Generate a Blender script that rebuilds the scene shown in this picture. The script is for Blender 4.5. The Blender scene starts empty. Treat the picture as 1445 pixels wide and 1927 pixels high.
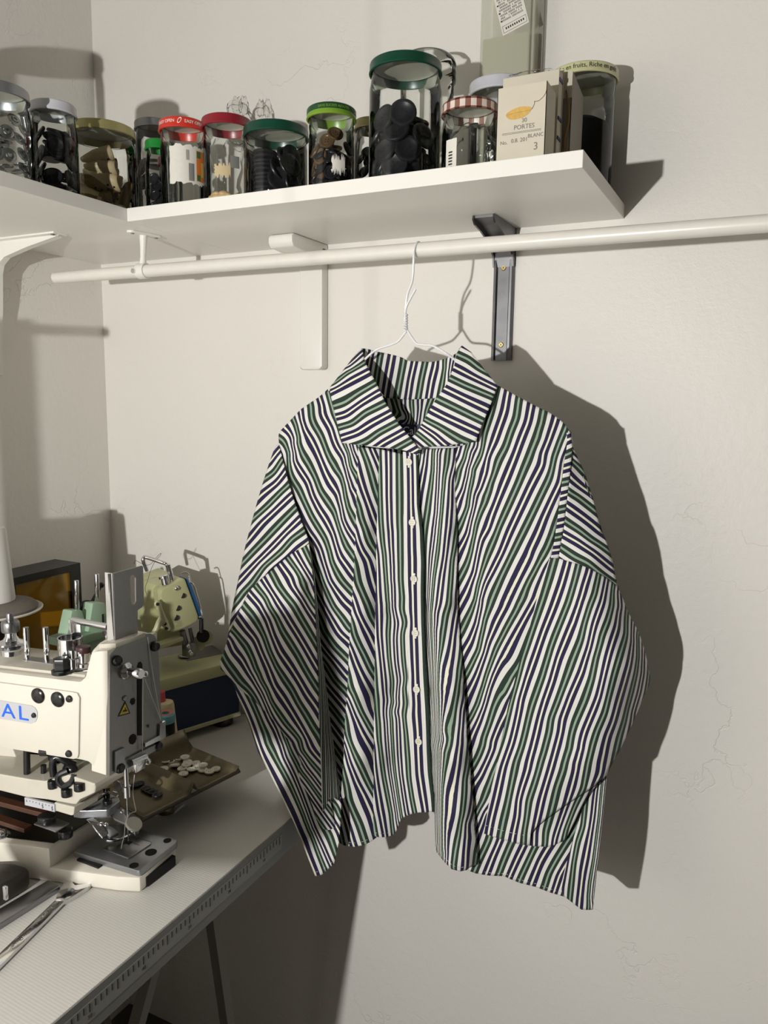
import bpy, bmesh, math, random
import numpy as np
from mathutils import Vector, Matrix
from mathutils.geometry import delaunay_2d_cdt

S = bpy.context.scene
COL = S.collection
W_, H_, F_ = 1445, 1927, 1455.0

# ------------------------------------------------------------------ camera
CAM = np.array([1.194, -1.15, 1.354])
def cam_rows(yaw, pitch, roll):
    yaw, pitch, roll = map(math.radians, (yaw, pitch, roll))
    f = np.array([math.sin(yaw)*math.cos(pitch), math.cos(yaw)*math.cos(pitch), math.sin(pitch)])
    r = np.array([math.cos(yaw), -math.sin(yaw), 0.0]); u = np.cross(r, f)
    return np.array([r*math.cos(roll)+u*math.sin(roll), -r*math.sin(roll)+u*math.cos(roll), f])
MR = cam_rows(-26.4, -8.33, 0.76)
cd = bpy.data.cameras.new('camera'); cam = bpy.data.objects.new('camera', cd); COL.objects.link(cam)
cd.sensor_fit = 'VERTICAL'; cd.sensor_height = 36.0; cd.sensor_width = 36.0*W_/H_
cd.lens = F_*36.0/H_; cd.clip_start = 0.02
cam.matrix_world = Matrix(((MR[0][0], MR[1][0], -MR[2][0], CAM[0]), (MR[0][1], MR[1][1], -MR[2][1], CAM[1]),
                           (MR[0][2], MR[1][2], -MR[2][2], CAM[2]), (0, 0, 0, 1)))
S.camera = cam

# ------------------------------------------------------------------ light
wd = bpy.data.worlds.new('world'); S.world = wd; wd.use_nodes = True
bgn = wd.node_tree.nodes['Background']
bgn.inputs[0].default_value = (1.0, 0.985, 0.92, 1); bgn.inputs[1].default_value = 0.0
ld = bpy.data.lights.new('bulb', 'POINT'); ld.energy = 80.0; ld.shadow_soft_size = 0.013; ld.color = (1.0, 0.99, 0.965)
lo = bpy.data.objects.new('bulb', ld); lo.location = (0.70, -1.84, 1.30); COL.objects.link(lo)
S.view_settings.view_transform = 'Standard'; S.view_settings.look = 'None'
S.view_settings.gamma = 1.0; S.view_settings.use_curve_mapping = False; S.view_settings.exposure = 0.0
if hasattr(S, 'cycles'):
    S.cycles.use_denoising = True
    S.cycles.max_bounces = 10; S.cycles.transparent_max_bounces = 24
    S.cycles.diffuse_bounces = 4; S.cycles.glossy_bounces = 4; S.cycles.transmission_bounces = 6

# a photograph pixel seen as a point on a world plane
def ray(x, y): return MR.T @ np.array([(x-W_/2)/F_, -(y-H_/2)/F_, 1.0])
def PX(x, y, X): d = ray(x, y); return Vector(CAM+d*((X-CAM[0])/d[0]))
def PY(x, y, Y): d = ray(x, y); return Vector(CAM+d*((Y-CAM[1])/d[1]))
def PZ(x, y, Z): d = ray(x, y); return Vector(CAM+d*((Z-CAM[2])/d[2]))

# ------------------------------------------------------------------ materials
def mat(name, col, rough=0.5, metal=0.0, spec=0.5, bump=None, noise=None, coat=0.0):
    m = bpy.data.materials.new(name); m.use_nodes = True
    nt = m.node_tree; b = nt.nodes['Principled BSDF']
    c = tuple(col)+(1,)
    b.inputs['Base Color'].default_value = c; b.inputs['Roughness'].default_value = rough
    b.inputs['Metallic'].default_value = metal; b.inputs['Specular IOR Level'].default_value = spec
    b.inputs['Coat Weight'].default_value = coat
    if noise:      # (scale, amount): slight mottling of the surface itself
        tc = nt.nodes.new('ShaderNodeTexCoord'); n = nt.nodes.new('ShaderNodeTexNoise'); n.inputs['Scale'].default_value = noise[0]
        n.inputs['Detail'].default_value = 4
        nt.links.new(tc.outputs['Object'], n.inputs['Vector'])
        mx = nt.nodes.new('ShaderNodeMix'); mx.data_type = 'RGBA'
        k = noise[1]
        mx.inputs[6].default_value = tuple(x*(1-k) for x in col)+(1,); mx.inputs[7].default_value = tuple(min(1, x*(1+k)) for x in col)+(1,)
        nt.links.new(n.outputs['Fac'], mx.inputs[0]); nt.links.new(mx.outputs[2], b.inputs['Base Color'])
    if bump:       # (scale, strength)
        tc = nt.nodes.new('ShaderNodeTexCoord'); n = nt.nodes.new('ShaderNodeTexNoise'); n.inputs['Scale'].default_value = bump[0]
        n.inputs['Detail'].default_value = 3
        nt.links.new(tc.outputs['Object'], n.inputs['Vector'])
        bp = nt.nodes.new('ShaderNodeBump'); bp.inputs['Strength'].default_value = bump[1]; bp.inputs['Distance'].default_value = 0.002
        nt.links.new(n.outputs['Fac'], bp.inputs['Height']); nt.links.new(bp.outputs['Normal'], b.inputs['Normal'])
    return m
def srgb(r, g, b):
    f = lambda v: (v/255/12.92) if v/255 <= 0.04045 else ((v/255+0.055)/1.055)**2.4
    return (f(r), f(g), f(b))

def plaster():
    m = bpy.data.materials.new('plaster'); m.use_nodes = True; nt = m.node_tree; b = nt.nodes['Principled BSDF']
    N = nt.nodes.new; L = nt.links.new
    tc = N('ShaderNodeTexCoord')
    n1 = N('ShaderNodeTexNoise'); n1.inputs['Scale'].default_value = 5; n1.inputs['Detail'].default_value = 5
    n2 = N('ShaderNodeTexNoise'); n2.inputs['Scale'].default_value = 95; n2.inputs['Detail'].default_value = 2
    n3 = N('ShaderNodeTexNoise'); n3.inputs['Scale'].default_value = 420; n3.inputs['Detail'].default_value = 2
    # fine hair cracks: distorted voronoi edges, only where a big noise lets them through
    nd = N('ShaderNodeTexNoise'); nd.inputs['Scale'].default_value = 9; nd.inputs['Detail'].default_value = 6
    va = N('ShaderNodeVectorMath'); va.operation = 'MULTIPLY_ADD'; va.inputs[1].default_value = (0.35, 0.35, 0.35)
    vo = N('ShaderNodeTexVoronoi'); vo.feature = 'DISTANCE_TO_EDGE'; vo.inputs['Scale'].default_value = 5.5
    rp = N('ShaderNodeMapRange'); rp.inputs['From Max'].default_value = 0.012; rp.inputs['To Min'].default_value = 1; rp.inputs['To Max'].default_value = 0
    nm = N('ShaderNodeTexNoise'); nm.inputs['Scale'].default_value = 3.1; nm.inputs['Detail'].default_value = 3
    ms = N('ShaderNodeMapRange'); ms.inputs['From Min'].default_value = 0.52; ms.inputs['From Max'].default_value = 0.66
    mu = N('ShaderNodeMath'); mu.operation = 'MULTIPLY'
    for n in (n1, n2, n3, nd, nm): L(tc.outputs['Object'], n.inputs['Vector'])
    L(nd.outputs['Color'], va.inputs[0]); L(tc.outputs['Object'], va.inputs[2]); L(va.outputs[0], vo.inputs['Vector'])
    L(vo.outputs['Distance'], rp.inputs['Value']); L(nm.outputs['Fac'], ms.inputs['Value'])
    L(rp.outputs[0], mu.inputs[0]); L(ms.outputs[0], mu.inputs[1])
    def madd(a, k, c=None):
        x = N('ShaderNodeMath'); x.operation = 'MULTIPLY_ADD'; L(a, x.inputs[0]); x.inputs[1].default_value = k
        if c is not None: L(c, x.inputs[2])
        else: x.inputs[2].default_value = 0
        return x.outputs[0]
    h = madd(n1.outputs['Fac'], 1.6); h = madd(n2.outputs['Fac'], 0.30, h); h = madd(n3.outputs['Fac'], 0.10, h); h = madd(mu.outputs[0], -0.45, h)
    bp = N('ShaderNodeBump'); bp.inputs['Strength'].default_value = 0.55; bp.inputs['Distance'].default_value = 0.003
    L(h, bp.inputs['Height']); L(bp.outputs['Normal'], b.inputs['Normal'])
    b.inputs['Base Color'].default_value = srgb(231, 227, 220)+(1,); b.inputs['Roughness'].default_value = 0.46
    b.inputs['Specular IOR Level'].default_value = 0.35
    return m

def stripes():
    m = bpy.data.materials.new('striped_cotton'); m.use_nodes = True; nt = m.node_tree; b = nt.nodes['Principled BSDF']
    N = nt.nodes.new; L = nt.links.new
    uv = N('ShaderNodeUVMap'); uv.uv_map = 'cloth'
    sx = N('ShaderNodeSeparateXYZ'); L(uv.outputs[0], sx.inputs[0])
    fr = N('ShaderNodeMath'); fr.operation = 'FRACT'; L(sx.outputs[0], fr.inputs[0])
    cr = N('ShaderNodeValToRGB'); cr.color_ramp.interpolation = 'CONSTANT'
    white = srgb(226, 224, 218); navy = srgb(38, 33, 66); green = srgb(39, 54, 46); light = srgb(150, 168, 147); cream = srgb(232, 230, 208)
    stops = [(0.0, light), (0.042, green), (0.17, white), (0.315, navy), (0.458, cream), (0.542, navy), (0.685, white), (0.83, green), (0.958, light)]
    e = cr.color_ramp.elements
    e[0].position = 0; e[0].color = stops[0][1]+(1,); e[1].position = stops[1][0]; e[1].color = stops[1][1]+(1,)
    for p, c in stops[2:]:
        x = e.new(p); x.color = c+(1,)
    L(fr.outputs[0], cr.inputs[0]); L(cr.outputs[0], b.inputs['Base Color'])
    b.inputs['Roughness'].default_value = 0.75; b.inputs['Specular IOR Level'].default_value = 0.25
    b.inputs['Sheen Weight'].default_value = 0.08
    tc = N('ShaderNodeTexCoord'); n = N('ShaderNodeTexNoise'); n.inputs['Scale'].default_value = 26; n.inputs['Detail'].default_value = 2
    L(tc.outputs['Object'], n.inputs['Vector'])
    bp = N('ShaderNodeBump'); bp.inputs['Strength'].default_value = 0.10; bp.inputs['Distance'].default_value = 0.003
    L(n.outputs['Fac'], bp.inputs['Height']); L(bp.outputs['Normal'], b.inputs['Normal'])
    return m

def glass(name, tint, edge, ior=1.42):
    m = bpy.data.materials.new(name); m.use_nodes = True; nt = m.node_tree
    for n in list(nt.nodes): nt.nodes.remove(n)
    N = nt.nodes.new; L = nt.links.new
    out = N('ShaderNodeOutputMaterial'); mix = N('ShaderNodeMixShader'); tr = N('ShaderNodeBsdfTransparent'); gl = N('ShaderNodeBsdfGlossy')
    lw = N('ShaderNodeLayerWeight'); lw.inputs['Blend'].default_value = 0.5
    cr = N('ShaderNodeValToRGB'); e = cr.color_ramp.elements
    e[0].position = 0.82; e[0].color = tuple(tint)+(1,); e[1].position = 1.0; e[1].color = tuple(edge)+(1,)
    L(lw.outputs['Facing'], cr.inputs[0]); L(cr.outputs[0], tr.inputs[0])
    fr = N('ShaderNodeFresnel'); fr.inputs['IOR'].default_value = ior
    gl.inputs['Roughness'].default_value = 0.03; gl.inputs['Color'].default_value = (0.95, 0.97, 0.96, 1)
    L(fr.outputs[0], mix.inputs[0]); L(tr.outputs[0], mix.inputs[1]); L(gl.outputs[0], mix.inputs[2]); L(mix.outputs[0], out.inputs[0])
    return m

M_WALL = plaster()
M_CLOTH = stripes()
M_GLASS = glass('jar_glass', (0.975, 0.985, 0.975), (0.60, 0.64, 0.60))
M_WHITE = mat('white_melamine', srgb(236, 233, 226), 0.38, bump=(160, 0.02))
M_PAINT = mat('white_paint', srgb(234, 231, 224), 0.35, bump=(60, 0.06))
M_ROD = mat('rod_paint', srgb(226, 222, 214), 0.3, noise=(60, 0.05))
M_STEEL = mat('steel', (0.30, 0.30, 0.31), 0.32, 1.0, noise=(35, 0.25))
M_BRACKET = mat('bare_steel', (0.16, 0.16, 0.165), 0.42, 1.0, noise=(45, 0.3))
M_CHROME = mat('chrome', (0.72, 0.72, 0.73), 0.14, 1.0)
M_BRASS = mat('brass', (0.55, 0.42, 0.18), 0.35, 1.0)
M_BLACK = mat('black_paint', srgb(22, 22, 23), 0.35)
M_RUBBER = mat('rubber', srgb(20, 20, 20), 0.7)
M_WIRE = mat('white_wire', srgb(232, 232, 232), 0.3)
M_BTN = mat('shell_button', srgb(226, 222, 206), 0.3, noise=(300, 0.08))
M_DARKHOLE = mat('dark_hole', srgb(14, 13, 12), 0.8)

# ------------------------------------------------------------------ mesh builders
class MB:
    def __init__(s): s.bm = bmesh.new()
    def _xf(s, vs, M):
        for v in vs: v.co = M @ v.co
    def box(s, x0, x1, y0, y1, z0, z1, M=None, bev=0.0, seg=2):
        b = bmesh.new(); bmesh.ops.create_cube(b, size=1)
        for v in b.verts:
            v.co = Vector(((x0+x1)/2+v.co.x*(x1-x0), (y0+y1)/2+v.co.y*(y1-y0), (z0+z1)/2+v.co.z*(z1-z0)))
        if bev > 0: bmesh.ops.bevel(b, geom=b.edges[:], offset=bev, segments=seg, profile=0.5, affect='EDGES')
        if M: s._xf(b.verts, M)
        return s.add(b)
    def add(s, b):
        me = bpy.data.meshes.new('t'); b.to_mesh(me); b.free(); s.bm.from_mesh(me); bpy.data.meshes.remove(me); return s
    def cyl(s, p0, p1, r0, r1=None, n=24, cap=True, bev=0.0):
        r1 = r0 if r1 is None else r1
        p0, p1 = Vector(p0), Vector(p1); d = p1-p0
        b = bmesh.new(); bmesh.ops.create_cone(b, cap_ends=cap, segments=n, radius1=r0, radius2=r1, depth=d.length)
        if bev > 0:
            ee = [e for e in b.edges if len(e.link_faces) == 2 and any(len(f.verts) > 4 for f in e.link_faces)]
            bmesh.ops.bevel(b, geom=ee, offset=bev, segments=2, profile=0.5, affect='EDGES')
        q = Vector((0, 0, 1)).rotation_difference(d.normalized()).to_matrix().to_4x4()
        s._xf(b.verts, Matrix.Translation((p0+p1)/2) @ q); return s.add(b)
    def sph(s, c, r, n=16, sc=(1, 1, 1), M=None):
        b = bmesh.new(); bmesh.ops.create_uvsphere(b, u_segments=n, v_segments=n//2+2, radius=r)
        for v in b.verts: v.co = Vector((v.co.x*sc[0], v.co.y*sc[1], v.co.z*sc[2]))
        if M: s._xf(b.verts, M)
        s._xf(b.verts, Matrix.Translation(c)); return s.add(b)
    def lathe(s, prof, c=(0, 0, 0), n=40, M=None, close=False):
        b = bmesh.new(); rings = []
        for r, z in prof:
            if r < 1e-6: rings.append([b.verts.new((0, 0, z))])
            else: rings.append([b.verts.new((r*math.cos(2*math.pi*i/n), r*math.sin(2*math.pi*i/n), z)) for i in range(n)])
        prs = list(zip(rings, rings[1:]))
        if close: prs.append((rings[-1], rings[0]))
        for a, d in prs:
            for i in range(n):
                j = (i+1) % n
                if len(a) == 1 and len(d) == 1: continue
                if len(a) == 1: b.faces.new((a[0], d[i], d[j]))
                elif len(d) == 1: b.faces.new((a[i], a[j], d[0]))
                else: b.faces.new((a[i], a[j], d[j], d[i]))
        bmesh.ops.recalc_face_normals(b, faces=b.faces[:])
        if M: s._xf(b.verts, M)
        s._xf(b.verts, Matrix.Translation(c)); return s.add(b)
    def tube(s, pts, r, n=10, closed=False, smooth=0):
        P = [Vector(p) for p in pts]
        rr = r if isinstance(r, (list, tuple)) else [r]*len(P)
        if smooth:
            Q, RR = [], []
            m = len(P)
            for i in range(m if closed else m-1):
                p0, p1, p2, p3 = (P[(i-1) % m] if (closed or i) else P[0]*2-P[1]), P[i], P[(i+1) % m], (P[(i+2) % m] if (closed or i+2 < m) else P[-1]*2-P[-2])
                for k in range(smooth):
                    t = k/smooth
                    Q.append(0.5*((2*p1)+(p2-p0)*t+(2*p0-5*p1+4*p2-p3)*t*t+(3*p1-p0-3*p2+p3)*t**3)); RR.append(rr[i]*(1-t)+rr[(i+1) % m]*t)
            if not closed: Q.append(P[-1]); RR.append(rr[-1])
            P, rr = Q, RR
        b = bmesh.new(); rings = []; m = len(P); up = None
        for i in range(m):
            t = (P[(i+1) % m]-P[i-1]) if (closed or 0 < i < m-1) else (P[1]-P[0] if i == 0 else P[-1]-P[-2])
            t.normalize()
            if up is None:
                up = t.orthogonal().normalized()
            else:
                up = (up-t*up.dot(t))
                up = up.normalized() if up.length > 1e-6 else t.orthogonal().normalized()
            w = t.cross(up)
            rings.append([b.verts.new(P[i]+(up*math.cos(2*math.pi*k/n)+w*math.sin(2*math.pi*k/n))*rr[i]) for k in range(n)])
        for i in range(m if closed else m-1):
            a, d = rings[i], rings[(i+1) % m]
            for k in range(n): b.faces.new((a[k], a[(k+1) % n], d[(k+1) % n], d[k]))
        if not closed:
            b.faces.new(rings[0][::-1]); b.faces.new(rings[-1])
        bmesh.ops.recalc_face_normals(b, faces=b.faces[:])
        return s.add(b)
    def prism(s, poly, d0, d1, axis='y', M=None, bev=0.0, seg=2):
        # poly: 2D outline; axis y: (x,z), axis x: (y,z), axis z: (x,y)
        b = bmesh.new()
        f = {'y': lambda p, d: (p[0], d, p[1]), 'x': lambda p, d: (d, p[0], p[1]), 'z': lambda p, d: (p[0], p[1], d)}[axis]
        A = [b.verts.new(f(p, d0)) for p in poly]; B = [b.verts.new(f(p, d1)) for p in poly]
        n = len(poly)
        b.faces.new(A); b.faces.new(B[::-1])
        for i in range(n): b.faces.new((A[i], B[i], B[(i+1) % n], A[(i+1) % n]))
        bmesh.ops.recalc_face_normals(b, faces=b.faces[:])
        if bev > 0: bmesh.ops.bevel(b, geom=b.edges[:], offset=bev, segments=seg, profile=0.5, affect='EDGES')
        if M: s._xf(b.verts, M)
        return s.add(b)
    def quad(s, pts):
        vs = [s.bm.verts.new(p) for p in pts]; s.bm.faces.new(vs); return s

def text_mesh(mb, txt, size, M, depth=0.0003, align='CENTER'):
    cu = bpy.data.curves.new('t', 'FONT'); cu.body = txt; cu.size = size; cu.extrude = depth; cu.align_x = align; cu.align_y = 'CENTER'
    cu.resolution_u = 3
    o = bpy.data.objects.new('t', cu); COL.objects.link(o)
    dg = bpy.context.evaluated_depsgraph_get(); me = bpy.data.meshes.new_from_object(o.evaluated_get(dg))
    bpy.data.objects.remove(o); bpy.data.curves.remove(cu)
    b = bmesh.new(); b.from_mesh(me); bpy.data.meshes.remove(me)
    for v in b.verts: v.co = M @ v.co
    mb.add(b); return mb
def bend_text(mb, txt, size, M, R, depth=0.0003):
    # text wrapped round a cylinder of radius R whose axis is local z; text centre faces local -y
    t = MB(); text_mesh(t, txt, size, Matrix.Identity(4), depth)
    for v in t.bm.verts:
        a = v.co.x/R; z = v.co.y; r = R+v.co.z
        v.co = M @ Vector((r*math.sin(a), -r*math.cos(a), z))
    mb.add(t.bm); return mb

ROOT = {}
def world_off(p):
    o = Vector((0, 0, 0))
    while p is not None: o += Vector(p.location); p = p.parent
    return o
def obj(name, mb, m, parent=None, smooth=True, angle=35, local=False):
    bm = mb.bm if isinstance(mb, MB) else mb
    if parent is not None and not local:
        off = world_off(parent)
        for v in bm.verts: v.co -= off
    me = bpy.data.meshes.new(name); bm.to_mesh(me); bm.free()
    if smooth:
        me.polygons.foreach_set('use_smooth', [True]*len(me.polygons)); me.set_sharp_from_angle(angle=math.radians(angle))
    me.materials.append(m)
    o = bpy.data.objects.new(name, me); COL.objects.link(o)
    if parent is not None: o.parent = parent
    return o
def tag(o, label, cat, group=None, kind=None):
    o['label'] = label; o['category'] = cat
    if group: o['group'] = group
    if kind: o['kind'] = kind
    return o
def thing(name, label, cat, loc, group=None, rz=0.0):
    o = bpy.data.objects.new(name, None); COL.objects.link(o); o.empty_display_size = 0.02
    o.location = loc; o.rotation_euler = (0, 0, rz)
    return tag(o, label, cat, group)
def struct(name, mb, m, smooth=False, label=None):
    o = obj(name, mb, m, smooth=smooth); o['kind'] = 'structure'
    o['label'] = label; o['category'] = name.split('_')[0]
    return o
def copy_tree(o, parent=None):
    c = o.copy(); COL.objects.link(c); c.parent = parent
    for ch in list(o.children): copy_tree(ch, c)
    return c

# ------------------------------------------------------------------ the setting
XW = 4.0
struct('wall_back', MB().box(-0.1, XW, 0, 0.1, 0, 2.7), M_WALL, label='white plastered back wall with hair cracks behind the shirt')
struct('wall_left', MB().box(-0.1, 0, -4.0, 0, 0, 2.7), M_WALL, label='white plastered side wall behind the sewing machines')
M_FLOOR = mat('floor_concrete', srgb(84, 80, 74), 0.7, noise=(6, 0.15))
struct('floor', MB().box(-0.1, XW+0.1, -4.1, 0.1, -0.1, 0), M_FLOOR, label='dark grey floor under the table')
M_FAR = mat('far_wall_paint', srgb(112, 110, 104), 0.7)
struct('wall_right', MB().box(XW, XW+0.1, -4.0, 0, 0, 2.7), M_FAR, label='plain painted wall on the far right of the room')
struct('wall_front', MB().box(-0.1, XW+0.1, -4.1, -4.0, 0, 2.7), M_FAR, label='plain painted wall behind the lamp')
struct('ceiling', MB().box(-0.1, XW+0.1, -4.1, 0.1, 2.7, 2.8), M_FAR, label='plain painted ceiling of the workroom')
# ------------------------------------------------------------------ shelves, brackets, rod
ZS, ZT = 1.6055, 1.6242           # underside and top of the shelf boards
sh = obj('wall_shelf', MB().box(0.328, 0.989, -0.263, 0, ZS, ZT, bev=0.0008), M_WHITE, smooth=False)
tag(sh, 'white melamine shelf board on the back wall, above the clothes rail', 'shelf')
sh = obj('wall_shelf', MB().box(0, 0.3275, -0.53, 0, ZS, ZT, bev=0.0008), M_WHITE, smooth=False)
tag(sh, 'white melamine shelf board on the left wall, running towards the front', 'shelf')

def screw(mb, c, n, r=0.004):
    n = Vector(n); c = Vector(c); mb.cyl(c-n*0.0005, c+n*0.0012, r, r*0.75, 14)
    return mb
def cross(mb, c, n, r=0.0026):
    n = Vector(n).normalized(); a = n.orthogonal().normalized(); b_ = n.cross(a); c = Vector(c)
    for d in (a, b_):
        mb.cyl(c-d*r+n*0.0011, c+d*r+n*0.0011, 0.0005, n=6)
    return mb

# pressed white steel bracket under the left shelf
t = thing('shelf_bracket', 'white pressed steel bracket under the left shelf, screwed to the left wall', 'bracket', (0, -0.235, 1.5))
yb = -0.245
f = MB()
f.prism([(0.0, 1.6045), (0.166, 1.6045), (0.166, 1.6005), (0.10, 1.590), (0.045, 1.578), (0.030, 1.568), (0.024, 1.552), (0.020, 1.50), (0.014, 1.45), (0.010, 1.40), (0.0, 1.392)], yb-0.001, yb+0.001)
f.prism([(0.0, 1.6055), (0.170, 1.6055), (0.170, 1.6030), (0.0, 1.6030)], yb-0.013, yb+0.013)
f.prism([(0.0, 1.60), (0.0025, 1.60), (0.0025, 1.385), (0.0, 1.385)], yb-0.013, yb+0.013, bev=0.0008)
f.prism([(0.0245, 1.552), (0.030, 1.566), (0.045, 1.5765), (0.10, 1.5885), (0.166, 1.5995), (0.166, 1.6012), (0.10, 1.5905), (0.044, 1.5790), (0.028, 1.568), (0.0225, 1.552), (0.0185, 1.50), (0.0125, 1.45), (0.008, 1.40), (0.010, 1.40), (0.0145, 1.45), (0.0205, 1.50)], yb-0.006, yb+0.006)
obj('bracket_plate', f, M_PAINT, t, smooth=False)
for x in (0.028, 0.16):
    obj('screw', cross(screw(MB(), (x, yb-0.006, 1.603), (0, 0, -1)), (x, yb-0.006, 1.603), (0, 0, -1)), M_STEEL, t)
M_RUST = mat('rusty_screw', srgb(122, 78, 58), 0.6, 0.3, noise=(300, 0.3))
for z in (1.392, 1.555):
    obj('screw', screw(MB(), (0.0028, yb, z), (1, 0, 0), 0.0055), M_RUST, t)['label'] = 'rusty screw head'

# white boxed bracket on the back wall
t = thing('shelf_bracket', 'chunky white moulded bracket under the back shelf, behind the rail', 'bracket', (0.492, 0, 1.5))
def rrect(x0, x1, z0, z1, r, n=5):
    out = []
    for cx, cz, a0 in ((x1-r, z1-r, 0), (x0+r, z1-r, 90), (x0+r, z0+r, 180), (x1-r, z0+r, 270)):
        for i in range(n+1):
            a = math.radians(a0+90*i/n); out.append((cx+r*math.cos(a), cz+r*math.sin(a)))
    return out
obj('upright', MB().prism(rrect(0.469, 0.5135, 1.401, 1.6052, 0.006), -0.020, 0.0, bev=0.0025), M_PAINT, t)
obj('arm', MB().prism([(-0.001, 1.6052), (-0.104, 1.6052), (-0.109, 1.601), (-0.109, 1.592), (-0.104, 1.585), (-0.001, 1.577)], 0.469, 0.5135, 'x', bev=0.0025), M_PAINT, t)

# bare steel bracket
t = thing('shelf_bracket', 'bare grey steel bracket with brass screws under the right of the back shelf', 'bracket', (0.82, 0, 1.5))
f = MB()
def ushape(x0, x1): return None
cx = 0.8195
f.prism([(cx-0.016, 0), (cx-0.016, -0.004), (cx-0.0135, -0.009), (cx-0.0105, -0.0095), (cx-0.0085, -0.006), (cx+0.0085, -0.006), (cx+0.0105, -0.0095), (cx+0.0135, -0.009), (cx+0.016, -0.004), (cx+0.016, 0)], 1.414, 1.59, 'z')
obj('upright', f, M_BRACKET, t, smooth=False)
f = MB()
f.prism([(-0.0005, 1.6052), (-0.101, 1.6052), (-0.103, 1.600), (-0.096, 1.594), (-0.070, 1.590), (-0.035, 1.580), (-0.014, 1.566), (-0.0095, 1.55), (-0.0005, 1.55)], cx-0.016, cx-0.0135, 'x')
f.prism([(-0.0005, 1.6052), (-0.101, 1.6052), (-0.103, 1.600), (-0.096, 1.594), (-0.070, 1.590), (-0.035, 1.580), (-0.014, 1.566), (-0.0095, 1.55), (-0.0005, 1.55)], cx+0.0135, cx+0.016, 'x')
f.prism([(-0.0005, 1.6052), (-0.099, 1.6052), (-0.099, 1.602), (-0.070, 1.598), (-0.035, 1.588), (-0.012, 1.572), (-0.007, 1.55), (-0.0005, 1.55)], cx-0.0135, cx+0.0135, 'x')
obj('arm', f, M_BRACKET, t, smooth=False)
for z in (1.549, 1.437):
    obj('screw', cross(screw(MB(), (cx, -0.0062, z), (0, -1, 0), 0.0042), (cx, -0.0062, z), (0, -1, 0)), M_BRASS, t)['label'] = 'brass cross-head screw'

# rail
YR, ZR, RR = -0.190, 1.5455, 0.0097
t = obj('clothes_rail', MB().cyl((0.092, YR, ZR+0.0035), (2.6, YR, ZR-0.003), RR, n=40), M_ROD)
tag(t, 'long off-white tubular clothes rail under the back shelf', 'rail')
t = thing('rail_hanger', 'slim white rail hanger screwed under the shelf corner, gripping the rail', 'bracket', (0.288, YR, ZS))
f = MB()
f.prism(rrect(-0.030, 0.030, -0.0075, 0.0075, 0.007), ZS-0.0035, ZS, 'z', M=Matrix.Translation((0.292, YR, 0)) @ Matrix.Rotation(math.radians(78), 4, 'Z'), bev=0.0008)
obj('mount_plate', f, M_PAINT, t)
obj('stem', MB().tube([(0.290, YR, ZS-0.003), (0.289, YR, 1.585), (0.288, YR, 1.570), (0.287, YR, 1.558)], [0.0062, 0.0050, 0.0045, 0.0055], 14), M_PAINT, t)
f = MB().lathe([(RR+0.0003, -0.008), (RR+0.0022, -0.008), (RR+0.0022, 0.008), (RR+0.0003, 0.008)], (0.287, YR, ZR+0.0032), 36, Matrix.Rotation(math.pi/2, 4, 'Y'), close=True)
obj('clamp_ring', f, M_PAINT, t)
obj('clamp_screw', MB().cyl((0.279, YR-0.0085, ZR+0.002), (0.279, YR-0.0150, ZR+0.002), 0.0036, n=12), M_CHROME, t)['label'] = 'chrome clamp screw'
for dy in (-0.021, 0.022):
    obj('screw', screw(MB(), (0.292+dy*0.2, YR+dy, ZS-0.0035), (0, 0, -1), 0.0032), M_STEEL, t)

# ------------------------------------------------------------------ table
TT = 0.752; TX = 0.617; TB = 0.707
M_TABLE = bpy.data.materials.new('grey_ribbed_laminate'); M_TABLE.use_nodes = True
nt = M_TABLE.node_tree; b_ = nt.nodes['Principled BSDF']
tc = nt.nodes.new('ShaderNodeTexCoord'); wv = nt.nodes.new('ShaderNodeTexWave'); wv.bands_direction = 'Y'; wv.inputs['Scale'].default_value = 88
wv.inputs['Distortion'].default_value = 0.3
mp = nt.nodes.new('ShaderNodeMapping'); mp.inputs['Rotation'].default_value = (0, 0, math.radians(3))
nt.links.new(tc.outputs['Object'], mp.inputs[0]); nt.links.new(mp.outputs[0], wv.inputs['Vector'])
mx = nt.nodes.new('ShaderNodeMix'); mx.data_type = 'RGBA'; mx.inputs[6].default_value = srgb(198, 195, 188)+(1,); mx.inputs[7].default_value = srgb(205, 202, 195)+(1,)
nt.links.new(wv.outputs['Fac'], mx.inputs[0]); nt.links.new(mx.outputs[2], b_.inputs['Base Color']); b_.inputs['Roughness'].default_value = 0.55
bp = nt.nodes.new('ShaderNodeBump'); bp.inputs['Strength'].default_value = 0.06; bp.inputs['Distance'].default_value = 0.001
nt.links.new(wv.outputs['Fac'], bp.inputs['Height']); nt.links.new(bp.outputs['Normal'], b_.inputs['Normal'])
t = thing('work_table', 'grey ribbed work table along the left wall with a ruler printed on its edge', 'table', (0.3, -0.8, 0))
obj('table_top', MB().box(0.002, TX-0.002, -1.7, -0.002, TB, TT, bev=0.001), M_TABLE, t, smooth=False)
M_EDGE = mat('grey_edge_band', srgb(120, 119, 116), 0.5)
obj('edge_band', MB().box(TX-0.002, TX, -1.7, -0.002, TB, TT-0.0006), M_EDGE, t, smooth=False)
M_INK = mat('tick_ink', srgb(52, 52, 52), 0.6)
M_TAPE = mat('ruler_tape', srgb(136, 135, 131), 0.45)
obj('ruler_tape', MB().box(TX, TX+0.0004, -1.45, -0.300, 0.7205, 0.7420), M_TAPE, t, smooth=False)
f = MB()
k = 0
y = -0.306
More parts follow.
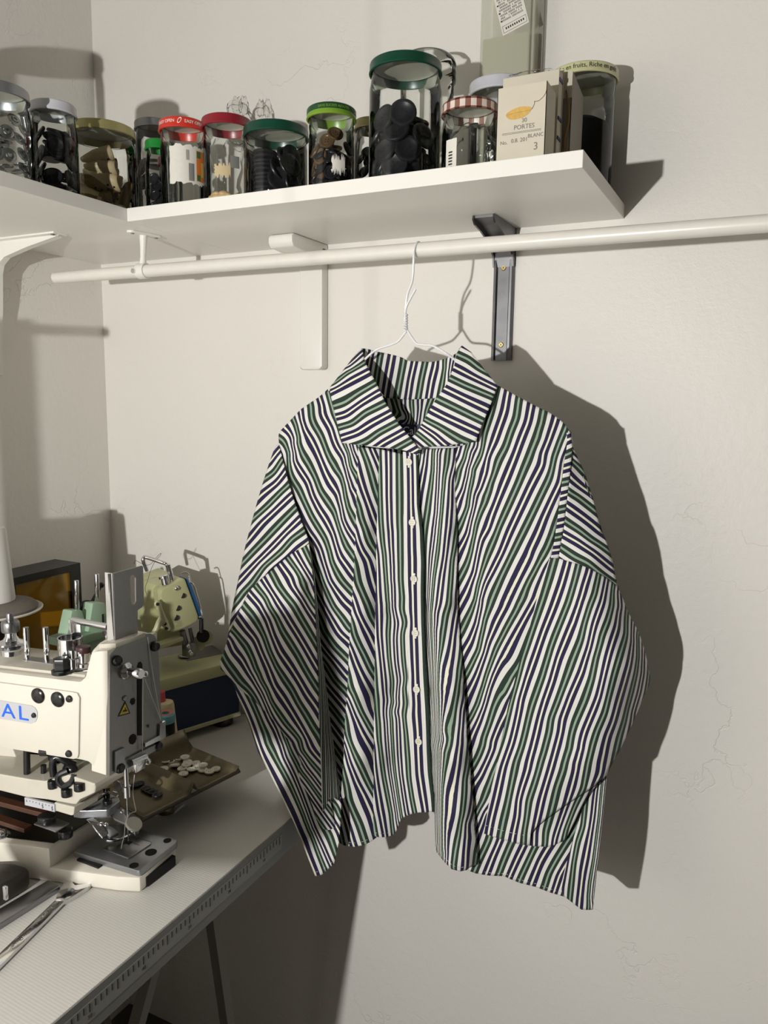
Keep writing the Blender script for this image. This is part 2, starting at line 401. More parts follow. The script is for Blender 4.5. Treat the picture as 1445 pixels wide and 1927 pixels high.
while y > -1.44:
    ln = 0.0115 if k % 10 == 0 else (0.0095 if k % 5 == 0 else 0.0075)
    w = 0.0009
    f.box(TX+0.0003, TX+0.0006, y-w, y+w, 0.7405-ln, 0.7405)
    if k % 10 == 5:
        text_mesh(f, str(10*(k//10)+10), 0.006, Matrix(((0, 0, 1, TX+0.0006), (1, 0, 0, y), (0, 1, 0, 0.7262), (0, 0, 0, 1))), 0.0001)
    y -= 0.0076; k += 1
obj('ruler_marks', f, M_INK, t, smooth=False)
M_LEG = mat('grey_leg', srgb(118, 114, 106), 0.6)
obj('leg', MB().tube([(0.47, -0.30, TB), (0.43, -0.155, 0.02)], 0.012, 4), M_LEG, t, smooth=False)
obj('leg', MB().tube([(0.47, -0.33, TB), (0.43, -0.62, 0.02)], 0.012, 4), M_LEG, t, smooth=False)
obj('leg', MB().tube([(0.12, -0.30, TB), (0.12, -0.155, 0.02)], 0.012, 4), M_LEG, t, smooth=False)
# ------------------------------------------------------------------ the hanger and the shirt
YH = -0.190                       # plane of the hanger, below the rail
t = thing('wire_hanger', 'white wire hanger with a twisted neck, hooked on the rail and holding the shirt', 'hanger', (0.73, YH, 1.40))
def hp(x, y, d=0.0): return PY(x, y, YH-d)
f = MB()
xh = hp(786, 470).x
ring = [(xh+0.0015*math.sin(a), YH-math.cos(a)*(RR+0.0016), ZR+math.sin(a)*(RR+0.0016)) for a in [math.radians(q) for q in range(-10, 215, 15)]]
f.tube([hp(764, 612), hp(762.5, 596), hp(763, 580, .001), hp(767, 553, .003), hp(776, 527, .008), (xh, YH-RR-0.0025, ZR-0.013)]+ring, 0.0016, 10, smooth=4)
f.tube([hp(763.5, 615), hp(762, 600, .002), hp(764, 580, .002), hp(772, 562, .001), hp(782, 544)], 0.0016, 10, smooth=4)
for k in range(7):                # twist
    y = 590+k*5
    f.tube([hp(759.5, y, 0), hp(762.3, y+1.5, .003), hp(766, y+3, .0005), hp(762.3, y+5, -.003)], 0.0015, 8, smooth=3)
obj('hook', f, M_WIRE, t)
sh_l = [(766, 621), (757, 633), (748, 643), (733, 649.5), (710, 657.5), (690, 673), (660, 705), (600, 752), (552, 794)]
sh_r = [(766, 621), (776, 637), (785, 647), (800, 649), (815, 651), (838, 664), (860, 680), (900, 710), (970, 755), (1040, 800)]
dd = [0.001, 0, 0, 0, .001, .004, -.004, -.010, -.011, -.011]
f = MB()
f.tube([hp(x, y, dd[i]) for i, (x, y) in enumerate(sh_l)]+[hp(575, 806, -.011), hp(690, 838, -.009), hp(800, 842, -.009), hp(910, 838, -.009), hp(1015, 812, -.011)]+[hp(x, y, dd[len(sh_r)-1-i]) for i, (x, y) in enumerate(sh_r[::-1])], 0.0016, 10, smooth=5)
obj('shoulder_wire', f, M_WIRE, t)

# ---- cloth helpers
def tps(ctrl, lam=1e-2):
    P = np.array(ctrl, float); X = P[:, :2]/100.0; n = len(P)
    c = X.mean(0); X = X-c
    d2 = ((X[:, None]-X[None])**2).sum(-1); K = np.where(d2 > 0, d2*np.log(d2+1e-12)*0.5, 0)
    A = np.zeros((n+3, n+3)); A[:n, :n] = K+lam*np.eye(n); A[:n, n] = 1; A[:n, n+1:] = X; A[n:, :n] = A[:n, n:].T
    w = np.linalg.solve(A, np.concatenate([P[:, 2], np.zeros(3)]))
    def ev(q):
        Q = np.array(q, float)[:, :2]/100.0-c
        e2 = ((Q[:, None]-X[None])**2).sum(-1); E = np.where(e2 > 0, e2*np.log(e2+1e-12)*0.5, 0)
        return E@w[:n]+w[n]+Q@w[n+1:]
    return ev
def dens(pl, step):
    out = []
    for (x0, y0), (x1, y1) in zip(pl, pl[1:]):
        k = max(1, int(round(math.hypot(x1-x0, y1-y0)/step)))
        out += [(x0+(x1-x0)*i/k, y0+(y1-y0)*i/k) for i in range(k)]
    return out+[pl[-1]]
def frame(ox, oy, s):
    # guides read in an enlarged crop, brought back to photograph pixels
    return lambda pts: [(ox+x/s, oy+y/s) for x, y in pts]
def guides(*gs):
    out = []
    for fr, u, pts in gs: out += [(x, y, u) for x, y in dens(fr(pts), 14)]
    return out
ID = lambda p: p
K1 = frame(500, 720, 6.021); K2 = frame(560, 1000, 6.021); K3 = frame(560, 1300, 5.16); K4 = frame(400, 800, 6.021); K5 = frame(400, 1100, 6.021); K6 = frame(440, 1360, 6.021)
K7 = frame(680, 840, 6.42); KC = frame(600, 640, 4.014)
R1 = frame(780, 820, 6.021); R2 = frame(880, 700, 6.021); R3 = frame(780, 1120, 6.021); R4 = frame(780, 1400, 6.021); R5 = frame(940, 1000, 6.021); R6 = frame(1000, 1120, 6.021); R7 = frame(900, 1400, 5.16)

def sheet(mb, poly, ug, dc, step=5.0, ybase=None, dlam=0.05, ulam=1e-2, extra=None):
    """One piece of cloth: outline, stripe phase (u) and distance in front of the hanger (cm)."""
    poly = dens(poly+[poly[0]], step)[:-1]
    px = np.array(poly); n = len(poly)
    xs = np.arange(px[:, 0].min()+step*0.5, px[:, 0].max(), step); ys = np.arange(px[:, 1].min()+step*0.5, px[:, 1].max(), step)
    gx, gy = np.meshgrid(xs, ys); gx[1::2] += step*0.5
    q = np.stack([gx.ravel(), gy.ravel()], 1)
    inside = np.zeros(len(q), bool)
    x1, y1 = px[:, 0], px[:, 1]; x2, y2 = np.roll(x1, -1), np.roll(y1, -1)
    for i in range(n):
        c = (y1[i] > q[:, 1]) != (y2[i] > q[:, 1])
        if y2[i] != y1[i]: inside ^= c & (q[:, 0] < (x2[i]-x1[i])*(q[:, 1]-y1[i])/(y2[i]-y1[i])+x1[i])
    q = q[inside]
    dmin = np.full(len(q), 1e9)
    for i in range(n): dmin = np.minimum(dmin, (q[:, 0]-x1[i])**2+(q[:, 1]-y1[i])**2)
    q = q[dmin > (step*0.55)**2]
    vs = [Vector(p) for p in poly]+[Vector((float(a), float(b))) for a, b in q]
    r = delaunay_2d_cdt(vs, [(i, (i+1) % n) for i in range(n)], [], 1, 1e-4)
    V = np.array([(v.x, v.y) for v in r[0]]); T = r[2]
    u = tps(ug, ulam)(V); d = tps(dc, dlam)(V)/100.0
    if extra is not None: d = d+extra(V)
    yb = YH if ybase is None else ybase
    bm = mb.bm; lay = bm.loops.layers.uv.get('cloth') or bm.loops.layers.uv.new('cloth')
    bv = [bm.verts.new(PY(V[i, 0], V[i, 1], yb-d[i])) for i in range(len(V))]
    for tri in T:
        a = [V[i] for i in tri]
        cr = (a[1][0]-a[0][0])*(a[2][1]-a[0][1])-(a[1][1]-a[0][1])*(a[2][0]-a[0][0])
        ids = list(tri) if cr < 0 else list(tri)[::-1]      # pixel y points down: this order faces the room
        try: fc = bm.faces.new([bv[i] for i in ids])
        except ValueError: continue
        for lp, i in zip(fc.loops, ids): lp[lay].uv = (u[i], 0.0)
    return mb
def cloth(name, mb, parent, th=0.0007, m=None):
    o = obj(name, mb, m or M_CLOTH, parent, angle=60)
    md = o.modifiers.new('cloth', 'SOLIDIFY'); md.thickness = th; md.offset = -1
    return o

def wr(amp, seed, fx=0.02, fy=0.006):
    """soft wrinkles, in metres"""
    rnd = random.Random(seed); ph = [(rnd.uniform(0, 6.28), rnd.uniform(.6, 1.6), rnd.uniform(-1, 1)) for _ in range(5)]
    def g(V):
        o = np.zeros(len(V))
        for p, k, s in ph: o += np.sin(p+V[:, 0]*fx*k*2+V[:, 1]*fy*k*2+s*np.sin(V[:, 1]*0.012*k+p))
        return amp*o/3
    return g

shirt = thing('striped_shirt', 'oversized striped shirt with wide collar, green, navy and white, hanging on the wire hanger', 'shirt', (0.73, YH, 1.1))

# ---- front, left of the placket: three gathers
FA = [(524, 818), (528, 810), (536.5, 801), (566, 770), (593, 751.6), (619, 735), (640, 745), (664, 800), (684, 835), (680, 841), (679, 930), (677, 1000), (673, 1085), (665, 1216), (661, 1304), (658, 1350), (655, 1416), (650, 1474), (645, 1535), (634, 1530),
      (612, 1420), (598, 1300), (582, 1150), (576, 1040), (579, 1016), (566, 979), (553, 941), (541, 903), (533, 870), (525, 848)]
UA = guides(
    (K1, 0, [(118, 622), (160, 625), (230, 720), (265, 800), (270, 1000), (300, 1090), (380, 1220), (450, 1370), (520, 1520), (600, 1650), (680, 1790), (725, 1927)]),
    (K2, 0, [(364, 241), (385, 340), (430, 440), (500, 560), (590, 660), (620, 690)]),
    (K1, 1, [(310, 400), (345, 480), (355, 560), (360, 680), (400, 780), (480, 920), (560, 1080), (620, 1230), (700, 1350), (780, 1470), (820, 1590), (850, 1700), (900, 1800), (950, 1900)]),
    (K2, 1, [(520, 120), (560, 190), (620, 270)]),
    (K1, 2, [(510, 260), (515, 350), (545, 470), (600, 570), (650, 680), (690, 790), (730, 880), (790, 980), (870, 1080), (890, 1170), (895, 1290), (920, 1400), (975, 1500), (1005, 1560)]),
    (K1, 3, [(705, 100), (730, 210), (755, 280), (775, 360)]), (K1, 3, [(900, 710), (940, 790), (950, 950), (1030, 1050)]),
    (K1, .5, [(205, 510), (270, 570), (310, 640), (315, 760), (320, 880), (400, 1010), (480, 1130), (530, 1290), (600, 1430), (680, 1560), (760, 1710), (800, 1850)]),
    (K2, .5, [(480, 290), (560, 400), (630, 500)]),
    (K1, 1.5, [(395, 340), (405, 430), (440, 530), (510, 640), (570, 760), (630, 900), (680, 1030), (740, 1150), (830, 1280), (855, 1400), (870, 1550), (930, 1670), (1000, 1770)]),
    (K1, 2.5, [(605, 170), (640, 270), (640, 350), (690, 440), (740, 530), (770, 640), (820, 750), (890, 860), (920, 960), (925, 1080), (960, 1190), (1020, 1270)]),
    (K1, 3.5, [(965, 700), (980, 780), (1035, 880)]),
    (K2, -.5, [(130, 20), (180, 80), (250, 200), (320, 430), (360, 560), (440, 680), (530, 800), (610, 870)]),
    (K2, -1, [(230, 430), (350, 740), (400, 850), (490, 970), (590, 1110)]),
    (K2, -1.5, [(220, 700), (400, 1030), (470, 1150), (590, 1260)]),
    (K2, -2, [(300, 1130), (420, 1310), (580, 1470)]),
    (K2, -3, [(310, 1500), (420, 1680), (560, 1830)]))
DA = [(524, 815, .1), (566, 770, .2), (619, 738, .3), (600, 800, .9), (551, 830, .25), (575, 850, .8), (640, 830, 1.0), (674, 841, .2), (620, 900, 1.1), (560, 930, .3), (600, 1000, 1.2), (645, 960, .9), (668, 960, .1), (585, 1040, .1), (640, 1080, .8), (664, 1100, -.2),
      (600, 1200, -.5), (630, 1200, .1), (655, 1220, -.5), (600, 1400, -1), (640, 1400, -.8), (640, 1530, -1), (600, 1530, -1)]
FB = [(674, 841), (671, 930), (669, 1000), (665, 1085), (657, 1216), (653, 1304), (650, 1339), (647.6, 1377), (647, 1416), (643, 1474), (640.4, 1515), (638.5, 1585), (640, 1587), (647, 1591), (667, 1593.6), (686, 1590), (699.5, 1583), (712, 1573), (711, 1300), (713, 1150), (715, 1000), (718, 845)]
UB = guides(
    (K1, 0, [(1090, 740), (1150, 890), (1200, 1050), (1225, 1150)]), (K1, -1, [(1050, 1400), (1080, 1540), (1130, 1670), (1180, 1790)]),
    (K1, .5, [(1210, 770), (1250, 860)]), (K1, -.5, [(1050, 1040), (1100, 1200), (1150, 1340), (1195, 1460)]),
    (K2, -1, [(780, 50), (805, 120)]), (K2, -1.5, [(659, 14), (680, 100), (730, 230), (790, 320), (850, 560)]),
    (K2, -2, [(645, 400), (680, 580), (740, 720), (800, 850), (840, 970)]), (K2, -2.5, [(630, 760), (680, 930), (740, 1050), (810, 1180), (850, 1270)]),
    (K2, -3, [(610, 1020), (640, 1170), (700, 1310), (760, 1420), (830, 1570)]), (K2, -3.5, [(600, 1330), (660, 1500), (720, 1630), (800, 1790), (840, 1870)]),
    (K3, -4, [(500, -60), (520, 0), (560, 90), (620, 220), (700, 360), (735, 420)]), (K3, -4.5, [(490, 90), (540, 220), (610, 380), (690, 530), (735, 620)]),
    (K3, -5, [(470, 380), (500, 510), (560, 640), (630, 780), (700, 930), (735, 990)]), (K3, -5.5, [(455, 520), (500, 700), (570, 880), (640, 1010), (720, 1200)]),
    (K3, -6, [(490, 1060), (545, 1190), (600, 1310), (655, 1470)]), (K3, -6.5, [(435, 1130), (480, 1280), (535, 1480)]), (K3, -7, [(412, 1380), (432, 1480)]))
DB = [(674, 841, .6), (695, 845, .8), (708, 850, .5), (716, 845, -.2), (669, 1000, 1.2), (683, 1000, 1.6), (694, 1000, 1.1), (711, 1000, -.9), (661, 1150, 1.7), (678, 1150, 2.1), (693, 1150, 1.4), (710, 1150, -1), (653, 1300, 2.0), (672, 1300, 2.6), (690, 1300, 1.7), (707, 1300, -.9),
      (647, 1430, 2.2), (672, 1430, 2.8), (692, 1430, 1.8), (707, 1430, -.6), (639, 1580, 2.4), (665, 1590, 3.0), (692, 1585, 2.2), (709, 1572, .2)]
FC = [(714, 845), (710, 950), (708, 1027), (706, 1150), (704, 1315), (703, 1450), (702, 1571), (706, 1574), (715, 1576), (728.6, 1575), (740, 1571), (746, 1563.5), (754, 1542), (763.5, 1536), (773, 1532), (794, 1528), (786, 1474), (781, 1416), (775, 1316), (771, 1174), (768, 1058), (765, 950), (764, 856)]
G0 = [(K7, 0, [(455, 80), (455, 300), (460, 600), (460, 900), (470, 1300), (475, 1600)]), (K2, 0, [(1160, 0), (1160, 300), (1165, 550), (1185, 750), (1180, 900), (1215, 1030), (1185, 1150), (1195, 1400), (1220, 1660), (1200, 1780)]),
      (K3, 0, [(1040, 0), (1050, 130), (1030, 250), (1050, 400), (1070, 650), (1080, 850), (1110, 1050), (1135, 1170)])]
UC = guides(*G0,
    (K7, -.5, [(325, 50), (330, 300), (330, 600), (340, 900), (365, 1300), (370, 1600)]), (K2, -.5, [(1055, 0), (1060, 200), (1075, 400), (1080, 600), (1080, 850), (1120, 1050), (1105, 1250), (1120, 1500), (1150, 1700), (1120, 1900)]),
    (K3, -.5, [(970, 100), (950, 200), (975, 260), (985, 600), (1000, 800), (1030, 1000), (1060, 1190)]),
    (K7, -1, [(215, 300), (225, 640), (235, 900), (250, 1100), (290, 1500), (330, 1900)]), (K2, -1, [(985, 250), (1000, 500), (1015, 750), (1040, 950), (1025, 1150), (1035, 1400), (1060, 1600), (1080, 1800)]),
    (K3, -1, [(905, 0), (930, 100), (905, 200), (910, 400), (930, 700), (965, 1000), (1000, 1220)]),
    (K2, -1.5, [(895, 250), (905, 480), (910, 700), (920, 900), (930, 1200), (950, 1400), (980, 1700), (1000, 1900)]), (K3, -1.5, [(850, 200), (860, 300), (880, 600), (900, 800), (935, 1000), (965, 1200)]),
    (K3, -2, [(750, -60), (760, 50), (780, 300), (790, 500), (810, 650), (840, 850), (880, 1050), (910, 1200), (925, 1350)]),
    (K3, -2.5, [(735, 550), (745, 750), (770, 950), (800, 1150), (835, 1330), (850, 1400)]), (K3, -3, [(735, 1270), (750, 1380)]),
    (K7, .5, [(595, 300), (600, 700), (605, 1000), (610, 1400)]))
DC = [(714, 845, .9), (740, 850, .9), (762, 850, .9), (708, 1000, 1.9), (720, 1000, 2.1), (733, 1000, 1.5), (742, 1000, 1.0), (752, 1000, 1.3), (764, 1000, 1.4), (705, 1150, 2.5), (718, 1150, 2.7), (732, 1150, 1.6), (742, 1150, .8), (754, 1150, 1.3), (768, 1150, 1.4),
      (704, 1300, 2.9), (718, 1300, 2.9), (733, 1300, 1.5), (746, 1300, .4), (757, 1300, 1.2), (772, 1300, 1.5), (703, 1430, 3.1), (718, 1430, 3.0), (734, 1430, 1.2), (752, 1430, .2), (762, 1430, 1.0), (780, 1430, 1.3), (702, 1565, 3.2), (718, 1570, 3.1), (736, 1565, 1.2), (752, 1540, .1), (788, 1528, 1.0)]
fp = MB(); sheet(fp, FA, UA, DA, extra=wr(.0007, 3)); sheet(fp, FB, UB, DB, 4); sheet(fp, FC, UC, DC, 4)
cloth('front_panel', fp, shirt)

# ---- button placket
PL = [(758, 850), (758, 950), (761, 996), (762.5, 1058), (763, 1120), (765, 1174), (766.8, 1249), (768.4, 1316), (770, 1358), (775, 1416), (779, 1474), (788, 1529)]
PR = [(786, 852), (788, 950), (795, 996), (798, 1058), (797, 1120), (798, 1170), (800, 1220), (802, 1270), (806.6, 1336), (808.5, 1402), (811, 1455), (816, 1500), (817, 1528)]
UD = guides(*G0, (K7, .5, [(585, 100), (595, 300), (600, 700), (605, 1000), (610, 1400), (615, 1700)]), (K2, .5, [(1300, 300), (1300, 600), (1315, 1200), (1330, 1650), (1340, 1900)]),
            (K3, .5, [(1150, 200), (1165, 400), (1170, 600), (1180, 800), (1210, 1000), (1240, 1170)]), (ID, .955, [(x, y) for x, y in PR]))
DD = [(764, 850, 1.25), (780, 850, 1.25), (770, 1000, 1.8), (790, 1000, 1.7), (770, 1150, 1.8), (795, 1150, 1.7), (780, 1300, 1.9), (800, 1300, 1.8), (785, 1430, 1.7), (806, 1430, 1.6), (795, 1525, 1.5), (812, 1525, 1.5)]
fp = MB(); sheet(fp, PL+PR[::-1], UD, DD, 4, extra=wr(.0005, 9, .05, .02))
cloth('button_placket', fp, shirt)

# ---- front, right of the placket
FE = [(782, 846), (857, 843), (858, 903), (860, 970), (861, 1019), (861, 1136), (863, 1162), (870, 1245), (876, 1328), (881, 1400), (887, 1466), (893, 1533), (897, 1580), (901, 1626), (886, 1631), (878, 1637.5), (866, 1640), (850, 1636), (835, 1621), (821.5, 1604), (819, 1591), (817, 1500),
      (806, 1455), (803, 1402), (799, 1270), (793, 1120), (790, 1000), (786, 950)]
UE = guides(
    (R1, 0, [(225, 150), (215, 400), (185, 600), (150, 800), (120, 1000), (105, 1150), (110, 1400), (120, 1600), (120, 1900)]), (R3, 0, [(110, 200), (115, 400), (130, 600), (150, 850), (160, 1150), (180, 1400)]),
    (R1, 1, [(385, 130), (370, 300), (340, 450), (315, 650), (290, 900), (270, 1150), (250, 1350), (215, 1600), (190, 1900)]), (R3, 1, [(180, 200), (190, 350), (208, 600), (222, 1000), (230, 1250), (240, 1600)]),
    (R1, .5, [(262, 200), (260, 600), (250, 900), (225, 1100), (190, 1350), (170, 1600), (155, 1850)]), (R3, .5, [(150, 100), (140, 300), (150, 500), (165, 700), (185, 950), (200, 1250), (212, 1500)]),
    (R1, 1.5, [(412, 500), (405, 800), (390, 1000), (370, 1150), (345, 1400), (310, 1600), (270, 1920)]), (R3, 1.5, [(225, 400), (228, 700), (236, 1000), (250, 1300), (262, 1600)]),
    (R1, 2, [(425, 1400), (410, 1650), (390, 1900)]), (R3, 2, [(340, 300), (300, 600), (265, 800), (252, 1000), (262, 1300), (275, 1600)]),
    (R1, -.5, [(130, 180), (90, 450), (55, 650)]), (R1, -1, [(60, 160), (45, 300)]),
    (R3, 2.5, [(460, 300), (430, 520), (395, 800), (370, 1000), (340, 1200), (310, 1400), (295, 1550)]), (R3, 3, [(505, 850), (500, 950), (470, 1150), (430, 1450), (400, 1700)]), (R3, 3.5, [(540, 1300), (530, 1450), (510, 1650), (495, 1800)]),
    (R4, 3, [(385, 0), (365, 150), (340, 300), (325, 450), (310, 650), (302, 850), (302, 1150), (310, 1280)]), (R4, 3.5, [(520, 0), (490, 200), (460, 430), (430, 620), (400, 850), (370, 1050), (360, 1300), (355, 1370)]),
    (R4, 4, [(568, 400), (560, 600), (540, 800), (500, 1050), (460, 1250), (440, 1400)]), (R4, 4.5, [(592, 900), (590, 1000), (580, 1200), (575, 1400)]),
    (R4, 2.5, [(285, 100), (280, 300), (272, 600), (272, 900), (278, 1150), (290, 1250)]), (R4, 1.5, [(235, 0), (232, 400), (238, 800), (245, 1100)]), (R4, .5, [(222, 100), (224, 600)]), (ID, 2.55, [(862, 1120), (863, 1140)]), (ID, 2.9, [(866, 1200), (867, 1210)]), (ID, 3.4, [(873, 1290), (874, 1300)]), (ID, 3.9, [(880, 1380), (881, 1390)]), (ID, 4.4, [(888, 1470), (889, 1480)]), (ID, 4.85, [(896, 1570), (897, 1580)]))
DE = [(782, 848, .8), (822, 848, 1.2), (848, 848, 1.2), (858, 848, .2), (792, 930, .9), (822, 930, .8), (845, 930, 1.9), (850, 930, 1.8), (860, 930, -.2), (795, 1000, 1.0), (812, 1000, 1.4), (823, 1000, 1.0), (838, 1000, 2.2), (850, 1000, 2.2), (861, 1000, -.2),
      (797, 1136, .9), (810, 1136, .5), (822, 1136, 1.6), (840, 1136, 2.6), (851, 1136, 2.5), (862, 1136, -.2), (802, 1300, .9), (812, 1300, .5), (826, 1300, 2.0), (845, 1300, 3.1), (866, 1300, 2.8), (875, 1300, -.1), (810, 1430, .9), (820, 1430, 1.0), (832, 1430, 2.6), (852, 1430, 3.5), (873, 1430, 2.9), (885, 1430, .1),
      (818, 1520, 1.1), (832, 1530, 2.8), (856, 1530, 3.7), (880, 1530, 2.9), (893, 1530, .2), (820, 1600, 2.0), (838, 1610, 3.2), (866, 1625, 3.7), (884, 1620, 3.0), (900, 1620, .2)]
FF = [(854, 843), (878, 836), (890, 812), (905, 770), (916, 742), (926, 733), (935, 725), (963, 740), (1006, 763), (1031, 775), (1049, 786), (1063, 798), (1074, 816), (1068, 833), (1061.5, 874), (1054.5, 932.5), (1049.5, 974), (1037, 1050), (1050, 1080), (1075, 1150), (1095, 1300), (1108, 1400), (1100, 1500), (1086, 1561), (1074, 1603), (1064, 1640), (1063, 1688),
      (1036, 1680), (1007, 1669), (977.5, 1661.6), (959, 1654), (949, 1649), (921, 1648), (896, 1644), (878, 1637.5), (886, 1600), (880, 1500), (872, 1400), (866, 1328), (861, 1245), (855, 1150), (854, 1019), (853, 903)]
UF = guides(
    (R2, 0, [(300, 300), (260, 470), (190, 700), (170, 830), (150, 950), (60, 1100)]), (R1, 0, [(660, 400), (625, 600), (610, 800), (540, 960), (490, 1060)]),
    (R2, 1, [(580, 300), (550, 520), (490, 670), (430, 850), (350, 1000), (280, 1200), (200, 1400)]), (R1, 1, [(850, 620), (800, 750), (740, 870), (690, 1010), (670, 1150), (640, 1320), (600, 1440), (520, 1600)]),
    (R2, 2, [(855, 440), (830, 580), (770, 750), (690, 970)]), (R1, 2, [(1390, 30), (1250, 350), (1180, 530), (1060, 800), (950, 1040), (890, 1200), (820, 1370), (760, 1540), (720, 1700), (700, 1850)]),
    (R2, 3, [(1105, 640), (1040, 800), (980, 980)]), (R1, 3, [(1445, 650), (1330, 890), (1200, 1150), (1090, 1370), (980, 1600), (860, 1900)]),
    (R1, -1, [(600, 130), (570, 250), (500, 390)]), (R1, -.5, [(700, 120), (650, 180), (590, 480), (560, 600), (490, 740)]), (R1, .5, [(870, 130), (820, 250), (800, 420), (740, 600), (690, 680), (650, 900), (610, 1100), (560, 1200), (500, 1300)]),
    (R2, .5, [(455, 230), (420, 430), (370, 580), (300, 780)]), (R2, 1.5, [(720, 380), (680, 570), (620, 720), (540, 930)]), (R2, 2.5, [(995, 540), (920, 760), (850, 930)]),
    (R1, 1.5, [(1150, 200), (1050, 450), (940, 720), (880, 880), (830, 1050), (750, 1180), (710, 1350), (680, 1550), (600, 1740), (520, 1900)]),
    (R1, 2.5, [(1445, 320), (1300, 600), (1180, 860), (1080, 1080), (980, 1330), (880, 1530), (800, 1680), (740, 1850)]),
    (R2, 3.5, [(1085, 1000), (1050, 1250), (960, 1440), (860, 1660)]), (R1, 3.5, [(1300, 1320), (1180, 1560), (1020, 1880)]), (R1, 4, [(1445, 1350), (1340, 1570), (1180, 1900)]),
    (R3, 2, [(690, 50), (650, 160), (590, 280), (520, 430)]), (R3, 3, [(850, 120), (790, 280), (760, 450), (730, 620), (650, 780), (570, 930)]),
    (R3, 4, [(1240, 20), (1130, 220), (1030, 400), (930, 600), (870, 760), (820, 900), (780, 1050), (720, 1230), (650, 1370), (600, 1450)]), (R3, 2.5, [(740, 140), (710, 320), (640, 500), (560, 640)]),
    (R3, 3.5, [(1040, 80), (930, 300), (830, 530), (780, 700), (710, 900), (640, 1050), (580, 1170)]), (R3, 4.5, [(1380, 30), (1230, 290), (1100, 510), (980, 730), (900, 900), (840, 1060), (790, 1250), (720, 1440), (650, 1600), (610, 1700)]),
    (R5, 3.5, [(330, 290), (200, 560), (60, 850)]), (R5, 4, [(600, 30), (500, 280), (330, 560), (180, 900), (60, 1130)]), (R5, 4.5, [(540, 400), (420, 720), (330, 900), (200, 1150), (60, 1430)]), (R5, 5, [(240, 1480), (170, 1620), (60, 1830)]), (ID, 5, [(1005, 1180), (988, 1225)]), (ID, 6, [(975, 1345), (950, 1400)]), (ID, 5.5, [(975, 1280), (960, 1315)]),
    (R3, 5, [(1200, 750), (1080, 940), (980, 1110), (900, 1270), (850, 1440), (780, 1640)]), (R4, 5, [(780, 0), (720, 150), (640, 290)]), (R3, 5.5, [(1040, 1320), (960, 1480), (880, 1680)]), (R4, 5.5, [(890, 30), (820, 200), (750, 350), (650, 500)]),
    (R4, 6, [(890, 330), (850, 450), (780, 640), (680, 830)]), (R4, 6.5, [(800, 780), (760, 900), (700, 1050)]), (R4, 7, [(840, 1090), (790, 1200), (720, 1340)]), (R4, 7.5, [(960, 1110), (890, 1270), (810, 1480)]),
    (R7, 8, [(310, 980), (240, 1150), (200, 1260)]), (R7, 8.5, [(435, 1000), (380, 1110), (300, 1290)]), (R7, 9, [(545, 1010), (480, 1150), (410, 1300)]), (R7, 9.5, [(670, 1020), (600, 1140), (520, 1340)]),
    (R7, 10, [(940, 830), (850, 970), (760, 1120), (680, 1270), (640, 1400)]), (R7, 10.5, [(860, 1150), (790, 1270), (740, 1420)]))
DF = [(857, 845, .2), (868, 845, .5), (878, 845, 1.0), (889, 850, .3), (880, 930, 1.0), (886, 930, .8), (894, 930, 0), (910, 930, .4), (930, 850, .6), (1000, 850, .7), (1058, 850, .2), (1000, 765, -.1), (1060, 800, -.4), (930, 732, .2), (970, 780, .3), (861, 1000, -.2), (876, 1000, .9), (888, 1000, .6), (896, 1000, 0), (925, 1000, .6), (1000, 1000, .8), (1045, 1000, .3),
      (861, 1136, -.2), (878, 1136, .7), (897, 1136, 0), (940, 1136, .6), (1000, 1136, .5), (872, 1300, -.1), (890, 1300, .35), (905, 1300, 0), (950, 1300, .4), (1050, 1300, -.3), (885, 1450, -.1), (930, 1450, .2), (1080, 1450, -.6), (895, 1620, 0), (930, 1620, .3), (1000, 1620, .1), (1063, 1680, -.3), (1080, 1560, -.4)]
fp = MB(); sheet(fp, FF, UF, DF, extra=wr(.0006, 5)); sheet(fp, FE, UE, DE, 4)
cloth('front_panel', fp, shirt)

# ---- side gusset at the right hem, and the whole back
FG = R7([(1245, 250), (1245, 330), (1200, 800), (1150, 1250), (1112, 1600), (1108, 1612), (1050, 1612), (1000, 1610), (910, 1540), (840, 1485), (795, 1400), (845, 1200), (925, 900), (990, 700), (1080, 400), (1100, 250)])
UG = guides((R7, 0, [(1045, 500), (1015, 800), (960, 960), (925, 1150), (905, 1350), (890, 1500)]), (R7, .5, [(1140, 450), (1110, 700), (1060, 1000), (1010, 1250), (980, 1500), (972, 1580)]),
            (R7, 1, [(1210, 350), (1180, 700), (1130, 1100), (1085, 1350), (1075, 1590)]), (R7, 1.5, [(1238, 350), (1205, 700), (1150, 1150), (1108, 1500)]), (R7, -.5, [(900, 900), (855, 1150), (800, 1400)]))
DG = [(1063, 1687, -.3), (1086, 1561, -.2), (1110, 1470, -.8), (1095, 1640, .2), (1110, 1560, .2), (1132, 1555, -.8), (1118, 1690, -.7), (1141, 1464, -1.2)]
fp = MB(); sheet(fp, FG, UG, DG, 4)
FK = [(524, 822), (526, 814), (538, 801), (593, 753), (640, 712), (676, 680), (690, 690), (720, 745), (790, 752), (830, 750), (858, 690), (872, 676), (905, 700), (936, 725), (1006, 763.5), (1049, 786.5), (1075, 814), (1079, 836), (1066, 900), (1045, 1040), (1090, 1250), (1110, 1420), (1118, 1600), (1063, 1676), (960, 1640), (890, 1610), (850, 1580), (800, 1500), (740, 1515), (700, 1545), (655, 1555), (642, 1520), (612, 1400), (598, 1300), (575, 1040)]
UK = [(600, 800, 0), (1050, 800, 11.5), (600, 1500, -1), (1050, 1600, 12), (800, 800, 5), (800, 1500, 5.2)]
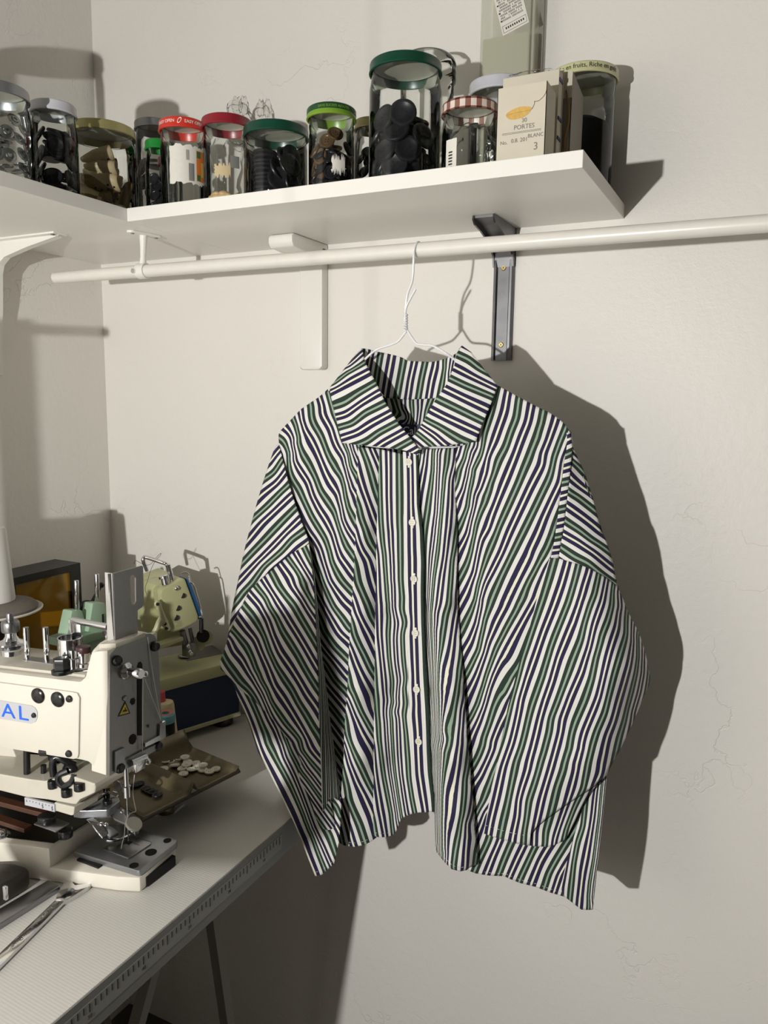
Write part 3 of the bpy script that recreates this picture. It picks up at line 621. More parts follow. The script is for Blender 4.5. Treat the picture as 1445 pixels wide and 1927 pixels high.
DK = [(526, 816, -.1), (593, 752, .1), (1006, 765, -.3), (1070, 812, -.5), (1078, 834, -.4), (676, 682, -1.2), (872, 678, -1.2), (700, 720, -2.5), (850, 715, -2.2), (930, 726, -.2), (700, 1000, -3), (900, 1000, -3), (560, 980, -1), (1050, 1000, -1), (620, 1500, -2.5), (800, 1480, -3.2), (1100, 1500, -2), (900, 1600, -3), (1063, 1670, -1.2), (1115, 1600, -1.8)]
sheet(fp, FK, UK, DK, 8)
cloth('back_panel', fp, shirt)

# ---- sleeves
f = MB()
# right: narrow armhole facing, cap, lower sleeve, turned cuff
FH0 = R2([(1120, 690), (1130, 800), (1090, 1050), (1050, 1400), (1020, 1650), (980, 1920)])+R5([(580, 300), (668, 306), (710, 50)])+R2([(1090, 1750), (1120, 1500), (1160, 1150), (1187, 850), (1165, 690)])
UH0 = guides((R2, 0, [(1120, 940), (1185, 905)]), (R2, .5, [(1085, 1095), (1165, 1070)]), (R2, 1, [(1060, 1255), (1150, 1235)]), (R2, 1.5, [(1045, 1410), (1130, 1385)]), (R2, 2, [(1020, 1565), (1110, 1545)]), (R2, 2.5, [(1000, 1720), (1090, 1700)]), (R2, 3, [(980, 1880), (1080, 1860)]), (R5, 3.5, [(590, 215), (690, 205)]), (R2, -.5, [(1130, 770), (1180, 745)]))
DH0 = [(1073, 815, .3), (1061, 874, 1.1), (1072, 880, .9), (1054, 932, 1.3), (1066, 940, 1.1), (1049, 974, 1.4), (1061, 985, 1.1), (1036, 1050, 1.6), (1051, 1050, 1.3)]
FH1 = R2([(1183, 830), (1260, 1000), (1330, 1150), (1440, 1500)])+R5([(1150, 0), (1200, 80), (1280, 330), (1333, 620), (1200, 526), (1050, 436), (900, 371), (668, 306), (710, 50)])+R2([(1070, 1900), (1092, 1750), (1122, 1500), (1162, 1150)])
UH1 = guides((R2, 0, [(1190, 1010), (1290, 1110)]), (R2, 1, [(1150, 1360), (1250, 1420), (1400, 1540)]), (R2, 2, [(1110, 1690), (1260, 1790), (1400, 1900)]), (R2, .5, [(1170, 1200), (1300, 1310)]), (R2, 1.5, [(1130, 1520), (1300, 1640), (1430, 1740)]), (R5, 2.5, [(720, 30), (900, 130), (1060, 240), (1280, 420)]),
             (R5, 3, [(700, 185), (850, 290), (1000, 360), (1150, 480), (1320, 600)]), (R2, -.5, [(1190, 880), (1240, 940)]))
DH1 = [(1076, 838, .2), (1072, 890, .9), (1066, 950, 1.3), (1058, 1010, 1.6), (1051, 1050, 1.7), (1090, 890, -.5), (1105, 930, -.6), (1085, 950, .9), (1119, 950, -.7), (1131, 1000, -.6), (1090, 1020, 1.4), (1120, 1060, 1.2), (1152, 1055, -1.2), (1161, 1100, -1.4)]
FS = R5([(565, 310), (668, 303), (900, 365), (1050, 430), (1200, 520), (1335, 618)])+R6([(1020, 0), (1090, 180), (1220, 430), (1290, 650), (1330, 850), (1352, 935), (1330, 1030), (1250, 1200), (1170, 1400), (1100, 1550), (1020, 1720), (920, 1900)])+R7([(1250, 300), (1110, 420), (850, 590), (640, 740), (550, 820), (510, 880), (497, 990), (380, 970), (200, 920), (50, 870)])+R4([(820, 800), (870, 500), (930, 250)])+R3([(960, 1750), (1000, 1550), (1060, 1250), (1130, 980)])+R5([(270, 1300), (350, 1050), (430, 730), (500, 500)])
US = guides(
    (R5, 0, [(620, 320), (570, 500), (490, 760), (410, 1000), (330, 1240), (260, 1450), (200, 1700), (150, 1880)]), (R5, 1, [(890, 390), (850, 560), (780, 800), (700, 1000), (620, 1200), (550, 1400), (480, 1650), (410, 1850)]),
    (R5, 2, [(1120, 500), (1080, 700), (1020, 850), (960, 1050)]), (R5, 3, [(1290, 620), (1270, 850), (1230, 1000), (1150, 1200)]),
    (R5, .5, [(770, 360), (700, 600), (600, 880), (500, 1130), (400, 1420), (300, 1700), (240, 1900)]), (R5, 1.5, [(1020, 440), (960, 620), (900, 850), (830, 1050)]), (R5, 2.5, [(1210, 560), (1160, 800), (1080, 1030)]), (R5, 3.5, [(1350, 690), (1370, 850)]),
    (R6, 1, [(200, 680), (120, 930), (60, 1100), (0, 1270)]), (R6, 2, [(600, 320), (560, 500), (470, 730), (380, 980), (300, 1200), (220, 1400), (200, 1550), (140, 1780), (100, 1900)]),
    (R6, 3, [(790, 500), (730, 700), (680, 950), (600, 1200), (500, 1430), (460, 1550), (430, 1700), (370, 1900)]), (R6, 4, [(1075, 430), (1010, 650), (940, 880), (880, 1120), (830, 1330), (740, 1540), (690, 1700), (640, 1900)]), (R6, 5, [(1200, 470), (1210, 700), (1180, 900), (1120, 1150), (1060, 1400), (1000, 1600), (940, 1850)]),
    (R6, 1.5, [(540, 80), (420, 420), (300, 720), (220, 1000), (150, 1200), (90, 1420), (60, 1550), (10, 1750)]), (R6, 2.5, [(700, 380), (650, 600), (560, 880), (440, 1150), (350, 1400), (330, 1550), (250, 1850)]), (R6, 3.5, [(1000, 100), (970, 350), (880, 650), (820, 900), (760, 1150), (660, 1400), (600, 1550), (560, 1700), (500, 1900)]),
    (R6, 4.5, [(1150, 520), (1110, 780), (1050, 1000), (980, 1230), (920, 1450), (860, 1600), (790, 1900)]), (R6, 5.5, [(1265, 650), (1260, 880), (1220, 1100), (1150, 1330)]),
    (R4, 1, [(1150, 200), (1110, 400), (1060, 650), (1010, 850), (970, 1050)]), (R7, 2, [(600, 200), (540, 400), (490, 550), (470, 700), (440, 900), (440, 960)]), (R7, 3, [(890, 30), (830, 230), (760, 430), (720, 600), (690, 720), (655, 850), (650, 970)]), (R7, 4, [(1110, 0), (1060, 200), (1020, 430), (930, 620), (850, 830)]),
    (R7, .5, [(320, 0), (240, 230), (180, 500), (120, 750), (100, 860)]), (R7, 1.5, [(480, 250), (420, 430), (390, 550), (380, 700), (340, 880)]), (R7, 2.5, [(700, 250), (620, 520), (580, 700), (545, 850), (540, 950)]), (R7, 3.5, [(1000, 50), (950, 250), (890, 480), (860, 580), (800, 750), (740, 930)]), (R7, 4.5, [(1220, 100), (1180, 300), (1130, 400)]))
DS = [(1034, 1051, 1.5), (1051, 1051, 1.6), (1090, 1062, 1.3), (1120, 1075, 1.0), (1162, 1103, -1.5), (1005, 1150, 1.6), (1060, 1150, 2.0), (1120, 1150, 1.9), (1160, 1150, .4), (1181, 1148, -3), (980, 1250, 1.7), (1040, 1250, 2.2), (1120, 1250, 2.3), (1190, 1250, .2), (1221, 1262, -6), (1224, 1275, -6.3), (1208, 1262, -2.6), (1205, 1200, -4.5), (1190, 1200, -1.5), (958, 1330, 1.7), (1020, 1330, 2.4), (1110, 1340, 2.4), (1170, 1340, .7), (1196, 1340, -4.2), (1208, 1315, -5.2), (1183, 1377, -2.6),
      (938, 1420, 1.7), (1000, 1380, 2.2), (1000, 1420, 2.6), (1080, 1400, 2.2), (1080, 1440, 2.6), (1140, 1420, 1.3), (1153, 1436, -.6), (1140, 1458, .6), (920, 1510, 1.6), (970, 1510, 2.4), (1040, 1500, 2.6), (1090, 1480, 2.0), (910, 1567, 1.5), (960, 1575, 2.1), (997, 1580, 2.1)]
FS2 = R7([(1250, 300), (1220, 310), (1100, 408), (840, 575), (630, 725), (540, 800), (490, 880), (485, 985), (550, 995), (690, 1000), (790, 960), (850, 925), (960, 700), (1080, 480)])
DS2 = [(1142, 1458, .3), (1090, 1490, 1.2), (1020, 1540, 1.5), (995, 1585, 1.6), (1034, 1594, 1.6), (1065, 1580, .8), (1086, 1535, .3), (1109, 1493, .0)]
sheet(f, FH0, UH0, DH0, 4); sheet(f, FH1, UH1, DH1, 4.5); sheet(f, FS2, US, DS2, 4); sheet(f, FS, US, DS, 5, extra=wr(.0006, 8))
# the back of this sleeve
sheet(f, [(1070, 830), (1095, 890), (1118, 950), (1150, 1055), (1165, 1110), (1180, 1150), (1212, 1228), (1222, 1270), (1206, 1319), (1180, 1377), (1140, 1450), (1110, 1490), (1060, 1575), (1000, 1588), (915, 1568), (940, 1420), (985, 1216), (1036, 1052), (1055, 930)], US, [(1070, 830, -.4), (1120, 950, -.8), (1165, 1110, -1.8), (1222, 1270, -6.6), (1180, 1150, -3.4), (1206, 1319, -5.6), (1140, 1450, -.9), (1000, 1588, .6), (915, 1568, .8), (985, 1216, .3), (1036, 1052, 0), (1080, 1300, -1.5), (1060, 1450, -1)], 9)
cloth('sleeve', f, shirt)['label'] = 'sleeve folded across the front, on the right'

f = MB()
FL1 = K4([(745, 225), (760, 265), (800, 420), (850, 620), (920, 850), (1000, 1080), (1082, 1290), (1090, 1348), (900, 1445), (700, 1605), (500, 1785), (400, 1905)])+K5([(250, 410), (190, 560), (168, 620), (190, 480), (210, 330), (250, 130)])+K4([(290, 1750), (350, 1450), (420, 1180), (490, 920), (560, 680), (640, 430), (700, 262), (722, 222)])
UL1 = guides((K4, 0, [(715, 145), (745, 140)]), (K4, 1, [(790, 385), (700, 530), (600, 600)]), (K4, 2, [(865, 675), (780, 750), (640, 900), (460, 1060)]), (K4, 3, [(945, 935), (800, 1080), (600, 1290), (460, 1430), (340, 1560)]), (K4, 4, [(1025, 1205), (900, 1290), (780, 1430), (580, 1600), (440, 1800), (330, 1910)]),
             (K4, .5, [(740, 300), (660, 400)]), (K4, 1.5, [(815, 535), (720, 660), (540, 800)]), (K4, 2.5, [(895, 795), (750, 930), (560, 1110), (390, 1320)]), (K4, 3.5, [(985, 1065), (820, 1230), (560, 1500), (420, 1640), (300, 1770)]), (K5, 4, [(330, 120), (240, 230)]), (K5, 4.5, [(235, 425), (195, 500)]), (K4, 4.5, [(1085, 1325), (960, 1420)]))
DL1 = [(523, 838, .4), (533, 870, .8), (553, 941, 1.1), (579, 1016, 1.7), (581, 1023, 1.8), (517, 840, -.2), (493, 913, -.3), (515, 920, .6), (470, 996, -.3), (510, 1000, 1.3), (545, 1000, 1.5), (448, 1091, -.3), (480, 1080, 1.2), (530, 1050, 1.9), (431, 1190, .1), (450, 1150, .9)]
UL = guides(
    (K5, 0, [(215, 510), (290, 590), (380, 700), (450, 850), (490, 970), (540, 1080), (610, 1190), (660, 1330), (740, 1450), (830, 1580), (920, 1680), (990, 1760)]), (K5, 1, [(360, 250), (460, 370), (530, 480), (590, 600), (640, 750), (720, 930), (800, 1050), (900, 1200), (970, 1340), (1070, 1500), (1140, 1620), (1210, 1720)]),
    (K5, 2, [(510, 40), (600, 150), (640, 250), (720, 370), (790, 520), (880, 660), (960, 790), (1040, 940), (1110, 1060), (1180, 1170)]), (K5, 3, [(740, 10), (830, 130), (920, 240), (1010, 400), (1100, 550), (1160, 650)]), (K4, 4, [(850, 1500), (960, 1650), (1050, 1800)]), (K5, 4, [(1010, 0), (1080, 110), (1140, 220)]), (K4, 5, [(1030, 1370), (1090, 1500)]),
    (K5, -1, [(130, 830), (190, 930), (250, 1010), (330, 1120)]), (K5, -.5, [(190, 620), (240, 750), (330, 850), (400, 970), (480, 1100), (560, 1250), (620, 1380)]), (K5, .5, [(290, 370), (380, 500), (480, 620), (560, 800), (630, 950), (700, 1150), (800, 1290), (900, 1450), (1000, 1620), (1090, 1800)]),
    (K5, 1.5, [(430, 120), (540, 250), (620, 400), (680, 580), (760, 760), (880, 930), (980, 1090), (1060, 1230), (1180, 1400)]), (K5, 2.5, [(610, 0), (680, 110), (760, 240), (860, 400), (960, 560), (1060, 730), (1170, 920)]), (K4, 3.5, [(760, 1570), (880, 1740)]), (K5, 3.5, [(900, 0), (1000, 150), (1090, 300), (1150, 390)]), (K4, 4.5, [(930, 1430), (1040, 1620), (1120, 1750)]),
    (K6, 0, [(770, 320), (850, 420), (980, 570)]), (K6, -.5, [(760, 400), (820, 520), (990, 740)]), (K6, -1, [(830, 640), (980, 850)]))
ULS = guides((K5, -1, [(330, 1120), (390, 1220), (460, 1360), (530, 1520), (600, 1700)]), (K6, -1, [(380, 230), (460, 370), (560, 550), (650, 720), (740, 920), (800, 1060), (880, 1250), (950, 1450), (1040, 1680)]), (K6, -1.5, [(225, 110), (330, 400), (460, 680), (600, 980), (760, 1330), (850, 1550), (930, 1740)]), (K6, -.5, [(400, -40), (480, 100), (540, 250), (580, 400), (680, 600), (760, 800), (830, 1000), (900, 1200), (1000, 1400), (1100, 1620)]),
    (K6, 0, [(560, 130), (640, 330), (720, 480), (830, 750), (920, 960), (1000, 1130), (1080, 1270), (1135, 1430)]), (K6, .5, [(960, 900), (1090, 1060), (1190, 1230)]), (K6, 1, [(1160, 950), (1200, 1060)]))
FL = K4([(1090, 1344)])+[(585, 1058), (590, 1100), (594, 1180), (598, 1266), (601, 1360), (604, 1410), (606, 1460), (615, 1480), (620, 1505)]+K6([(1000, 880), (900, 750), (820, 600), (770, 480), (740, 380), (690, 270), (580, 150), (459, -15)])+K5([(600, 1440), (440, 1290), (300, 1180), (215, 1075)])+[(415, 1259.5), (413, 1246), (423, 1220), (428, 1203)]+K5([(190, 556), (250, 406)])+K4([(400, 1900), (500, 1780), (700, 1600), (900, 1440)])
FLS = K5([(215, 1070), (330, 1160), (470, 1270), (640, 1430), (760, 1540)])+K6([(640, 100), (780, 240), (850, 420), (920, 600), (1020, 760), (1180, 880)])+[(641, 1500), (642, 1514), (641, 1543), (638, 1584), (630, 1619), (628, 1626), (619, 1634), (606, 1646), (593, 1649), (573, 1597.5), (553, 1548), (533, 1506), (506, 1453), (485, 1415), (470, 1366), (458, 1336), (446.5, 1309), (440, 1288)]
DLS = [(437, 1278, .1), (458, 1336, 1.4), (470, 1366, 1.8), (485, 1415, 2.8), (510, 1460, 5.0), (533, 1506, 7.6), (553, 1548, 9.6), (565, 1575, 9.0), (593, 1649, 7.2), (630, 1619, 6.9), (480, 1310, 1.4), (510, 1350, 2.2), (540, 1400, 3.0), (570, 1450, 3.6), (600, 1490, 3.9), (520, 1420, 3.9), (560, 1500, 6.8), (575, 1535, 8.0), (585, 1560, 7.8), (610, 1600, 6.9), (600, 1540, 6.2), (620, 1560, 5.6), (640, 1510, 3.8), (638, 1570, 5.4)]
DL = [(581, 1023, 1.8), (590, 1100, 2.8), (598, 1266, 4.0), (604, 1415, 4.6), (606, 1470, 4.9), (545, 1060, 1.9), (500, 1090, 1.5), (540, 1150, 2.3), (480, 1200, 1.7), (450, 1160, .9), (428, 1205, .0), (430, 1235, .5), (414, 1250, -.4), (440, 1290, .6), (510, 1260, 2.4), (560, 1300, 3.4), (500, 1320, 2.6), (470, 1366, 2.0), (520, 1390, 3.4), (485, 1415, 3.0), (505, 1420, 4.0), (533, 1506, 5.2), (548, 1500, 5.4), (553, 1548, 6.0), (575, 1560, 6.6), (593, 1649, 7.6), (610, 1600, 6.8), (630, 1619, 6.9),
      (560, 1450, 4.2), (580, 1500, 4.6), (600, 1545, 5.2), (620, 1560, 5.8), (640, 1510, 4.4), (638, 1570, 5.6), (575, 1400, 4.3)]
FLF = [(581, 1023), (585, 1058), (590, 1100), (594, 1180), (598, 1266), (601, 1360), (603.5, 1415), (606, 1500), (608, 1528), (610, 1531), (620, 1528), (630, 1522), (640, 1513), (638, 1470), (632, 1430), (622, 1360), (615, 1300), (602, 1200), (594, 1100), (587, 1050)]
UFL = guides((ID, -.25, [(584, 1040), (592, 1130), (597, 1200), (601, 1260), (603, 1330), (604, 1420), (606, 1520)]), (ID, 0, [(596, 1130), (602, 1200), (606, 1270), (608, 1340), (609, 1420), (611, 1520)]), (ID, 1, [(599, 1130), (607, 1210), (613, 1290), (618, 1360), (623, 1430), (626, 1520)]), (ID, 2, [(611, 1210), (618, 1290), (624, 1360), (632, 1430), (638, 1510)]))
DFL = [(581, 1023, 1.8), (590, 1100, 2.8), (598, 1266, 4.0), (604, 1415, 4.8), (608, 1528, 5.6), (588, 1045, 1.4), (596, 1100, 1.7), (602, 1160, 1.8), (611, 1260, 1.6), (618, 1320, 1.6), (628, 1400, 1.9), (640, 1505, 2.4), (612, 1400, 4.0), (620, 1500, 4.6)]
sheet(f, FL1, UL1, DL1, 4.5); sheet(f, FL, UL, DL, 4.5, extra=wr(.0006, 12)); sheet(f, FLS, ULS, DLS, 4.5, extra=wr(.0006, 13)); sheet(f, FLF, UFL, DFL, 3.5)
sheet(f, [(523, 845), (541, 905), (566, 981), (579, 1025), (588, 1100), (598, 1250), (606, 1400), (620, 1500), (632, 1560), (625, 1615), (596, 1635), (560, 1550), (500, 1425), (470, 1345), (444, 1285), (418, 1252), (430, 1205), (445, 1120), (480, 970), (512, 870)], UL,
      [(523, 845, -.4), (579, 1025, .2), (598, 1250, .8), (606, 1400, 2.0), (632, 1560, 5.2), (596, 1635, 6.8), (562, 1552, 8.6), (540, 1500, 6.5), (580, 1500, 5.6), (590, 1580, 7.2), (500, 1425, 3.4), (418, 1252, -.8), (445, 1120, -.6), (480, 970, -.6), (520, 1150, -.4), (540, 1350, 1.0)], 9)
cloth('sleeve', f, shirt)['label'] = 'sleeve hanging straight down over the table edge, on the left'

# ---- collar, neck band, label
f = MB()
FCL = KC([(325, 60), (270, 115), (220, 180), (165, 250), (120, 310), (78, 360), (100, 470), (140, 640), (175, 776), (260, 788), (350, 797), (450, 805), (550, 818), (640, 832), (745, 868), (757, 850), (755, 825), (690, 740), (600, 630), (500, 470), (430, 320), (380, 230), (340, 150)])
UCL = guides((KC, 0, [(320, 185), (220, 240), (110, 330)]), (KC, 1, [(420, 330), (300, 400), (200, 470), (110, 500)]), (KC, 2, [(495, 480), (350, 550), (250, 630), (150, 660)]), (KC, 3, [(600, 620), (450, 700), (370, 760), (300, 790)]), (KC, 4, [(690, 760), (600, 810)]),
             (KC, .5, [(370, 240), (230, 315), (85, 390)]), (KC, 1.5, [(440, 400), (330, 470), (200, 560), (125, 580)]), (KC, 2.5, [(540, 550), (380, 640), (280, 700), (165, 740)]), (KC, 3.5, [(640, 690), (480, 780)]), (KC, -.5, [(325, 100), (230, 190)]))
DCL = [(681, 655, -.3), (650, 690, .6), (620, 730, .9), (632, 790, 1.6), (644, 832, 1.9), (690, 838, 2.2), (740, 845, 2.4), (785, 857, 2.5), (690, 695, 1.6), (700, 740, 2.3), (670, 770, 2.2), (720, 775, 2.6), (750, 805, 2.6), (785, 845, 2.5)]
sheet(f, FCL, UCL, DCL, 4)
cloth('collar', f, shirt, 0.0012)
f = MB()
FCR = KC([(1080, 40), (1150, 90), (1250, 220), (1350, 345), (1300, 480), (1240, 620), (1182, 770), (1050, 785), (900, 803), (800, 806), (770, 815), (720, 790), (690, 745), (700, 735), (735, 700), (760, 660), (800, 590), (880, 450), (960, 340), (1020, 200), (1040, 100)])
UCR = guides((KC, 0, [(1060, 115), (1130, 145), (1210, 210)]), (KC, 1, [(985, 285), (1100, 340), (1320, 430)]), (KC, 2, [(905, 450), (1050, 520), (1250, 620)]), (KC, 3, [(800, 600), (900, 650), (1070, 755)]), (KC, 4, [(740, 700), (850, 790)]),
             (KC, .5, [(1025, 205), (1150, 270), (1340, 365)]), (KC, 1.5, [(950, 365), (1100, 440), (1290, 530)]), (KC, 2.5, [(840, 520), (950, 580), (1210, 700)]), (KC, 3.5, [(765, 645), (880, 725), (950, 790)]))
DCR = [(869, 650, -.4), (885, 665, .3), (905, 690, .5), (935, 725, .6), (925, 760, 1.3), (905, 810, 1.7), (893, 832, 1.8), (850, 838, 2.1), (800, 841, 2.2), (772, 825, 1.7), (855, 690, 1.0), (845, 720, 1.8), (880, 730, 1.7), (820, 760, 2.2), (860, 790, 2.2), (790, 800, 2.1)]
sheet(f, FCR, UCR, DCR, 4)
cloth('collar', f, shirt, 0.0012)
f = MB()
FBN = KC([(325, 62), (380, 70), (430, 85), (520, 102), (600, 122), (635, 135), (660, 152), (700, 158), (760, 161), (850, 165), (900, 156), (960, 138), (1030, 105), (1075, 45), (1085, 120), (1030, 250), (960, 380), (890, 437), (800, 443), (700, 447), (600, 444), (500, 436), (430, 340), (370, 240)])
UBN = guides((KC, 0, [(465, 100), (440, 250), (430, 330)]), (KC, 1, [(640, 160), (615, 300), (590, 430)]), (KC, 2, [(800, 180), (775, 300), (750, 440)]), (KC, 3, [(955, 220), (930, 340), (915, 420)]), (KC, -.5, [(395, 100), (380, 180)]), (KC, .5, [(550, 120), (520, 280), (500, 400)]), (KC, 1.5, [(720, 170), (690, 300), (670, 440)]), (KC, 2.5, [(880, 180), (850, 300), (830, 420)]), (KC, 3.5, [(1010, 130), (985, 240)]))
DBN = [(681, 655, -.4), (690, 660, -1.4), (707, 662, -2.3), (750, 670, -2.9), (790, 680, -3.1), (820, 680, -2.9), (840, 675, -2.3), (855, 665, -1.5), (868, 652, -.5), (725, 748, -1.8), (770, 751, -2.4), (822, 749, -2.0), (700, 710, -1.6), (850, 710, -1.2)]
sheet(f, FBN, UBN, DBN, 4, extra=wr(.0009, 4, .06, .004))
cloth('neck_band', f, shirt, 0.0012)
f = MB()
FBG = KC([(495, 437), (600, 446), (700, 449), (800, 445), (895, 437), (900, 500), (860, 700), (740, 800), (640, 760), (540, 560)])
UBG = guides((KC, 0, [(560, 445), (575, 480), (640, 590)]), (KC, .5, [(640, 450), (630, 520), (620, 600)]), (KC, 1, [(700, 450), (705, 600)]), (KC, 1.5, [(760, 450), (765, 520), (750, 610)]), (KC, 2, [(850, 445), (810, 540)]))
f2 = lambda V: .0022*np.sin(V[:, 0]*.55)*np.clip((800-V[:, 1])/50, 0, 1)
sheet(f, FBG, UBG, [(725, 750, -1.9), (770, 752, -2.5), (822, 750, -2.1), (780, 790, -2.7), (780, 830, -2.6), (740, 800, -2.5), (815, 800, -2.4)], 3, extra=f2)
cloth('back_yoke', f, shirt)
M_LABEL = mat('navy_satin', srgb(24, 26, 66), 0.45)
lb = PY(776, 812, YH+0.021)
Mx = Matrix(((1, 0, 0, lb.x), (0, 0, -1, lb.y), (0, 1, 0, lb.z), (0, 0, 0, 1)))
o = obj('neck_label', MB().box(lb.x-0.0215, lb.x+0.0215, lb.y, lb.y+0.0006, lb.z-0.009, lb.z+0.0098), M_LABEL, shirt, smooth=False)
o['label'] = 'navy woven label with white lettering'
f = MB(); text_mesh(f, 'Calle', 0.0155, Mx @ Matrix.Translation((0.0005, 0.0005, 0)), 0.0002)
obj('lettering', f, mat('white_thread', srgb(228, 228, 232), 0.6), o, smooth=False)

# ---- buttons
def button_mb(r=0.0051, h=0.0019, holes=4):
    m = MB().lathe([(0, 0), (r*0.82, 0), (r, h*0.4), (r, h*0.75), (r*0.92, h), (r*0.78, h), (r*0.66, h*0.72), (0, h*0.66)], n=28)
    return m
def on_placket(x, y):
    d = tps(DD, .05)([(x, y)])[0]/100
    return PY(x, y, YH-d)
M_TH = mat('buttonhole_thread', srgb(226, 224, 214), 0.7)
for i, (x, y) in enumerate([(770, 869), (776.5, 983), (779.5, 1089), (782, 1191), (784.5, 1297), (788.5, 1395)]):
    c = on_placket(x, y)+Vector((0, -0.0006, 0))
    rot = Matrix.Rotation(math.radians(90), 4, 'X') @ Matrix.Rotation(random.Random(i).uniform(-.15, .15), 4, 'X')
    b = button_mb()
    for v in b.bm.verts: v.co = Matrix.Translation(c) @ rot @ v.co
    o = obj('button', b, M_BTN, shirt)
    o['label'] = 'small off-white four-hole button'
    f = MB()
    for ax, az in ((-1, -1), (1, -1), (-1, 1), (1, 1)):
        p = Matrix.Translation(c) @ rot @ Vector((ax*0.0012, az*0.0012, 0.0012))
        f.cyl(p, p+Vector((0, -0.00045, 0)), 0.00055, n=8)
    obj('thread_holes', f, mat('stitch_brown', srgb(120, 112, 92), 0.7) if i == 0 else bpy.data.materials['stitch_brown'], o)
    f = MB(); cz = c+Vector((0, 0.0004, 0))
    f.box(cz.x-0.0016, cz.x+0.0016, cz.y-0.0009, cz.y+0.0002, cz.z-0.0078, cz.z+0.0078, bev=0.0004)
    obj('buttonhole', f, M_TH, shirt)

# ---- hem stitching
def stitches(mb, pl, D, lift=.0010, on=5.0, off=3.2):
    ev = tps(D, .05); q = dens(pl, 1.0); s = 0; k = 0; run = []
    for p in q:
        k += 1; ph = k % int(on+off)
        if ph < on: run.append(p)
        elif run:
            ds = ev(run)/100
            if len(run) > 2: mb.tube([PY(run[i][0], run[i][1], YH-ds[i]-lift) for i in (0, len(run)//2, len(run)-1)], .00022, 4)
            run = []
    return mb
M_ST = mat('stitch_white', srgb(226, 226, 220), .7)
fpn = [c for c in shirt.children if c.name.startswith('front_panel')]; sl = [c for c in shirt.children if c.name.startswith('sleeve')]
for par, pl, D, lf in ((fpn[0], [(642, 1581), (655, 1585), (670, 1586.5), (686, 1583), (698, 1576)], DB, .001), (fpn[0], [(706, 1567), (716, 1569), (728, 1568), (738, 1565)], DC, .001),
                       (fpn[1], [(836, 1614), (852, 1629), (866, 1633), (880, 1630)], DE, .001), (fpn[1], [(905, 1640), (925, 1643), (950, 1644), (962, 1649), (980, 1656), (1008, 1663), (1036, 1673), (1056, 1680)], DF, .001),
                       (sl[0], [(914, 1553), (935, 1560), (965, 1568), (992, 1573)], DS, .001), (sl[1], [(606.5, 1513), (613, 1513), (624, 1509), (636, 1501)], DFL, .0016), (sl[1], [(595, 1641), (605, 1638), (617, 1628), (626, 1622)], DLS, .001)):
    obj('hem_stitching', stitches(MB(), pl, D, lf), M_ST, par, smooth=False)
# ------------------------------------------------------------------ jars and what is in them
rnd = random.Random(7)
def view_ang(x, y): return math.atan2(CAM[1]-y, CAM[0]-x)
def lid_mat(n, c, rough=0.3, metal=0.0): return mat(n, c, rough, metal, noise=(120, 0.06))
M_LID = dict(silver=lid_mat('lid_silver', srgb(150, 152, 154), 0.35, 0.7), white=lid_mat('lid_white', srgb(206, 206, 212), 0.3), gold=lid_mat('lid_gold', srgb(168, 160, 108), 0.35, 0.4),
             red=lid_mat('lid_red', srgb(214, 58, 44)), crimson=lid_mat('lid_crimson', srgb(142, 30, 44)), green=lid_mat('lid_dark_green', srgb(10, 66, 48)), lime=lid_mat('lid_lime', srgb(124, 160, 48)),
             bright=lid_mat('lid_bright_green', srgb(30, 140, 56)), maroon=lid_mat('lid_maroon', srgb(94, 20, 32)), cream=lid_mat('lid_cream', srgb(206, 206, 160)), deepgreen=lid_mat('lid_band_green', srgb(28, 74, 44)))
M_LINER = mat('lid_lining', srgb(196, 194, 178), .4)
M_INKW = mat('ink_white', srgb(240, 236, 226), 0.5); M_INKD = mat('ink_dark', srgb(40, 44, 36), 0.5)
def checker():
    m = bpy.data.materials.new('gingham'); m.use_nodes = True; nt = m.node_tree; b = nt.nodes['Principled BSDF']
    N = nt.nodes.new; L = nt.links.new; tc = N('ShaderNodeTexCoord'); sp = N('ShaderNodeSeparateXYZ'); L(tc.outputs['Object'], sp.inputs[0])
    at = N('ShaderNodeMath'); at.operation = 'ARCTAN2'; L(sp.outputs[1], at.inputs[0]); L(sp.outputs[0], at.inputs[1])
    def band(src, k, off=0.0):
        a = N('ShaderNodeMath'); a.operation = 'MULTIPLY_ADD'; L(src, a.inputs[0]); a.inputs[1].default_value = k; a.inputs[2].default_value = off
        f = N('ShaderNodeMath'); f.operation = 'FRACT'; L(a.outputs[0], f.inputs[0]); g = N('ShaderNodeMath'); g.operation = 'GREATER_THAN'; L(f.outputs[0], g.inputs[0]); g.inputs[1].default_value = 0.5; return g.outputs[0]
    s = N('ShaderNodeMath'); s.operation = 'ADD'; L(band(at.outputs[0], 16/(2*math.pi)), s.inputs[0]); L(band(sp.outputs[2], 1/0.017, 0.35), s.inputs[1])
    h = N('ShaderNodeMath'); h.operation = 'MULTIPLY'; L(s.outputs[0], h.inputs[0]); h.inputs[1].default_value = 0.5
    cr = N('ShaderNodeValToRGB'); cr.color_ramp.interpolation = 'CONSTANT'; e = cr.color_ramp.elements
    e[0].color = srgb(232, 222, 212)+(1,); e[1].position = 0.4; e[1].color = srgb(150, 104, 90)+(1,); x = e.new(0.9); x.color = srgb(82, 36, 28)+(1,)
    L(h.outputs[0], cr.inputs[0]); L(cr.outputs[0], b.inputs['Base Color']); b.inputs['Roughness'].default_value = 0.35
    return m
M_LID['gingham'] = checker()

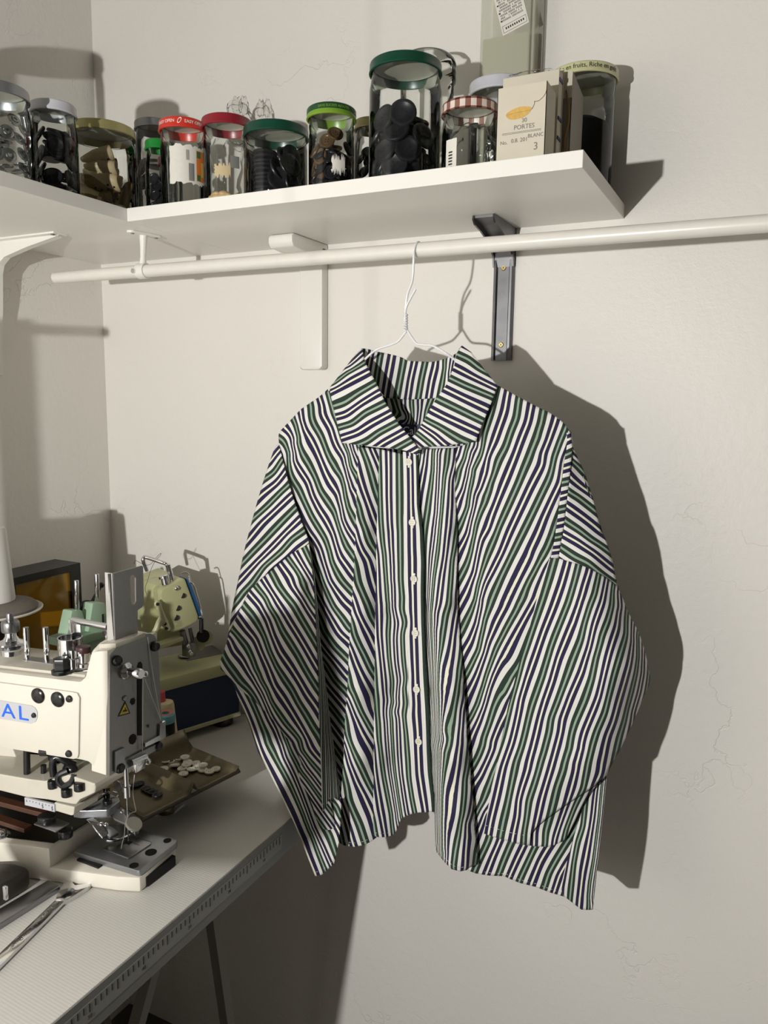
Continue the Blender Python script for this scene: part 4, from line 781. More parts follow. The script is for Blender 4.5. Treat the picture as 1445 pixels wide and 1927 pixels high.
def jar(label, x, y, rb, h, lid, rl=None, hl=0.014, name='glass_jar', group=None, shoulder=0.016, lidlabel=None, z0=None):
    z0 = ZT if z0 is None else z0
    rl = rl or rb; rn = rl-0.0028; zl = h-hl
    t = thing(name, label, 'jar', (x, y, z0), group)
    rr = min(rn, rb)
    prof = [(0, 0.0004), (rb-0.008, 0.0004), (rb-0.003, 0.0015), (rb-0.0006, 0.005), (rb, 0.011), (rb, zl-shoulder-0.006), (rb-0.0012, zl-shoulder), (rr+(rb-rr)*0.25, zl-shoulder*0.45), (rr-0.0004, zl-shoulder*0.2), (rr+0.0005, zl-0.001), (rr-0.0006, zl+hl-0.002)]
    w = 0.0024
    inn = [(max(r-w, 0), z if z > 0.004 else 0.0055) for r, z in prof if r > 0][2:]
    base = [(rb-0.0015, 0.0075), (rb-0.010, 0.0058), (0, 0.0058)]
    obj('glass_body', MB().lathe(prof, n=56).lathe(base, n=56), M_GLASS, t, angle=50, local=True)
    if lid:
        lp = [(rl-0.0012, zl), (rl+0.0007, zl+0.0005), (rl+0.0009, zl+0.0018), (rl, zl+0.0030), (rl, zl+hl-0.0028), (rl-0.0007, zl+hl-0.001), (rl-0.0025, zl+hl), (rl-0.006, zl+hl-0.0006), (rl-0.008, zl+hl-0.0016), (0, zl+hl-0.0016), (0, zl+hl-0.0026), (rl-0.0012, zl+hl-0.003)]
        o = obj('lid', MB().lathe(lp, n=56, close=False), M_LID[lid], t, angle=50, local=True)
        obj('lid_liner', MB().lathe([(0, zl+hl-.0034), (rn-.002, zl+hl-.0034), (rn-.002, zl+hl-.0042), (0, zl+hl-.0042)], n=48), M_LINER, o, local=True)
        if lidlabel: o['label'] = lidlabel
        t['lidz'] = zl
    return t
def lid_text(t, txt, size, rl, zmid, dpx_ang, m):
    a = view_ang(t.location.x, t.location.y)+dpx_ang
    lid = [c for c in t.children if c.name.startswith('lid')][0]
    M = Matrix.Translation((0, 0, zmid)) @ Matrix.Rotation(a+math.pi/2, 4, 'Z')
    obj('lid_print', bend_text(MB(), txt, size, M, rl+0.0003, 0.0001), m, lid, smooth=False, local=True)

# ---- one button of each kind, copied with shared mesh
M_BLACKBTN = mat('black_horn', srgb(34, 34, 38), 0.32, noise=(160, 0.35))
M_BROWNBTN = mat('brown_horn', srgb(92, 72, 48), 0.35, noise=(220, 0.4))
M_METALBTN = mat('snap_metal', (0.52, 0.53, 0.54), 0.28, 1.0, noise=(140, 0.2))
def button_mesh(name, r, h, m, dish=0.62, holes=True):
    b = MB().lathe([(0, 0), (r*0.9, 0), (r, h*0.3), (r, h*0.72), (r*0.95, h*0.95), (r*0.86, h), (r*0.72, h*0.92), (r*dish, h*0.62), (0, h*0.55)], n=26)
    n0 = len(b.bm.faces)
    if holes:
        for sx in (-1, 1):
            for sy in (-1, 1): b.cyl((sx*r*0.17, sy*r*0.17, h*0.5), (sx*r*0.17, sy*r*0.17, h*0.60), r*0.085, n=8)
    me = bpy.data.meshes.new(name); b.bm.to_mesh(me); b.bm.free()
    me.materials.append(m); me.materials.append(M_DARKHOLE)
    for p in me.polygons: p.material_index = 1 if p.index >= n0 else 0
    me.polygons.foreach_set('use_smooth', [True]*len(me.polygons)); me.set_sharp_from_angle(angle=math.radians(40))
    return me
def washer_mesh(name, r, h, m):
    b = MB().lathe([(r*0.30, 0), (r*0.96, 0), (r, h*0.2), (r, h*0.4), (r*0.9, h*0.55), (r*0.55, h*0.6), (r*0.45, h), (r*0.30, h)], n=24, close=True)
    me = bpy.data.meshes.new(name); b.bm.to_mesh(me); b.bm.free(); me.materials.append(m)
    me.polygons.foreach_set('use_smooth', [True]*len(me.polygons)); me.set_sharp_from_angle(angle=math.radians(40)); return me
def put(me, name, M, label, cat, group):
    o = bpy.data.objects.new(name, me); COL.objects.link(o); o.matrix_world = M
    return tag(o, label, cat, group)
def lay(x, y, z, tilt, az, spin=0.0):
    return Matrix.Translation((x, y, z)) @ Matrix.Rotation(az, 4, 'Z') @ Matrix.Rotation(tilt, 4, 'Y') @ Matrix.Rotation(spin, 4, 'Z')
def fill(me, name, r, h, J, Ri, z0, z1, n, label, group, cat='button', facing=0.55, seed=1, face_only=False):
    """n buttons inside a jar: those by the glass mostly stand on edge facing out, the rest lie in layers"""
    rd = random.Random(seed); jx, jy = J.location.x, J.location.y; va = view_ang(jx, jy); base = J.location.z
    k = 0; placed = []; tries = 0
    while k < n and tries < n*60:
        tries += 1
        z = z0+(z1-z0)*((k+rd.random())/n)
        if rd.random() < facing:     # stands against the glass on the side towards the room
            a = va+rd.uniform(-1.35, 1.35); tl = rd.uniform(1.05, 1.45)
            q = Ri-h*1.2-(1-math.cos(math.asin(min(.95, r/Ri))))*Ri*0.75
            c = (q*math.cos(a), q*math.sin(a), max(z, z0+r*0.9)); mt = lay(jx+c[0], jy+c[1], base+c[2], tl, a, rd.uniform(0, 6))
            need = r*1.25
        else:
            q = rd.uniform(0, max(0.001, Ri-r*1.02)); a = rd.uniform(0, 6.28); tl = rd.uniform(0, .35)
            c = (q*math.cos(a), q*math.sin(a), z0+(z1-z0)*rd.random()*0.94); mt = lay(jx+c[0], jy+c[1], base+c[2]+r*math.sin(tl), tl, rd.uniform(0, 6.28), 0)
            need = h*1.15
        if any((c[0]-p[0])**2+(c[1]-p[1])**2+(c[2]-p[2])**2 < ((need+p[3])*0.5)**2 for p in placed) and tries < n*55: continue
        placed.append(c+(need,)); put(me, name, mt, label, cat, group); k += 1

# two tall jars at the back of the left shelf, beyond the picture edge: they shade the side wall
jar('tall glass jar on the left shelf against the side wall', 0.150, -0.462, 0.042, 0.186, 'white', 0.042)
jar('tall glass jar on the left shelf, nearest the side wall', 0.052, -0.440, 0.042, 0.190, 'gold', 0.042)
# left shelf, from the frame edge inwards
J = jar('glass jar of shiny metal snap parts cut by the left picture edge', 0.282, -0.434, 0.0405, 0.112, 'silver', 0.038, shoulder=0.020)
fill(washer_mesh('metal_snap', 0.0088, 0.0032, M_METALBTN), 'metal_snap', 0.0088, 0.0032, J, 0.037, 0.006, 0.078, 46, 'shiny round metal snap part inside the leftmost glass jar', 'metal snap parts in the leftmost jar', 'snap fastener', .6, 3)
J = jar('glass jar of black buttons with pale silver lid, beside the metal snaps', 0.286, -0.350, 0.0300, 0.119, 'white', 0.0298)
fill(button_mesh('coat_button', 0.0150, 0.0042, M_BLACKBTN), 'coat_button', 0.015, 0.0042, J, 0.0275, 0.006, 0.083, 24, 'black button inside the silver-lidded jar next to the metal snaps', 'black buttons in the second jar from the left', seed=4)
J = jar('wide glass jar of horn toggles under a dull gold lid', 0.2635, -0.243, 0.0498, 0.124, 'gold', 0.0485, shoulder=0.012)
M_HORN = mat('horn_cream', srgb(196, 178, 140), 0.35, noise=(70, 0.28)); M_HORND = mat('horn_brown', srgb(122, 104, 66), 0.35, noise=(60, 0.35))
def toggle_mesh(name, L, r0, r1, m, bendk=0.0):
    b = MB().lathe([(0, 0), (r0*0.85, 0), (r0, 0.0012), (r0*0.99, L*0.25), (r0*0.80+r1*0.2, L*0.55), (r1*1.15, L*0.88), (r1*0.75, L*0.97), (0, L)], n=20)
    for v in b.bm.verts: v.co.x += bendk*(v.co.z/L)**2*L; v.co.y *= 0.78
    n0 = len(b.bm.faces)
    for dz in (-.0045, .0045): b.cyl((-.002, -r0*0.79, L*0.3+dz), (-.002, -r0*0.74, L*0.3+dz), 0.0016, n=10)
    me = bpy.data.meshes.new(name); b.bm.to_mesh(me); b.bm.free(); me.materials.append(m); me.materials.append(M_DARKHOLE)
    for p in me.polygons: p.material_index = 1 if p.index >= n0 else 0
    me.polygons.foreach_set('use_smooth', [True]*len(me.polygons)); return me
ta, tb = toggle_mesh('horn_toggle', 0.047, 0.0122, 0.0046, M_HORN, 0.05), toggle_mesh('horn_toggle', 0.038, 0.0110, 0.0060, M_HORND, 0.06)
va = view_ang(J.location.x, J.location.y); rx = Vector((math.cos(va+math.pi/2), math.sin(va+math.pi/2), 0)); fx = Vector((math.cos(va), math.sin(va), 0))
def tog(me, side, fwd, z, ang, yaw=0.0, lab=None, grp=None):
    c = Vector(J.location)+rx*side+fx*fwd+Vector((0, 0, z))
    d = (-rx*math.cos(ang)+Vector((0, 0, 1))*math.sin(ang)+fx*yaw).normalized()
    q = Vector((0, 0, 1)).rotation_difference(d).to_matrix().to_4x4()
    put(me, 'horn_toggle', Matrix.Translation(c) @ q, lab, 'toggle', grp)
CRE = 'pale cream horn toggle lying towards the front of the gold-lidded jar'; BRO = 'olive brown horn toggle inside the gold-lidded jar'
tog(ta, 0.014, 0.026, 0.084, -0.36, 0, 'uppermost pale horn toggle inside the gold-lidded jar')
tog(ta, 0.020, 0.026, 0.062, -0.06, 0, 'middle pale horn toggle of the three lying inside the gold-lidded jar')
tog(ta, 0.026, 0.023, 0.041, 0.24, 0, 'lowest pale horn toggle of the three lying inside the gold-lidded jar')
tog(tb, 0.024, 0.024, 0.010, 1.9, 0, 'brown drilled horn toggle standing at the right side of the gold-lidded jar')
rd = random.Random(11)
for k in range(20):
    a = rd.uniform(-1.9, 1.9); q = rd.uniform(0.012, 0.026); a = a if q*math.sin(a) > -.004 else -a
    tog(tb if k % 4 else ta, q*math.sin(a), q*math.cos(a)-.008, 0.016+0.0032*k, rd.uniform(-.15, .5)+(3.14 if q*math.sin(a) < 0 else 0)*0, rd.uniform(-.4, .4), BRO if k % 4 else CRE, 'brown toggles in the gold-lidded jar' if k % 4 else 'cream toggles in the gold-lidded jar')

J = jar('tall dark-filled glass jar with silver lid behind the red-lidded jar', 0.243, -0.105, 0.0335, 0.176, 'silver', 0.0335)
fill(button_mesh('coat_button', 0.0150, 0.0042, mat('dark_brown_horn', srgb(52, 40, 34), 0.4, noise=(160, .3))), 'coat_button', 0.015, 0.0042, J, 0.030, 0.006, 0.125, 16, 'dark button inside the tall silver-lidded jar at the back', 'dark buttons in the tall back jar', facing=.8, seed=8)
J = jar('small glass jar with bright green lid beside the red-lidded jar', 0.329, -0.195, 0.0195, 0.111, 'bright', 0.0192)
bsm = button_mesh('small_button', 0.0085, 0.0030, M_BLACKBTN)
fill(bsm, 'small_button', 0.0085, 0.003, J, 0.0172, 0.006, 0.062, 16, 'small black button inside the bright green lidded jar', 'black buttons in the small green-lidded jar', facing=.8, seed=5)
J = jar('small jar with maroon lid peeping out behind the toggle jar', 0.305, -0.142, 0.019, 0.104, 'maroon', 0.019)
# red lid, torn label
J = jar('glass jar with red lid and torn orange fruit label on the back shelf', 0.388, -0.207, 0.0330, 0.125, 'red', 0.0342, hl=0.0150)
lid_text(J, 'EASY OPEN', 0.0060, 0.0342, 0.1180, 0.52, M_INKW)
lid_text(J, 'EASY OPEN', 0.0060, 0.0342, 0.1180, -0.78, M_INKW)
a = view_ang(0.388, -0.207)-0.13
f = MB(); c_ = Vector((0.0344*math.cos(a), 0.0344*math.sin(a), 0.1185)); q = Vector((0, 0, 1)).rotation_difference(Vector((math.cos(a), math.sin(a), 0))).to_matrix().to_4x4()
f.lathe([(0.0030, 0), (0.0042, 0), (0.0042, 0.0004), (0.0030, 0.0004)], c_, 20, q @ Matrix.Diagonal((0.55, 1.1, 1, 1)), close=True)
obj('lid_emblem', f, M_INKW, [c for c in J.children if c.name.startswith('lid')][0], local=True)
def patch(R, a0, a1, z0, z1, jag=0.0, seed=0, n=26, m=10):
    rd = random.Random(seed); b = MB(); V = []
    ja = [rd.uniform(-1, 1)*jag for _ in range(m+1)]; jb = [rd.uniform(-1, 1)*jag for _ in range(n+1)]
    for i in range(n+1):
        row = []
        for k in range(m+1):
            a = a0+(a1-a0)*i/n+(ja[k]*8 if i == 0 else 0); z = z0+(z1-z0)*k/m+(jb[i] if k in (0, m) else 0)
            row.append(b.bm.verts.new((R*math.cos(a), R*math.sin(a), z)))
        V.append(row)
    for i in range(n):
        for k in range(m): b.bm.faces.new((V[i][k], V[i+1][k], V[i+1][k+1], V[i][k+1]))
    return b
va = view_ang(0.388, -0.207); RL = 0.0332
M_PAPER = mat('label_paper', srgb(226, 222, 212), 0.6, noise=(200, .05))
lab = obj('label', patch(RL, va-0.62, va+1.30, 0.034, 0.086, 0.0022, 4), M_PAPER, J, local=True); lab['label'] = 'torn white and orange paper label'
M_ORANGE = mat('print_orange', srgb(232, 122, 34), 0.5); M_LEAF = mat('print_green', srgb(58, 110, 56), 0.5); M_YEL = mat('print_yellow', srgb(236, 190, 90), 0.5)
f = MB()
for k in range(13): f.add(patch(RL+.0002, va+0.22+k*0.020, va+0.22+k*0.020+[.006, .012, .009][k % 3], 0.038, 0.062, n=1, m=1).bm)
obj('barcode', f, M_INKD, lab, local=True)
f = MB()
for k in range(5): f.add(patch(RL+.0002, va+0.12+k*0.03, va+0.135+k*0.03, 0.066, 0.080, n=1, m=1).bm)
obj('small_print', f, mat('print_grey', srgb(120, 116, 108), .6), lab, local=True)
obj('orange_print', patch(RL+.0002, va+0.58, va+1.22, 0.039, 0.081), M_ORANGE, lab, local=True)
f = MB(); f.add(patch(RL+.0004, va+0.60, va+0.80, 0.071, 0.080).bm); f.add(patch(RL+.0004, va+0.60, va+0.78, 0.040, 0.048).bm)
obj('leaf_print', f, M_LEAF, lab, local=True)
obj('fruit_print', patch(RL+.0004, va+0.82, va+1.2, 0.046, 0.066), M_YEL, lab, local=True)
# crimson lid
J = jar('nearly empty glass jar with crimson lid on the back shelf', 0.463, -0.200, 0.0342, 0.121, 'crimson', 0.0358)
va = view_ang(0.463, -0.200)
o = obj('label', patch(0.0344, va-.55, va+.12, 0.036, 0.052, 0.0035, 9), mat('old_glue', srgb(196, 178, 138), .6), J, local=True); o['label'] = 'tan scrap of old label'
o = obj('label', patch(0.0344, va+.12, va+.50, 0.048, 0.064, 0.0003, 10), mat('tape_grey', srgb(128, 128, 122), .4), J, local=True); o['label'] = 'pale square of old label'
M_BEAN = mat('wood_bead', srgb(206, 174, 122), .45, noise=(90, .15))
bm_ = MB().sph((0, 0, 0), 0.0075, 14, (1.25, .8, .62)).bm; bead = bpy.data.meshes.new('wooden_bead'); bm_.to_mesh(bead); bm_.free(); bead.materials.append(M_BEAN); bead.polygons.foreach_set('use_smooth', [True]*len(bead.polygons))
rd = random.Random(3)
for k in range(13):
    a = va+[-1.2, -.75, -.35, .1, .6, 1.1, -1.0, -.2, .8, 2.6, 3.2, 3.9, 4.3][k]; q = 0.021 if k < 9 else 0.014
    put(bead, 'wooden_bead', lay(0.463+q*math.cos(a), -0.2+q*math.sin(a), ZT+(0.0115 if k < 6 else 0.0150), rd.uniform(-.3, .3), rd.uniform(0, 6)), 'small tan wooden piece on the bottom of the crimson-lidded jar', 'bead', 'tan wooden pieces in the crimson-lidded jar')
# dark green lid
J = jar('squat glass jar of large black buttons with dark green lid', 0.547, -0.200, 0.0428, 0.098, 'green', 0.0449, shoulder=0.008)
big = button_mesh('coat_button', 0.0172, 0.0045, M_BLACKBTN)
va = view_ang(0.547, -0.2); rx = Vector((math.cos(va+math.pi/2), math.sin(va+math.pi/2), 0)); fx = Vector((math.cos(va), math.sin(va), 0)); c0 = Vector(J.location)
lb_, gp = 'large black coat button inside the dark green lidded squat jar', 'black buttons in the squat jar'
for k in range(10): put(big, 'coat_button', Matrix.Translation(c0-rx*0.015+fx*0.010+Vector((0.0006*(k % 3), 0, 0.0075+0.0058*k))) @ Matrix.Rotation(0.05*math.sin(k*2), 4, 'X'), lb_, 'button', gp)
for s_, f_, z_, tl, tw in [(.004, .022, .026, 1.35, .25), (.020, .014, .024, 1.45, 1.0), (-.002, .004, .045, 1.4, 1.35), (.008, .010, .055, 1.3, 1.2), (.014, .000, .058, 1.35, 1.0), (.020, .004, .060, 1.45, .75), (.024, -.008, .045, 1.5, .9), (-.010, -.020, .030, 1.4, .3), (.008, -.020, .034, 1.4, .6), (.018, .016, .046, 1.3, .6), (.002, .016, .040, 1.2, .9)]:
    p = c0+rx*s_+fx*f_+Vector((0, 0, z_)); put(big, 'coat_button', lay(p.x, p.y, p.z, tl, va+tw), lb_, 'button', gp)
# lime lid
J = jar('slim glass jar of mixed brown and black buttons with lime green lid', 0.641, -0.208, 0.0303, 0.107, 'lime', 0.0325, hl=0.0145)
lid = [c for c in J.children if c.name.startswith('lid')][0]
zl = J['lidz']
obj('lid_band', MB().lathe([(0.03255, zl+.0062), (0.0328, zl+.0064), (0.0328, zl+.0118), (0.0318, zl+.0136), (0.0305, zl+.0145)], n=56), M_LID['deepgreen'], lid, local=True)
lid_text(J, 'SANS SUCRES AJOUTES', 0.0042, 0.0329, zl+.0092, .1, M_LID['lime'])
fill(button_mesh('shirt_button', 0.0098, 0.0032, M_BLACKBTN), 'shirt_button', 0.0098, 0.0032, J, 0.0275, 0.006, 0.066, 30, 'black button inside the lime-lidded jar', 'black buttons in the lime-lidded jar', seed=21)
fill(button_mesh('shirt_button', 0.0105, 0.0034, M_BROWNBTN), 'shirt_button', 0.0105, 0.0034, J, 0.0275, 0.006, 0.070, 9, 'mottled brown button inside the lime-lidded jar', 'brown buttons in the lime-lidded jar', seed=26, facing=.9)
va = view_ang(.641, -.208); obj('label', patch(0.0305, va+.02, va+.62, 0.022, 0.040, 0.006, 14, 30, 6), M_PAPER, J, local=True)['label'] = 'white remains of a scraped-off label'
J = jar('glass jar with gold lid standing behind the lime-lidded jar', 0.650, -0.112, 0.0238, 0.121, 'gold', 0.0238)
fill(bsm, 'small_button', 0.0085, 0.003, J, 0.021, 0.006, 0.085, 18, 'small dark button inside the gold-lidded jar at the back', 'dark buttons in the back gold-lidded jar', facing=.8, seed=31)
# the tall one
J = jar('tall glass jar of big black coat buttons under a dark green lid', 0.740, -0.190, 0.0462, 0.153, 'green', 0.0462, shoulder=0.014, hl=0.0135)
fill(big, 'coat_button', 0.0172, 0.0045, J, 0.0432, 0.006, 0.088, 44, 'big black coat button inside the tallest green-lidded jar', 'black buttons in the tallest jar', facing=.55, seed=17)
M_CLEAR = glass('clear_plastic', (0.97, 0.975, 0.965), (0.84, 0.86, 0.84), 1.22)
t = thing('plastic_tub', 'clear plastic tub with domed lid standing behind the tallest jar', 'tub', (0.714, -0.062, ZT))
obj('tub_body', MB().lathe([(0, .0006), (.034, .0006), (.037, .006), (.0385, .185)], n=48), M_CLEAR, t, local=True)
obj('tub_lid', MB().lathe([(.0372, .178), (.0405, .179), (.0412, .182), (.0405, .186), (.0412, .190), (.0405, .194), (.0395, .198), (.041, .202), (.0395, .207), (.034, .213), (.022, .2165), (0, .217)], n=48), M_CLEAR, t, local=True)
# gingham lid and white lid
J = jar('squat glass jar holding a clear plastic bag under a gingham lid', 0.829, -0.190, 0.0338, 0.091, 'gingham', 0.0346, hl=0.0135, lidlabel='brown and white gingham lid')
M_FILM = glass('plastic_film', (0.955, 0.955, 0.95), (0.955, 0.96, 0.95), 1.14)
M_FILM.node_tree.nodes['Glossy BSDF'].inputs['Roughness'].default_value = 0.12
def crumple(mb, c, rx_, ry_, rz_, seed, amp=0.22, n=26):
    rd = random.Random(seed); b = bmesh.new(); bmesh.ops.create_icosphere(b, subdivisions=4, radius=1)
    ds = [(Vector((rd.gauss(0, 1), rd.gauss(0, 1), rd.gauss(0, 1))).normalized(), rd.uniform(2.5, 7), rd.uniform(0, 6)) for _ in range(9)]
    for v in b.verts:
        p = v.co.copy(); k = 1
        for d, fq, ph in ds: k += amp/4*abs(math.sin(fq*p.dot(d)+ph))-amp/8
        v.co = Vector((c[0]+p.x*rx_*k, c[1]+p.y*ry_*k, c[2]+p.z*rz_*k))
    mb.add(b); return mb
tag(obj('plastic_bag', crumple(MB(), (0.832, -0.190, ZT+.036), .026, .026, .029, 5, .35), M_FILM), 'crumpled clear plastic bag stuffed inside the gingham-lidded jar', 'bag')
va = view_ang(.829, -.19); o = obj('label', patch(0.0340, va-.95, va-.45, 0.004, 0.044, 0.0004, 3), M_PAPER, J, local=True); o['label'] = 'white handwritten label'
f = MB()
for k in range(7): f.add(patch(0.0342, va-.80, va-.62, 0.007+k*.0035, 0.0088+k*.0035, n=3, m=1).bm)
obj('handwriting', f, M_INKD, o, local=True)
jar('glass jar with plain white lid behind the gingham-lidded jar', 0.835, -0.098, 0.0392, 0.146, 'white', 0.0398, hl=0.0165)
t = thing('zip_bag', 'clear zip bag with a red strip standing between the two tallest jars', 'bag', (0.795, -0.040, ZT))
obj('bag_film', MB().box(-.024, .024, -.004, .004, 0.0005, .118, bev=.0015), M_FILM, t, local=True)
obj('zip_strip', MB().box(-.024, .024, -.0046, .0046, .119, .1225, bev=.0006), mat('zip_red', srgb(140, 34, 52), .4), t, local=True)['label'] = 'dark red zip strip'
# bag behind the crimson jar
t = thing('plastic_bag', 'crumpled clear plastic bag with twisted top behind the crimson-lidded jar', 'bag', (0.395, -0.085, ZT))
f = crumple(MB(), (.0, 0, .075), .040, .034, .073, 2, .4); crumple(f, (.004, -.002, .158), .022, .018, .030, 7, .5); crumple(f, (.013, 0, .186), .007, .007, .012, 8, .4); crumple(f, (.000, 0, .188), .008, .007, .011, 9, .4)
for v in f.bm.verts: v.co.z = max(v.co.z, 0.0008)
obj('bag_film', f, M_FILM, t, local=True)
# right end
J = jar('big glass jar with cream lettered lid at the right end of the shelf', 0.9375, -0.056, 0.0412, 0.158, 'cream', 0.0440, hl=0.0135, shoulder=0.020)
lid_text(J, 'Riche en fruits, Riche en goût', 0.0078, 0.0441, J['lidz']+.0072, 0.05, M_INKD)
M_BLKCLOTH = mat('black_cloth', srgb(14, 14, 16), .85)
f = MB().lathe([(0, .0062), (.034, .0062), (.0372, .012), (.0378, .075), (.034, .092), (.02, .1), (0, .1)], n=40)
tag(obj('black_cloth', f, M_BLKCLOTH), 'black fabric packed inside the cream-lidded jar', 'cloth').location = J.location
# cartons
M_CARD = mat('white_card', srgb(206, 198, 180), .7, noise=(40, .05)); M_CARDIN = mat('grey_card', srgb(158, 152, 142), .8)
def carton(name, label, x0, x1, y0, y1, h, m=None):
    t = thing(name, label, 'carton', ((x0+x1)/2, (y0+y1)/2, ZT))
    hx, hy, w = (x1-x0)/2, (y1-y0)/2, .0008
    return t, hx, hy, w
t, hx, hy, w = carton('carton', 'white card carton with a yellow seed pod drawing and stamped lettering', .8810, .9390, -.238, -.198, .086)
f = MB(); Hc = .086
f.box(-hx, hx, -hy, -hy+w, .0004, Hc); f.box(-hx, -hx+w, -hy, hy, .0004, Hc); f.box(-hx, hx, -hy, hy, .0004, .0012); f.box(-hx, hx, hy-w, hy, .0004, Hc)
obj('carton_body', f, M_CARD, t, smooth=False, local=True)
f = MB().prism([(-hy, .0004), (hy, .0004), (hy, Hc-.004), (hy-.004, Hc-.001), (-hy+.004, Hc), (-hy, Hc)], hx-w, hx, 'x')
obj('side_flap', f, M_CARD, t, smooth=False, local=True)
yf = -hy-.0003
M3 = lambda x, z: Matrix(((1, 0, 0, x), (0, 0, -1, yf), (0, 1, 0, z), (0, 0, 0, 1)))
M_STAMP = mat('stamp_grey', srgb(124, 118, 108), .7)
f = MB()
for tx, x, z, s in (('30', .004, .0475, .0065), ('PORTES', .004, .0405, .0070), ('BLANC', .018, .0295, .0058), ('No.', -.0195, .0255, .0058), ('0.8. 201', -.001, .0265, .0062), ('3', .0185, .0175, .0115)):
    text_mesh(f, tx, s, M3(x, z), .00008)
for z in (.0345, .0358): f.box(-.022, .024, yf-.0001, yf+.0003, z-.0002, z+.0002)
obj('stamped_print', f, M_STAMP, t, smooth=False, local=True)
f = MB(); pod = []
for k in range(25):
    u = k/24*2*math.pi; pod.append((-.003+.0150*math.cos(u)*(1+.06*math.sin(3*u)), .0562+.0062*math.sin(u)+.0016*math.cos(u)))
f.prism(pod[:-1], yf-.0002, yf+.0003, 'y'); obj('pod_print', f, mat('pod_yellow', srgb(206, 166, 86), .6, noise=(260, .25)), t, smooth=False, local=True)
f = MB().tube([(-.017, yf, .0555), (-.008, yf, .0566), (.003, yf, .0572), (.0115, yf, .0578), (.0145, yf, .0620), (.0155, yf, .0650), (.0150, yf, .0662), (.020, yf, .0660), (.026, yf, .0705), (.0284, yf, .076), (.0286, yf, .0855)], .00028, 5, smooth=3)
obj('stem_print', f, mat('ink_brown', srgb(120, 86, 52), .6), t, smooth=False, local=True)
t, hx, hy, w = carton('carton', 'white card carton with navy marks standing behind the seed pod carton', .871, .9405, -.190, -.172, .121)
Hc = .1215
obj('carton_body', MB().box(-hx, hx-.001, -hy, hy, .0004, Hc-.006, bev=.0004), M_CARD, t, smooth=False, local=True)
obj('back_board', MB().box(-hx, hx, hy-.0012, hy+.0002, .0004, Hc, bev=.0003), M_CARD, t, smooth=False, local=True)
M_NAVY = mat('ink_navy', srgb(26, 30, 92), .5)
for z in (.105, .062, .040): obj('navy_mark', MB().box(hx-.0011, hx+.0002, -hy+.001, hy-.002, z-.0018, z+.0018), M_NAVY, t, smooth=False, local=True)
f = crumple(MB(), (-.004, -.003, Hc-.004), .026, .0045, .004, 21, .3); obj('clear_tape', f, M_FILM, t, local=True)
t, hx, hy, w = carton('carton', 'open grey card carton showing its plain side, beside the cream-lidded jar', .894, .9490, -.164, -.102, .121)
Hc = .121
f = MB(); f.prism([(-hy, .0004), (hy, .0004), (hy, Hc-.010), (-hy, Hc)], hx-w, hx, 'x'); f.box(-hx, hx, -hy, -hy+w, .0004, Hc-.004); f.box(-hx, -hx+w, -hy, hy, .0004, Hc-.012); f.box(-hx, hx, -hy, hy, .0004, .0012); f.box(-hx, hx, hy-w, hy, .0004, Hc-.012)
obj('carton_body', f, M_CARDIN, t, smooth=False, local=True)
obj('top_flap', MB().box(hx-.020, hx, -hy-.0006, -hy, Hc-.030, Hc+.0, M=None), M_CARD, t, smooth=False, local=True)
f = MB().tube([(hx-.003, -hy-.001, .012), (hx-.006, -hy-.002, .040), (hx-.002, -hy-.003, .070), (hx-.007, -hy-.001, .1)], [.001, .002, .0018, .001], 8, smooth=4)
obj('brown_paper', f, mat('brown_paper', srgb(140, 112, 68), .8), t, local=True)
# translucent plastic container with a tilted label
M_TRANS = bpy.data.materials.new('milky_plastic'); M_TRANS.use_nodes = True
b_ = M_TRANS.node_tree.nodes['Principled BSDF']; b_.inputs['Base Color'].default_value = srgb(214, 214, 196)+(1,); b_.inputs['Roughness'].default_value = .3; b_.inputs['Alpha'].default_value = .5
xa, xb, ya, yb_ = .788, .861, -.052, -.008
t = thing('plastic_canister', 'tall milky plastic canister with a tilted printed label at the top of the picture', 'canister', ((xa+xb)/2, (ya+yb_)/2, ZT))
hx, hy = (xb-xa)/2, (yb_-ya)/2
f = MB().box(-hx, hx, -hy, hy, .0008, .33, bev=.004); obj('canister_wall', f, M_TRANS, t, local=True)
f = MB().box(-hx+.003, hx-.003, -hy+.003, hy-.003, .004, .229, bev=.003); obj('contents', f, mat('pale_contents', srgb(176, 172, 138), .6), t, local=True)['label'] = 'pale yellow contents up to the middle'
f = MB().box(hx-.001, hx+.003, -hy+.006, -hy+.012, .004, .328, bev=.001); obj('side_rib', f, M_TRANS, t, local=True)
yf = -hy-.0006
Mt = Matrix.Translation((.001, 0, .281)) @ Matrix.Rotation(math.radians(-17), 4, 'Y')
o = obj('label', MB().box(-.019, .019, yf-.0002, yf, -.052, .052, M=Mt), M_PAPER, t, smooth=False, local=True)
f = MB()
rd = random.Random(5)
z = .046; row = 0
while z > -.036:
    x = -.016
    if row % 3 == 1: f.cyl(Mt @ Vector((-.0165, yf-.0003, z)), Mt @ Vector((-.0165, yf-.0006, z)), .0010, n=8)
    while x < .0155:
        wv_ = rd.uniform(.0006, .0012)
        if rd.random() < .88:
            f.box(x, x+wv_*1.2, yf-.0004, yf-.0002, z-.0010, z-.0004, M=Mt); f.box(x, x+wv_*1.2, yf-.0004, yf-.0002, z+.0004, z+.0009, M=Mt); f.box(x+wv_*.4, x+wv_*.8, yf-.0004, yf-.0002, z-.0012, z+.0011, M=Mt)
        x += wv_*1.2+.0005
    z -= .0036; row += 1
for q in ((-.017, .017, -.040, -.0404), (-.017, .017, -.049, -.0494), (-.017, .017, .0050, .0047)): f.box(q[0], q[1], yf-.0004, yf-.0002, q[3], q[2], M=Mt)
for q in (-.017, .0166): f.box(q, q+.0004, yf-.0004, yf-.0002, -.0494, -.040, M=Mt)
